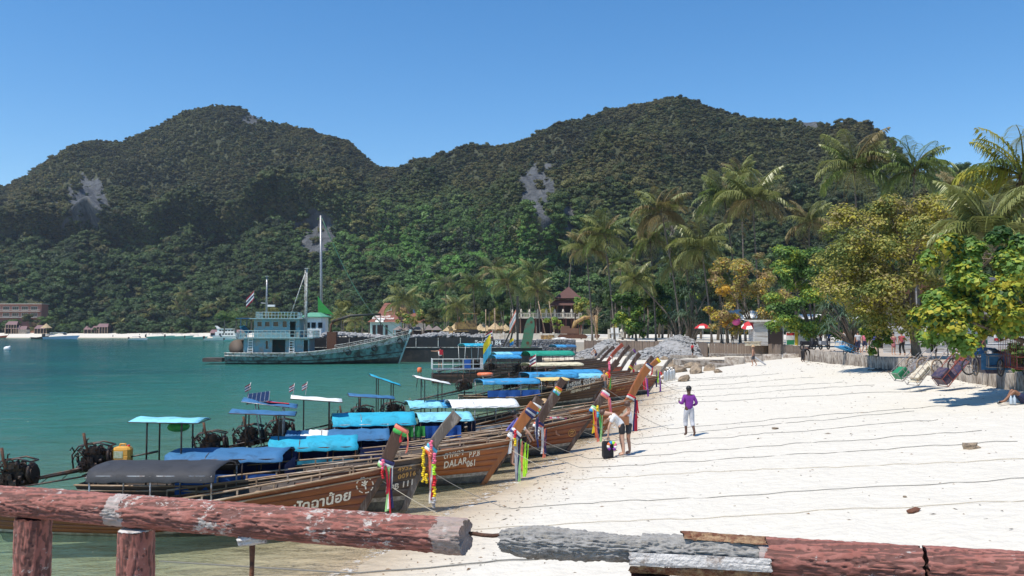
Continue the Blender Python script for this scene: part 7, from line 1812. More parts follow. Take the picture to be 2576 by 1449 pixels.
# woods between the resort and the hills: each tree its own thing
BGM = [leafm('grove_leaf_' + k, a, b_, .55, .2, .25) for k, a, b_ in (('green', (.035, .070, .018), (.065, .115, .028)), ('olive', (.06, .075, .022), (.10, .11, .035)), ('bright', (.07, .125, .025), (.11, .18, .035)), ('dark', (.018, .035, .011), (.03, .055, .017)), ('yellow', (.14, .15, .03), (.20, .19, .04)))]
rng = np.random.RandomState(77)
BG = [[crown_mesh('crown', 1500, 9, .062, mt, .62, .9, 60 + 7 * i + j) for j in range(2)] for i, mt in enumerate(BGM)]
bt = MB(); bt.tube([(0, 0, -1.2), (.05, 0, -.6), (0, 0, 0)], [.06, .045, .03], 6); BT = bt.mesh('trunk', BARK)
rnd = random.Random(31); KN = ['mid green', 'olive green', 'bright green', 'dark green', 'yellowish']
def grove(px0, px1, dn, df, n, ytop, rpx, place_, kinds, bz=2.7):
    for i in range(n):
        px = px0 + (px1 - px0) * (i + rnd.uniform(.1, .9)) / n; d = rnd.uniform(dn, df); k = rnd.choice(kinds); Rr = rpx * rnd.uniform(.75, 1.25) * d / FD; zt_ = pz(ytop + rnd.uniform(-16, 16), d); hz = max(Rr * .8, (zt_ - bz) * .42); cz = zt_ - hz * .62
        r_ = empty('grove_tree', (pxx(px, d), d, cz), 0, KN[k] + ' broadleaf tree ' + place_ + ', ' + ORD[i] + ' from the left', 'tree', 'trees ' + place_)
        s_ = (Rr, Rr, hz); link('crown', BG[k][rnd.randrange(2)], r_, scale=s_, rot=(0, 0, rnd.uniform(0, 6))); link('trunk', BT, r_, scale=(Rr * 1.2, Rr * 1.2, max(.1, (cz - bz) / 1.2)))
grove(860, 1130, 250, 275, 9, 772, 30, 'behind the lettered roof', [0, 1, 2, 4])
grove(1060, 1300, 225, 245, 10, 775, 24, 'behind the straw umbrellas', [0, 2, 4, 1])
grove(1180, 1480, 215, 250, 11, 735, 34, 'behind the pavilion', [0, 0, 2, 4, 3])
grove(1530, 1760, 165, 200, 12, 730, 42, 'between the pavilion and the pandanus', [3, 3, 0, 2])
grove(1540, 1860, 150, 190, 9, 690, 46, 'under the tall palms', [3, 0, 2, 0])
grove(1800, 2160, 140, 175, 10, 720, 52, 'behind the orange tree', [3, 0, 1, 0])
grove(2100, 2640, 110, 150, 11, 640, 74, 'behind the unfinished house', [3, 1, 0, 3])
grove(-60, 360, 537, 541, 15, 803, 26, 'behind the far beach huts', [0, 1, 2, 3], 3)
grove(330, 640, 552, 580, 11, 802, 26, 'behind the far speedboats', [2, 0, 4, 1], 3)
grove(560, 880, 430, 470, 11, 790, 26, 'behind the trawler masts', [2, 4, 0, 1], 3)
grove(640, 900, 300, 330, 6, 812, 20, 'low beyond the trawler', [2, 4, 0], 2.6)
grove(2385, 2480, 300, 320, 3, 425, 30, 'on the skyline right of the palms', [3, 0], 60)
# ================================================================ people
SK_D = paint('dark_brown_skin', (0.095, 0.045, 0.028), .5, .1, 6.0, None, 0, 0); SK_T = paint('tanned_skin', (0.42, 0.21, 0.13), .5, .08, 6.0, None, 0, 0); SK_L = paint('light_skin', (0.55, 0.32, 0.22), .5, .08, 6.0, None, 0, 0); SK_B = paint('brown_skin', (0.24, 0.11, 0.06), .5, .1, 6.0, None, 0, 0)
HAIRB = paint('black_hair', (0.012, 0.010, 0.009), .5, .2, 20.0, None, 0, .2); HAIRN = paint('brown_hair', (0.09, 0.045, 0.028), .5, .2, 20.0, None, 0, .2)
CL = {k: cloth('clothes_' + k, c, .8, .3, .10) for k, c in dict(purple=(.19, .028, .26), greyw=(.50, .50, .53), white=(.78, .76, .74), black=(.014, .013, .015), red=(.52, .02, .035), pinkred=(.50, .09, .11), floral=(.38, .13, .15), brown=(.07, .04, .03), beige=(.56, .43, .34),
      navy=(.02, .025, .07), blue=(.04, .12, .40), pink=(.70, .18, .25), lilac=(.12, .12, .42), grey=(.10, .10, .11), straw=(.52, .34, .18), hatbrown=(.36, .20, .13), dgrey=(.05, .05, .055), tan=(.30, .13, .06)).items()}
def skin_mesh(pts, edges, name, mt, sub=1, root=0):
    me = bpy.data.meshes.new('s'); me.from_pydata([p[0] for p in pts], edges, []); ob = bpy.data.objects.new('s', me); COL.objects.link(ob)
    md = ob.modifiers.new('skin', 'SKIN'); sv = me.skin_vertices
    if not sv:
        bpy.context.view_layer.objects.active = ob; bpy.context.view_layer.update(); sv = me.skin_vertices
    for i, p in enumerate(pts): sv[0].data[i].radius = (p[1], p[1])
    sv[0].data[root].use_root = True; md.use_smooth_shade = True
    ms = ob.modifiers.new('sub', 'SUBSURF'); ms.levels = sub; ms.render_levels = sub
    dg = bpy.context.evaluated_depsgraph_get(); out = bpy.data.meshes.new_from_object(ob.evaluated_get(dg)); bpy.data.objects.remove(ob)
    out.name = name; out.materials.clear(); out.materials.append(mt)
    for p in out.polygons: p.use_smooth = True
    return out
BASE = dict(pelvis=(0, 0, .95), waist=(0, 0, 1.08), chest=(0, 0, 1.27), neck=(0, -.01, 1.44), headb=(0, .005, 1.53), head=(0, .015, 1.62), top=(0, .01, 1.69), shL=(-.17, 0, 1.38), shR=(.17, 0, 1.38), elL=(-.23, -.02, 1.11), elR=(.23, -.02, 1.11),
            wrL=(-.24, .05, .87), wrR=(.24, .05, .87), hdL=(-.24, .08, .79), hdR=(.24, .08, .79), hipL=(-.09, 0, .90), hipR=(.09, 0, .90), knL=(-.10, .02, .49), knR=(.10, .02, .49), anL=(-.10, -.03, .09), anR=(.10, -.03, .09), toL=(-.11, .12, .035), toR=(.11, .12, .035))
RAD = dict(pelvis=.125, waist=.112, chest=.130, neck=.052, headb=.068, head=.090, top=.070, sh=.062, el=.042, wr=.030, hd=.032, hip=.092, kn=.060, an=.040, to=.036)
def bend(pose, a, piv='pelvis', keys=('waist', 'chest', 'neck', 'headb', 'head', 'top', 'shL', 'shR', 'elL', 'elR', 'wrL', 'wrR', 'hdL', 'hdR'), ax='X'):
    P = {k: Vector(pose.get(k, BASE[k])) for k in BASE}; c = P[piv]; M = Matrix.Rotation(-a, 3, ax)
    for k in keys: P[k] = c + M @ (P[k] - c)
    return {k: tuple(v) for k, v in P.items()}
def person(loc, yaw, h, label, skin, pose=None, top=None, legs=None, hair=HAIRB, hat=None, fingers=False, longhair=0, group=None, sub=1, bag=None, dress=None, face=False):
    """top: (material, sleeve 0..2, hem 0..1)   legs: (material, length 0..2: 1 knee, 2 ankle)"""
    r_ = empty('person', loc, yaw, label, 'person', group); k_ = h / 1.70
    P = {k: Vector((pose or {}).get(k, BASE[k])) for k in BASE}
    names = ['pelvis', 'waist', 'chest', 'neck', 'headb', 'head', 'top', 'shL', 'elL', 'wrL', 'hdL', 'shR', 'elR', 'wrR', 'hdR', 'hipL', 'knL', 'anL', 'toL', 'hipR', 'knR', 'anR', 'toR']
    rad = lambda n: RAD.get(n, RAD.get(n[:-1]))
    pts = [(P[n], rad(n)) for n in names]; ix = {n: i for i, n in enumerate(names)}
    E = [('pelvis', 'waist'), ('waist', 'chest'), ('chest', 'neck'), ('neck', 'headb'), ('headb', 'head'), ('head', 'top')]
    for s in 'LR': E += [('chest', 'sh' + s), ('sh' + s, 'el' + s), ('el' + s, 'wr' + s), ('wr' + s, 'hd' + s), ('pelvis', 'hip' + s), ('hip' + s, 'kn' + s), ('kn' + s, 'an' + s), ('an' + s, 'to' + s)]
    edges = [(ix[a], ix[b]) for a, b in E]
    # calf swell and forearm swell
    for s in 'LR':
        i = len(pts); pts.append((P['kn' + s].lerp(P['an' + s], .35) + Vector((0, -.012, 0)), .052)); edges.remove((ix['kn' + s], ix['an' + s])); edges += [(ix['kn' + s], i), (i, ix['an' + s])]
    fwd = Vector((0, 1, 0))
    if face: hd = P['head']; d_ = (P['top'] - P['headb']).normalized(); nz = (fwd - d_ * fwd.dot(d_)).normalized(); pts.append((hd + nz * .105 - d_ * .01, .012)); edges.append((ix['head'], len(pts) - 1))
    if fingers:
        for s, sg in (('L', -1), ('R', 1)):
            w, hnd = P['wr' + s], P['hd' + s]; d_ = (hnd - w).normalized(); sd = d_.cross(Vector((sg, 0, 0))); sd = sd.normalized() if sd.length > .1 else Vector((0, 1, 0))
            for q, ln in ((-1.5, .062), (-.5, .078), (.5, .074), (1.5, .058)):
                a = len(pts); pts.append((hnd + sd * q * .019 + d_ * .03, .0105)); pts.append((hnd + sd * q * .022 + d_ * (.03 + ln) + Vector((-sg * .012, 0, 0)), .008)); edges += [(ix['hd' + s], a), (a, a + 1)]
            a = len(pts); pts.append((w.lerp(hnd, .45) + sd * .045 * -1 + d_ * .02, .011)); pts.append((w.lerp(hnd, .45) - sd * .06 + d_ * .055, .009)); edges += [(ix['hd' + s], a), (a, a + 1)]
    me = skin_mesh([(p * k_, r * k_) for p, r in pts], edges, 'body', skin, 2 if fingers else sub); link('body', me, r_)
    def garment(nm, spec, ed, mt):
        link(nm, skin_mesh([(p * k_, r * k_) for p, r in spec], ed, nm, mt, sub), r_)
    if top:
        mt, sl, hem = top; base = P['pelvis'].lerp(P['waist'], 1 - hem); g_ = [(base + (P['pelvis'] - P['waist']) * .45, .150), (P['waist'], .138), (P['chest'], .150), (P['chest'].lerp(P['neck'], .55), .075)]; ed = [(0, 1), (1, 2), (2, 3)]
        for s in 'LR':
            a = len(g_); g_.append((P['sh' + s], .078)); ed.append((2, a))
            if sl >= 1: g_.append((P['sh' + s].lerp(P['el' + s], .62), .068)); ed.append((a, a + 1))
            if sl >= 2: g_[-1] = (P['el' + s], .056); g_.append((P['wr' + s], .044)); ed.append((a + 1, a + 2))
        garment('shirt', g_, ed, mt)
    if dress:
        c = (P['knL'] + P['knR']) / 2; g_ = [(P['chest'], .148), (P['waist'], .135), (P['pelvis'], .165), (P['pelvis'].lerp(c, .9), .20), (P['chest'].lerp(P['neck'], .5), .07), (P['shL'], .07), (P['shR'], .07)]; garment('dress', g_, [(0, 1), (1, 2), (2, 3), (0, 4), (0, 5), (0, 6)], dress)
    if legs:
        mt, ln = legs; g_ = [(P['waist'], .128), (P['pelvis'], .145)]; ed = [(0, 1)]
        for s in 'LR':
            a = len(g_); g_.append((P['hip' + s], .110)); ed.append((1, a))
            e = P['hip' + s].lerp(P['kn' + s], min(1, ln)); g_.append((e, .098 if ln <= 1 else .082)); ed.append((a, a + 1))
            if ln > 1: g_.append((P['kn' + s].lerp(P['an' + s], ln - 1), .074)); ed.append((a + 1, a + 2))
        garment('trousers' if ln > 1.2 else 'shorts', g_, ed, mt)
    hd, up = P['head'] * k_, (P['top'] - P['headb']).normalized(); q = up.to_track_quat('Z', 'Y').to_matrix(); nz = (fwd - up * fwd.dot(up)).normalized() if abs(up.dot(fwd)) < .95 else Vector((0, 0, -1))
    if hair:
        m_ = MB(); m_.sphere(hd - nz * .018 + up * .028, (.098 * k_, .105 * k_, .102 * k_), 14, 9, q)
        if longhair:
            for i in range(5): m_.tube([hd - nz * .05 + up * .02 + Vector(((i - 2) * .03, 0, 0)), hd - nz * .10 - up * .1 + Vector(((i - 2) * .035, 0, 0)), hd - nz * .10 - up * (.1 + longhair) + Vector(((i - 2) * .03, 0, 0))], [.045, .045, .02], 6)
        m_.build('hair', hair, r_)
    if hat: m_ = MB(); base = hd + up * .055; prof = [(.19, -.02), (.18, .0), (.105, .015), (.10, .10), (.07, .125), (.005, .13)]; rings = [[base + q @ Vector((r * k_ * math.cos(2 * math.pi * j / 16), r * k_ * math.sin(2 * math.pi * j / 16), z_)) for j in range(16)] for r, z_ in prof]; m_.loft(rings); m_.build('hat', hat, r_)
    if face:
        for s in (-1, 1): m_ = MB(); m_.sphere(hd + nz * .083 * k_ + up * .012 + nz.cross(up) * .032 * s, .011, 6, 4); m_.build('eye', HAIRB, r_)
    if bag: mt, c, d_ = bag; m_ = MB(); m_.box(Vector(c) * k_, d_); m_.tube([Vector(c) * k_ + Vector((0, 0, d_[2] / 2)), (P['chest'] + Vector((.02, .13 if c[1] > 0 else -.13, .02))) * k_, (P['shL'] + Vector((.05, 0, .07))) * k_], .015, 5); m_.build('bag', mt, r_)
    return r_
def ground_at(px, py, d, z=None): x = pxx(px, d); return Vector((x, d, gz(x, d) if z is None else z))
walk = dict(hipL=(-.09, 0, .91), knL=(-.09, .12, .50), anL=(-.10, .02, .10), toL=(-.11, .17, .05), knR=(.10, -.02, .49), anR=(.11, -.24, .14), toR=(.115, -.12, .04))
pm = dict(BASE); pm.update(walk); pm.update(elL=(-.25, -.04, 1.13), wrL=(-.29, .17, 1.17), hdL=(-.28, .22, 1.22), elR=(.27, -.05, 1.14), wrR=(.22, .16, 1.05), hdR=(.19, .22, 1.06))
person(ground_at(1731, 1103, 30.9), R(8), 1.74, 'person in purple long sleeved shirt and pale grey shorts walking away across the sand', SK_D, pm, (CL['purple'], 2, 1.1), (CL['greyw'], 1.45), HAIRB, fingers=True, sub=2)
pa = bend(dict(BASE, knL=(-.10, -.02, .50), anL=(-.11, -.06, .09), toL=(-.12, .10, .035), knR=(.10, .04, .49), elL=(-.26, .10, 1.18), elR=(.2, .20, 1.12)), R(38)); pa.update(elL=(-.20, .42, .93), wrL=(-.16, .44, .68), hdL=(-.16, .45, .60), elR=(.22, .52, 1.08), wrR=(.05, .58, 1.02), hdR=(0, .55, 1.08), head=(0, .60, 1.37), top=(0, .68, 1.37), headb=(0, .50, 1.36))
person(ground_at(1563, 1148, 27.7), R(82), 1.66, 'person in white t-shirt and black shorts bending over a suitcase beside the boats', SK_L, pa, (CL['white'], 1, .8), (CL['black'], .55), HAIRN, fingers=True, sub=2)
pb = dict(BASE, elL=(-.22, .20, 1.22), wrL=(-.10, .42, 1.22), hdL=(-.06, .49, 1.24), elR=(.24, .12, 1.14), wrR=(.12, .32, 1.08), hdR=(.08, .39, 1.10), head=(0, .05, 1.61), top=(0, .06, 1.69))
person(ground_at(1577, 1143, 28.0) + Vector((.06, .15, 0)), R(80), 1.66, 'person in patterned tank top and grey shorts leaning on the one bending beside the boats', SK_T, pb, (CL['white'], 0, .9), (CL['dgrey'], .6), HAIRN, fingers=True, bag=(CL['tan'], (-.20, .14, 1.12), (.16, .30, .26)), face=True, sub=2)
sc_p = ground_at(1527, 1148, 27.5); r_ = empty('suitcase', sc_p, .3, 'black upright suitcase standing on the wet sand by the two people', 'suitcase'); m_ = MB(); m_.loft([[(x * a, y * a, z) for (x, y) in ((-.17, -.10), (.15, -.12), (.17, .10), (-.15, .12))] for (a, z) in ((.9, .03), (1, .08), (1, .48), (.85, .54))], True, True, False); m_.build('shell', CL['black'], r_)
m_ = MB(); m_.tube([(-.09, .05, .5), (-.09, .05, .62), (.09, .05, .62), (.09, .05, .5)], .011, 5); m_.build('handle', METAL, r_); m_ = MB(); [m_.lathe((x, 0, .03), [(.03, -.02), (.03, .02)], 8, 'y') for x in (-.13, .13)]; m_.build('castor', RUBBER, r_)
r_ = empty('neck_pillow', sc_p + Vector((.12, -.13, .40)), 0, 'horseshoe neck pillow with a multicoloured pattern on the black suitcase', 'pillow')
for k, c in enumerate(['violet', 'white', 'pink', 'lime', 'blue', 'orange', 'white', 'violet']):
    m_ = MB(); m_.tube([(.115 * math.cos(a), 0, .115 * math.sin(a)) for a in [(-1.2 + (k + j / 2) * .68) for j in range(3)]], .05, 8); m_.build('patch', RIB[c], r_)
rw = dict(BASE); rw.update(walk)
person(ground_at(1741, 900, 100, 1.12), R(-70), 1.72, 'walker in red t-shirt and black shorts in front of the big stone heap', SK_B, rw, (CL['red'], 1, .9), (CL['black'], .9), HAIRB, bag=(CL['black'], (.2, -.1, 1.0), (.12, .22, .2)))
o_ = person(ground_at(1894, 930, 75), R(60), 1.72, 'shirtless person in straw hat and patterned shorts dragging a grey board over the sand', SK_T, rw, None, (CL['grey'], .95), HAIRN, hat=CL['straw'])
m_ = MB(); m_.box((0, 0, 0), (1.1, .35, .09), rot=Matrix.Rotation(R(35), 3, 'Y')); tag(m_.build('grey_board', CL['greyw'], None, loc=ground_at(1906, 930, 75) + Vector((.15, -.1, .42))), 'short pale grey board carried by the shirtless person in the straw hat', 'board')
pbk = bend(dict(BASE), R(70)); pbk.update(elL=(-.2, .62, .85), wrL=(-.15, .66, .6), hdL=(-.15, .68, .52), elR=(.2, .62, .85), wrR=(.15, .66, .6), hdR=(.15, .68, .52))
person(ground_at(2018, 900, 75), R(-60), 1.72, 'person all in black stooping over the end of the promenade wall', SK_B, pbk, (CL['black'], 2, 1.0), (CL['black'], 1.9), HAIRB, sub=2)
WG = 'walkers on the promenade'
def ppl(px, d, yaw, h, lab, skin, top=None, legs=None, z=PZ, **k): return person(Vector((pxx(px, d), d, z)), R(yaw), h, lab, skin, rw if yaw % 2 else None, top, legs, group=WG, **k)
ppl(2246, 63, 180, 1.62, 'promenade walker with long black hair in a pink floral dress', SK_L, dress=CL['floral'], longhair=.25)
ppl(2267, 61, 5, 1.66, 'promenade walker in a pinkish red top and black leggings seen from behind', SK_T, (CL['pinkred'], 1, 1.0), (CL['black'], 1.9))
ppl(2347, 54.5, 181, 1.76, 'promenade walker in white t-shirt with blue pack straps and dark knee shorts', SK_L, (CL['white'], 1, .95), (CL['brown'], 1.25), hair=HAIRN, bag=(CL['navy'], (0, .14, 1.3), (.30, .05, .12)))
ppl(2387, 59, 7, 1.68, 'promenade walker in white blouse and beige skirt with a black shoulder bag', SK_L, (CL['white'], 1, .9), (CL['beige'], .8), hair=HAIRN, bag=(CL['black'], (.22, -.05, 1.0), (.08, .28, .24)))
ppl(2157, 67, 3, 1.72, 'promenade walker in a white and navy striped top left of the bright shrub', SK_T, (CL['greyw'], 1, .95), (CL['navy'], 1.3))
ppl(2174, 68, 181, 1.66, 'promenade walker in a pink top left of the bright shrub', SK_L, (CL['pink'], 1, .95), (CL['navy'], .9), hair=HAIRN)
ppl(2296, 66, 181, 1.70, 'bare armed walker half hidden behind the thick tree trunk', SK_T, (CL['black'], 0, .95), (CL['black'], 1.2))
ppl(2063, 100, 5, 1.75, 'walker in a red football shirt behind the stooping person in black', SK_B, (CL['red'], 1, .95), (CL['grey'], 1.2))
ppl(2084, 97, 180, 1.62, 'person in a blue top under the pandanus tree', SK_B, (CL['blue'], 1, .95), (CL['navy'], .9))
ppl(2122, 88, 181, 1.76, 'person in white t-shirt with black backpack beside the pandanus trunk', SK_T, (CL['white'], 1, .95), (CL['black'], 1.1), bag=(CL['black'], (.12, .13, 1.2), (.2, .14, .36)))
ppl(1842, 112, 6, 1.66, 'person in brownish red clothes in the shade by the pink lantern', SK_B, (CL['pinkred'], 1, .95), (CL['brown'], 1.2))
ppl(2196, 70, 5, 1.66, 'person in a dark purple top partly behind the bright shrub', SK_L, (CL['lilac'], 1, .95), (CL['black'], 1.2))
# sitter at the right edge
st = dict(BASE); z0_ = .12
st.update(pelvis=(0, 0, .12), waist=(0, -.08, .24), chest=(0, -.22, .40), neck=(0, -.32, .53), headb=(0, -.33, .61), head=(0, -.33, .70), top=(0, -.33, .77), shL=(-.17, -.28, .48), shR=(.17, -.28, .48), elL=(-.25, -.48, .26), elR=(.25, -.48, .26), wrL=(-.24, -.52, .04), wrR=(.24, -.52, .04), hdL=(-.24, -.46, .02), hdR=(.24, -.46, .02),
          hipL=(-.09, .04, .12), hipR=(.09, .04, .12), knL=(-.13, .40, .42), knR=(.12, .36, .44), anL=(-.12, .74, .08), anR=(.12, .56, .08), toL=(-.12, .88, .05), toR=(.12, .70, .05))
sp_ = ground_at(2574, 1028, 29.6); person(sp_, R(86), 1.78, 'person in navy shorts sitting on the sand with knees up at the right edge', SK_B, st, None, (CL['navy'], .7), HAIRB, sub=2)
for dx, dy in ((-.94, -.1), (-.80, .16)):
    m_ = MB(); m_.sheet([[(x * .13 - .065, y * .045 * (1 - abs(x - .5)), .03 * x) for y in (-1, 1)] for x in (0, .33, .66, 1)], .02); m_.tube([(0, -.04, 0), (.02, 0, .07), (0, .04, 0)], .009, 5); tag(m_.build('sandal', CL['black'], None, loc=sp_ + Vector((dx, dy, .02))), 'black sandal on the foot of the sitter' if dx < -.9 else 'black sandal lying nearer the sitter knees', 'sandal')
PLAST = paint('clear_plastic_bottle', (.45, .52, .58), .1, .1, 5.0, None, 0, 0)
for dx in (-.62, -.5): m_ = MB(); m_.lathe((0, 0, 0), [(.045, 0), (.05, .02), (.05, .2), (.02, .26), (.02, .29), (.001, .29)], 10); tag(m_.build('water_bottle', PLAST, None, loc=sp_ + Vector((dx, -.22, 0))), 'clear water bottle on the sand ' + ('nearer the sitter feet' if dx < -.6 else 'nearer the sitter thigh'), 'bottle')
# people in the boats
def onb(key, px, z, lab, skin, yaw, pose, h=1.66, **k): p = on_boat(key, px, z); return person(p, R(yaw), h, lab, skin, pose, **k)
lean = bend(dict(BASE, elL=(-.22, .2, 1.1), elR=(.22, .2, 1.1)), R(30)); lean.update(elL=(-.22, .45, 1.0), wrL=(-.12, .55, .80), hdL=(-.1, .58, .73), elR=(.2, .5, 1.02), wrR=(.12, .62, .85), hdR=(.1, .66, .78))
onb('b4', 1290, .10, 'person in white t-shirt and brown sun hat leaning over the bow deck', SK_L, 8 - 90, lean, top=(CL['white'], 1, .9), legs=(CL['beige'], .9), hair=HAIRN, hat=CL['hatbrown'])
onb('b5', 1318, .05, 'person in violet blue top bending beside the one in the brown hat', SK_T, 95, lean, top=(CL['lilac'], 2, .9), legs=(CL['black'], 1.0))
sit = dict(BASE); sit.update({k: (v[0], v[1], v[2] - .48) for k, v in BASE.items() if k not in ('knL', 'knR', 'anL', 'anR', 'toL', 'toR')}); sit.update(knL=(-.12, .42, .47), knR=(.12, .42, .47), anL=(-.12, .44, .09), anR=(.12, .44, .09), toL=(-.12, .58, .04), toR=(.12, .58, .04), wrL=(-.15, .25, .60), wrR=(.15, .25, .60), hdL=(-.12, .32, .60), hdR=(.12, .32, .60))
onb('b6', 1368, .60, 'vendor in black top and straw hat seated in a boat with a goods tray', SK_T, -95, sit, top=(CL['black'], 1, .9), legs=(CL['dgrey'], 1.6), hat=CL['straw'])
p = on_boat('b6', 1402, 1.12, -.05); r_ = empty('goods_tray', p, .1, 'dark vendor tray with small white packets held in the boat', 'tray'); m_ = MB(); m_.box((0, 0, 0), (.62, .4, .14)); m_.build('tray', CL['dgrey'], r_)
for i in range(7): m_ = MB(); m_.box((-.26 + i * .085, -.12, .10), (.07, .1, .08), rz=.2 * (i % 3)); m_.build('packet', RIB['white'] if i % 3 else RIB['pink'], r_)
pt = dict(BASE); pt.update(elL=(-.42, .02, 1.36), wrL=(-.66, .04, 1.38), hdL=(-.76, .05, 1.38))
DKZ = 1.45; DKP = on_y(1150, 940, 72)
person(Vector((pxx(1108, 71), 71, DKZ - .25)), R(10), 1.72, 'person in white vest with red backpack pointing left from the metal framed boat', SK_T, pt, (CL['white'], 0, .9), (CL['dgrey'], 1.2), bag=(CL['red'], (.05, -.16, 1.28), (.3, .18, .4)))
onb('b9', 1520, .35, 'bald shirtless person with a pink float at the bow beyond the MALEEWAN boat', SK_T, 150, None, h=1.6, legs=(CL['grey'], .9), hair=None)
person(ground_at(1499, 905, 100, .75), R(120), 1.65, 'shirtless person bending among the farthest boats', SK_T, lean, None, (CL['navy'], .8))
FB = person(Vector((pxx(296, 528), 528, 2.3)), R(60), 1.7, 'tiny dark figure standing alone on the far beach', SK_B, None, (CL['navy'], 1, .9), (CL['black'], 1.0)); 
for px, d, z, lab in ((352, 520, .8, 'tiny figure at the waterline left of the small white speedboat'), (369, 521, 1.0, 'tiny figure pair member nearest the small white speedboat'), (376, 522, 1.1, 'rightmost tiny figure near the small white speedboat'), (285, 512, .2, 'tiny bather in the shallows of the far beach'), (128, 530, 2.4, 'tiny figure behind the pale blue speedboat')):
    c = copy_tree(FB, None, Vector((pxx(px, d), d, z)), (0, 0, px * .1)); c['label'] = lab
# metal framed work boat between the far longtails
r_ = empty('metal_frame_boat', (pxx(1150, 72), 72, 0), R(8), 'open boat with silver pipe railings and ramps behind the white stern awning', 'boat'); Wd = 125 * 72 / FD
m_ = MB(); m_.loft([[(x, y, z) for (x, y) in ((-Wd / 2, -1.1), (Wd / 2, -1.1), (Wd / 2 + .8, 0), (Wd / 2, 1.1), (-Wd / 2, 1.1))] for z in (-.2, .75)], True, True, False); m_.build('hull', DARKW, r_)
m_ = MB(); m_.box((0, 0, 1.1), (Wd, 2.2, .06)); m_.build('deck', METAL, r_)
railing(r_, [(-Wd / 2, 1.1, 1.1), (-Wd / 2, -1.1, 1.1), (Wd / 2, -1.1, 1.1), (Wd / 2, 1.1, 1.1)], .85, 2, WHITEP, r_=.025, post=.7)
m_ = MB(); [m_.tube([(-Wd / 2 + i * .5, -1.15, -.1), (-Wd / 2 + i * .5, -1.15, 1.1)], .02, 5) for i in range(int(Wd / .5))]; m_.tube([(-Wd / 2, -1.15, .6), (Wd / 2, -1.15, .6)], .02, 5); m_.build('side_lattice', DPIPE, r_)
m_ = MB(); m_.box((.9, .3, 1.5), (.5, .5, .7)); m_.build('blue_drum', TARP['royal'], r_)
r_ = empty('light_buoy', (pxx(1056, 66), 66, 0), 0, 'orange lamp buoy on a thin wire frame standing in the water', 'buoy')
m_ = MB(); [m_.tube([(x, y, -.3), (x * .4, y * .4, 1.1)], .015, 4) for x in (-.25, .25) for y in (-.2, .2)]; m_.build('wire_frame', DPIPE, r_); m_ = MB(); m_.lathe((0, 0, 1.1), [(.16, 0), (.18, .1), (.18, .3), (.1, .38)], 8); m_.build('lamp', ORANGE, r_)
# ================================================================ mooring ropes, litter
def rope(key, end, label, mat=None, hgt=.42, wob=.03, r0=.0055):
    b = BOATS[key]; c, s_ = math.cos(b['th']), math.sin(b['th']); H = b['H']; x0 = H.jx * .8; st_ = Vector((b['F'].x + x0 * c, b['F'].y + x0 * s_, H.zj * .8))
    sx, sz = ray(*end); e = None      # where the sight line meets the sand
    for Y in np.arange(8, 120, .1):
        if EYE + sz * Y < gz(sx * Y, Y): e = Vector((sx * Y, Y, 0)); break
    if e is None: e = Vector((24, 60, 0))
    pts = []; n = 60; L = (e - Vector((st_.x, st_.y, 0))).length; rnd = random.Random(int(end[1])); drop = min(.35, 3.5 / L); ph = rnd.uniform(0, 6)
    for i in range(n + 1):
        f = i / n; x = st_.x + (e.x - st_.x) * f; y = st_.y + (e.y - st_.y) * f + wob * math.sin(f * 7 + ph) * f * (1 - f) * 2; g_ = max(gz(x, y), 0.02) + .012
        air = st_.z * max(0, 1 - f / drop) ** 1.8 if f < drop else 0
        pts.append((x, y, max(g_, air) if f > 0 else st_.z))
    m_ = MB(); m_.tube(pts, r0 * (1 + st_.y / 60), 5); return tag(m_.build('mooring_rope', mat or ROPED), label, 'rope', 'mooring ropes stretched over the sand')
NMS = {'b1': 'nearest boat', 'b2': 'grey PPB 111 boat', 'b3': 'DALAR boat', 'b4': 'dark boat behind the DALAR boat', 'b5': 'aqua wavy canopy boat', 'b6': 'gold emblem boat', 'b7': 'white canopy boat', 'b8': 'tall orange prow boat', 'b9': 'MALEEWAN boat', 'b10': 'yellow capped prow boat', 'b11': 'pale grey prow boat', 'b12': 'slim dark prow boat', 'b13': 'cream canopy boat', 'b14': 'red hulled boat'}
for key, end in (('b1', (2576, 1264)), ('b2', (2576, 1205)), ('b3', (2576, 1158)), ('b4', (2560, 1112)), ('b5', (2470, 1085)), ('b6', (2360, 1058)), ('b7', (2300, 1035)), ('b8', (2440, 1018)), ('b9', (2330, 985)), ('b10', (2200, 970)), ('b11', (2120, 962)), ('b12', (2050, 950)), ('b13', (1960, 940)), ('b14', (1880, 945))):
    rope(key, end, 'thin mooring rope running from the ' + NMS[key] + ' across the beach', ROPEM if key in ('b1', 'b3') else None)
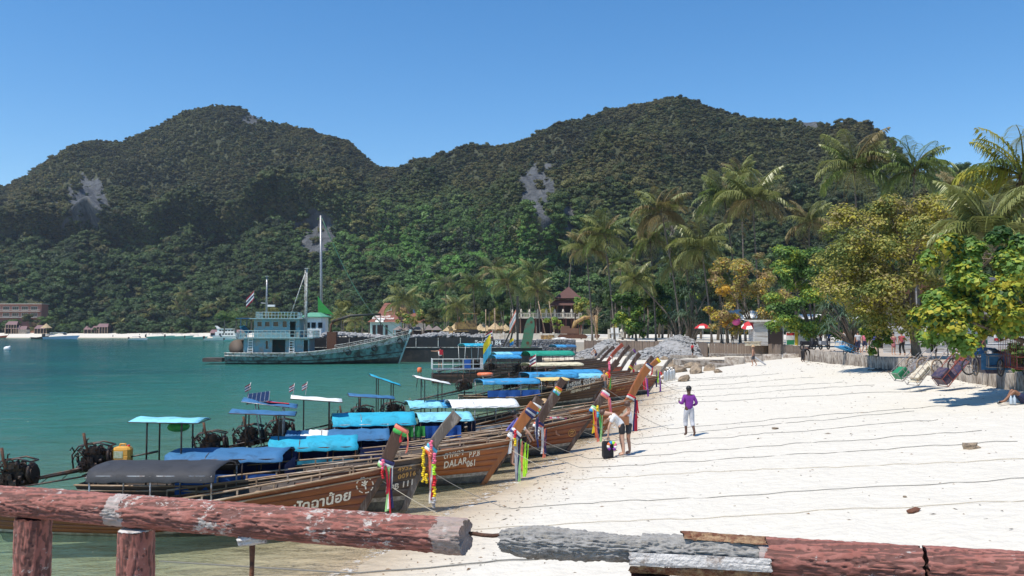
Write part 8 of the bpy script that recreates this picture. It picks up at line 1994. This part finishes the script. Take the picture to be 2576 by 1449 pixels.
# low rope under the rail
m_ = MB(); a = on_z(400, 1412, .02); b_ = on_z(1400, 1408, gz(.6, 15.6)); m_.tube([a.lerp(b_, i / 30) + Vector((0, 0, max(0, gz(*(a.lerp(b_, i / 30))[:2])) + .02 - a.lerp(b_, i / 30).z)) for i in range(31)], .013, 5); tag(m_.build('mooring_rope', ROPED), 'slack grey rope lying in the shallows under the log rail', 'rope', 'mooring ropes stretched over the sand')
def decal_stones():
    rnd = random.Random(14)
    m_ = MB(); LT = MB()
    for i in range(3600):
        y = rnd.uniform(9, 75) if rnd.random() < .8 else rnd.uniform(9, 30); sx_ = np.interp(y, [p[1] for p in SHORE[2:12]], [p[0] for p in SHORE[2:12]])
        q = rnd.random()
        if q < .35: x = sx_ + rnd.uniform(.5, 2.6)
        elif q < .55: x = np.interp(y, [p[1] for p in WALL], [p[0] for p in WALL]) - abs(rnd.gauss(0, 1.1)) - .25
        else: x = rnd.uniform(sx_ + .8, 22)
        if x > np.interp(y, [p[1] for p in WALL], [p[0] for p in WALL]) - .2: continue
        if .45 < vnoise(np.array([x * .5]), np.array([y * .5]))[0] and q > .55 and rnd.random() < .5: continue
        s_ = rnd.uniform(.006, .022) * (1 + y / 50) * (2 if rnd.random() < .05 else 1); z = gz(x, y) + .004; a = rnd.uniform(0, 6.28); ux, uy = math.cos(a) * s_ * rnd.uniform(1, 2.6), math.sin(a) * s_ * rnd.uniform(1, 2.6); vx, vy = -math.sin(a) * s_ * .5, math.cos(a) * s_ * .5
        LT.mi = rnd.randrange(3); LT.add([(x - ux, y - uy, z), (x + vx, y + vy, z + s_ * .5), (x + ux, y + uy, z), (x - vx, y - vy, z + s_ * .15)], [(0, 3, 2), (0, 2, 1)], False)
    o = LT.build('beach_litter', [paint('dry_seaweed', (.10, .065, .04), .9, .3, 3.0, None, 0, 0), paint('dead_leaf', (.24, .14, .07), .9, .3, 3.0, None, 0, 0), paint('coral_chip', (.30, .27, .23), .9, .3, 3.0, None, 0, 0)]); tag(o, 'dry leaves, coral chips and seaweed scraps strewn over the white sand', 'beach litter', kind='stuff')
decal_stones()
def on_sand(px, py):
    sx, sz = ray(px, py)
    for Y in np.arange(8, 120, .05):
        if EYE + sz * Y < gz(sx * Y, Y): return Vector((sx * Y, Y, gz(sx * Y, Y)))
HUSK = paint('coconut_husk', (.20, .075, .04), .9, .3, 8.0, (.08, .04, .02), .4, .5)
for px, py, s_, mt, lab in ((2297, 1290, .10, HUSK, 'reddish brown coconut husk on the empty sand at right'), (2276, 1252, .045, BROCK, 'small brown pebble behind the coconut husk'), (1601, 1052, .12, HUSK, 'brown driftwood lump on wet sand near the orange prow'), (2440, 1128, .16, BROCK, 'half buried tan stone on the open sand'), (1950, 1080, .10, BROCK, 'small tan stone in mid beach'), (2425, 935, .12, HUSK, 'brown rag on sand below the carts'), (1562, 1040, .09, HUSK, 'dark stone beside the two people')):
    p = on_sand(px, py); o = link('beach_stone', _copy if False else stone_mesh(int(px), mt=mt, nm='beach_stone'), None, p + Vector((0, 0, s_ * .3)), (0, .1, px), (s_ * 1.5, s_, s_)); tag(o, lab, 'stone')
# dark wrack and rubble at the foot of the wall
rnd = random.Random(6); pts = []; sz = []
for i in range(160):
    px = rnd.gauss(2215, 45); p = on_y(px, 900, rnd.uniform(52, 56)); wx = np.interp(p.y, [q[1] for q in WALL], [q[0] for q in WALL]); x = wx - rnd.uniform(.2, 1.1); pts.append((x, p.y, gz(x, p.y))); sz.append(rnd.uniform(.03, .11))
o = stone_stuff('wall_rubble', pts, sz, paint('burnt_rubble', (.10, .085, .075), .9, .4, 3.0), None); tag(o, 'dark rubble and twigs piled at the foot of the pile wall', 'rubble')
rnd = random.Random(7)
for i, (px, d, lab) in enumerate(((2030, 79, 'black motor scooter parked first in the row by the stooping person'), (2050, 79.5, 'dark motor scooter second in the row'), (2072, 80, 'grey covered motor scooter in the middle of the row'), (2150, 76, 'black motor scooter beyond the pandanus trunk'))):
    r_ = empty('motor_scooter', (pxx(px, d), d, PZ), R(20 + 10 * i), lab, 'scooter', 'scooters parked behind the wall')
    m_ = MB(); m_.loft([[(-.75, -.13, .5), (.3, -.13, .42), (.3, .13, .42), (-.75, .13, .5)], [(-.7, -.10, .82), (.1, -.1, .80), (.1, .1, .80), (-.7, .1, .82)]], True, True, False); m_.build('body', CL['black'] if i != 2 else TARP['grey'], r_)
    m_ = MB(); m_.bar((.35, 0, .35), (.6, 0, 1.05), .16); m_.tube([(.58, -.3, 1.05), (.62, 0, 1.0), (.58, .3, 1.05)], .02, 5); m_.build('front_shield', CL['dgrey'], r_)
    for x in (-.6, .7): m_ = MB(); m_.torus((x, 0, .26), .20, .06, 14, 6, 'y'); m_.build('wheel', RUBBER, r_)

# ================================================================ the log railing in front of the camera
def bark_log(name, A, B_, rad, seed, parent, mat, nl=520, na=84, amp=.0052, endjag=.004, rfn=None, a0=0, a1=2 * math.pi, bend_=None):
    A = np.array(A, float); B_ = np.array(B_, float); ax = (B_ - A); L = np.linalg.norm(ax); ax /= L; up = np.array([0, 0, 1.0]) if abs(ax[2]) < .8 else np.array([0, 1.0, 0]); s_ = np.cross(ax, up); s_ /= np.linalg.norm(s_); u = np.cross(s_, ax)
    t = np.linspace(0, 1, nl)[:, None]; th = np.linspace(a0, a1, na)[None, :]; full = abs(a1 - a0 - 2 * math.pi) < 1e-6
    X = t * L + seed * 3.1; Cx = np.cos(th) * 1.6 + seed; Sx = np.sin(th) * 1.6 + seed * 2
    def nz(fx, ft, k): return vnoise(X * fx + Cx * ft * .8 + k, Sx * ft + Cx * ft * .35 + X * .0 + k * 1.7) - .5
    warp = nz(9, 1.2, 9) * .5
    ridge = 1 - np.abs(nz(16, 5.0, 1) + nz(34, 9, 2) * .55) * 3.4
    big = nz(5, 1.3, 3); fine = nz(90, 16, 4); crack = np.clip(.10 - np.abs(nz(11, 6.0, 7) + .35 * nz(40, 14, 8)), 0, .1) * 10
    h = ridge * .45 + fine * (.35 if 'core' not in name else 1.1) + warp * .3 - crack * 1.1
    r = (rad if rfn is None else rfn(t, th)) * (1 + big * .10) + amp * h
    ex = np.where(t < .5, -1, 1) * np.clip(1 - np.minimum(t, 1 - t) * L / .02, 0, 1) * endjag * nz(6, 4, 5) * 2
    ctr = A[None, None, :] + ax[None, None, :] * (t * L + ex)[:, :, None]
    if bend_ is not None: ctr = ctr + bend_(t)[:, None, :] if bend_(t).ndim == 2 else ctr
    V_ = ctr + r[:, :, None] * (np.cos(th)[:, :, None] * s_ + np.sin(th)[:, :, None] * u)
    nv = V_.reshape(-1, 3); i = np.arange(nl - 1)[:, None] * na + np.arange(na - 1)[None, :]; F_ = np.stack([i, i + na, i + na + 1, i + 1], -1).reshape(-1, 4)
    # end caps
    c0 = len(nv); nv = np.concatenate([nv, [V_[0].mean(0), V_[-1].mean(0)]]); hh = np.concatenate([h.ravel(), [0, 0]])
    caps = []; 
    me = bpy.data.meshes.new(name); F4 = F_.tolist() + [(j + 1, j, c0) for j in range(na - 1)] + [((nl - 1) * na + j, (nl - 1) * na + j + 1, c0 + 1) for j in range(na - 1)]
    me.from_pydata(nv.tolist(), [], F4); me.materials.append(mat); me.polygons.foreach_set('use_smooth', [True] * len(F4))
    at = me.attributes.new('h', 'FLOAT', 'POINT'); at.data.foreach_set('value', hh.astype(np.float32))
    along_ = np.concatenate([(t * np.ones_like(th)).ravel() * L, [0, L]]); at = me.attributes.new('along', 'FLOAT', 'POINT'); at.data.foreach_set('value', along_.astype(np.float32))
    me.update(); return link(name, me, parent)
def logmat(name, red=True, chips=.5, bands=()):
    m = bpy.data.materials.new(name); g = NG(m); v = g.coord('World', (1, 1, 1)); vs = g.coord('World', (.55, 1, 1)); h = g.new('Attribute', attribute_name='h').outputs['Fac']
    n1 = g.noise(v, 14, 6, .7); n2 = g.noise(vs, 55, 8, .78, .4); n3 = g.noise(v, 130, 5, .7)
    if red:
        base = g.mix(g.ramp(n1, [(.3, 0), (.7, 1)]), (.27, .085, .062), (.40, .17, .135))
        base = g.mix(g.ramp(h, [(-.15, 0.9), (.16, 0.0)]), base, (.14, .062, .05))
        big = g.ramp(g.noise(v, 7, 4, .6), [(.38, 0.0), (.62, 1.0)])
        chip = g.ramp(g.math('ADD', g.math('MULTIPLY', n2, .8), g.math('MULTIPLY', big, .13)), [(.585 - .07 * chips, 0.0), (.625 - .07 * chips, 1.0)])
        base = g.mix(chip, base, g.mix(n3, (.42, .37, .33), (.60, .57, .53)))
    else:
        base = g.mix(g.ramp(n2, [(.32, 0), (.68, 1)]), (.19, .18, .172), (.40, .385, .36)); base = g.mix(g.ramp(n3, [(.60, 0), (.72, 1)]), base, (.09, .09, .095))
    al = g.new('Attribute', attribute_name='along').outputs['Fac']
    for (a, b_, c1) in bands:
        w = g.math('MULTIPLY', g.ramp(g.math('ADD', al, g.math('MULTIPLY', g.math('SUBTRACT', n1, .5), .16)), [(0, 0), (1, 1)]), 1.0)
        e1 = g.math('GREATER_THAN', g.math('ADD', al, g.math('MULTIPLY', g.math('SUBTRACT', n1, .5), .10)), a); e2 = g.math('LESS_THAN', g.math('ADD', al, g.math('MULTIPLY', g.math('SUBTRACT', n1, .5), .10)), b_)
        base = g.mix(g.math('MULTIPLY', g.math('MULTIPLY', e1, e2), .62), base, g.mix(n2, scl(c1, .6), c1))
    g.base(base); g.set(Roughness=.75); g.ln(g.bump(g.math('ADD', n2, g.math('MULTIPLY', n3, .4)), .7, .006), g.b.inputs['Normal']); return m
ZC = EYE - .537
def lp(px, d, z=None): p = on_y(px, 1300, d); return (p.x, d, ZC if z is None else z)
rail = empty('log_railing', (-.4, 2.5, 2.75), 0, 'broken rustic railing of red painted concrete logs across the foreground', 'railing')
A = lp(-420, 3.02); B_ = lp(322, 2.625); C_ = lp(1172, 2.295)
def child(o, par=rail): o.parent = par; o.matrix_parent_inverse = Matrix.Translation(par.location).inverted(); return o
L1 = (Vector(B_) - Vector(A)).length; L2 = (Vector(C_) - Vector(B_)).length
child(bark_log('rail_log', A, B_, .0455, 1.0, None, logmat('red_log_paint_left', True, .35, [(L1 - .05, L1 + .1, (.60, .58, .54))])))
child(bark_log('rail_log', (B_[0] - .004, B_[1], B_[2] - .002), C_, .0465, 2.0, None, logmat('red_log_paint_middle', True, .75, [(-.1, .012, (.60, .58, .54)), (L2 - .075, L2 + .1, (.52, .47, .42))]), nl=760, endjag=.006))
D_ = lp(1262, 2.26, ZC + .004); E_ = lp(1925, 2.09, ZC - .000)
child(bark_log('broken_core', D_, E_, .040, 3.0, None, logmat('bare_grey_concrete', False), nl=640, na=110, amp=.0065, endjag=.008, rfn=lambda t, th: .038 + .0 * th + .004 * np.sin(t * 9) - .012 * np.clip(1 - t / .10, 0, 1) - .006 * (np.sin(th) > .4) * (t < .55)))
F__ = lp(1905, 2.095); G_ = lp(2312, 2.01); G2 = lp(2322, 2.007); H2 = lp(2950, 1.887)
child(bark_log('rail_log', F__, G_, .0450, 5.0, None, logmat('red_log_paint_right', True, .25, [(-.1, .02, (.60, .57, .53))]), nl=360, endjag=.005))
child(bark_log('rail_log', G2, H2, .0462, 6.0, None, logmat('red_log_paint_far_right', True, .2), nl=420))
# shell of paint and mortar left under and behind the grey core
SHELLM = logmat('mortar_shell', True, .1); WHM = paint('white_mortar', (.62, .59, .56), .9, .15, 12.0, (.30, .24, .20), .25, .5, bscale=90); YRM = paint('rust_stained_mortar', (.40, .27, .15), .85, .45, 16.0, (.16, .06, .03), .55, .7, bscale=70)
S0 = lp(1588, 2.17, ZC - .006); S1 = lp(1935, 2.088, ZC)
o = bark_log('shell_fragment', S0, S1, .0500, 7.0, None, YRM, nl=260, na=40, amp=.007, endjag=.005, a0=-math.pi * .60, a1=-math.pi * .14); child(o)
o = bark_log('shell_edge', (S0[0], S0[1] - .004, S0[2] + .0), (S1[0], S1[1] - .004, S1[2]), .0500, 7.5, None, WHM, nl=260, na=14, amp=.0016, endjag=.005, a0=-math.pi * .13, a1=math.pi * .07); child(o)
T0 = lp(1716, 2.145); T1 = lp(1930, 2.085); o = bark_log('shell_fragment', T0, T1, .0480, 8.0, None, YRM, nl=160, na=24, amp=.005, endjag=.008, a0=math.pi * .28, a1=math.pi * .58); child(o)
m_ = MB(); a = Vector(lp(1165, 2.33)) ; b_ = Vector(lp(1290, 2.28, ZC + .006)); m_.tube([a + (b_ - a) * f + Vector((0, 0, .002 * math.sin(f * 9))) for f in (0, .2, .4, .6, .8, 1)], .0055, 7); child(m_.build('reinforcing_bar', RUST))
q = Vector(lp(636, 2.495)); m_ = MB(); m_.tube([q + Vector((0, .0, -.03)), q + Vector((.0, 0, -.12)), q + Vector((-.003, 0, -.3)), q + Vector((.002, 0, -.95))], [.010, .007, .0065, .006], 7); child(m_.build('reinforcing_bar', RUST))
child(bark_log('mortar_lump', q + Vector((-.035, -.01, -.052)), q + Vector((.04, -.01, -.046)), .016, 9.0, None, WHM, nl=40, na=24, amp=.008))
def post(px0, px1, d, ztop, seed, pale=True):
    w = (px1 - px0) * d / FD / 2; x = pxx((px0 + px1) / 2, d); o = bark_log('post', (x, d, ztop - 1.0), (x, d, ztop), w, seed, None, logmat('post_paint_%d' % int(seed), True, .55), nl=340, na=72, amp=.005, endjag=.004); child(o)
    if pale: m_ = MB(); m_.lathe((x, d, ztop + .001), [(w * 1.0, 0), (w * .9, .004), (.001, .004)], 20); child(m_.build('post_top', WHM))
post(57, 140, 2.75, ZC - .046, 11.0, False); post(312, 397, 2.61, ZC - .054, 12.0, True); post(1584, 1676, 2.15, ZC - .055, 13.0, False)
# concrete quay the posts stand on, below the picture
m_ = MB(); m_.box((0, .6, 1.2), (9, 5.0, 3.1)); o = m_.build('quay', CONC); tag(o, kind='structure')

# ================================================================ the air over the bay
m = bpy.data.materials.new('haze_air'); m.use_nodes = True; t_ = m.node_tree; [t_.nodes.remove(n) for n in list(t_.nodes)]
pv_ = t_.nodes.new('ShaderNodeVolumePrincipled'); oo = t_.nodes.new('ShaderNodeOutputMaterial'); t_.links.new(pv_.outputs[0], oo.inputs['Volume'])
pv_.inputs['Color'].default_value = (.72, .82, 1, 1); pv_.inputs['Density'].default_value = .00010; pv_.inputs['Anisotropy'].default_value = .2
b = MB(); b.box((0, 550, 150), (3200, 2100, 313)); o = b.build('haze', m); o['kind'] = 'stuff'
SC.cycles.volume_bounces = 0
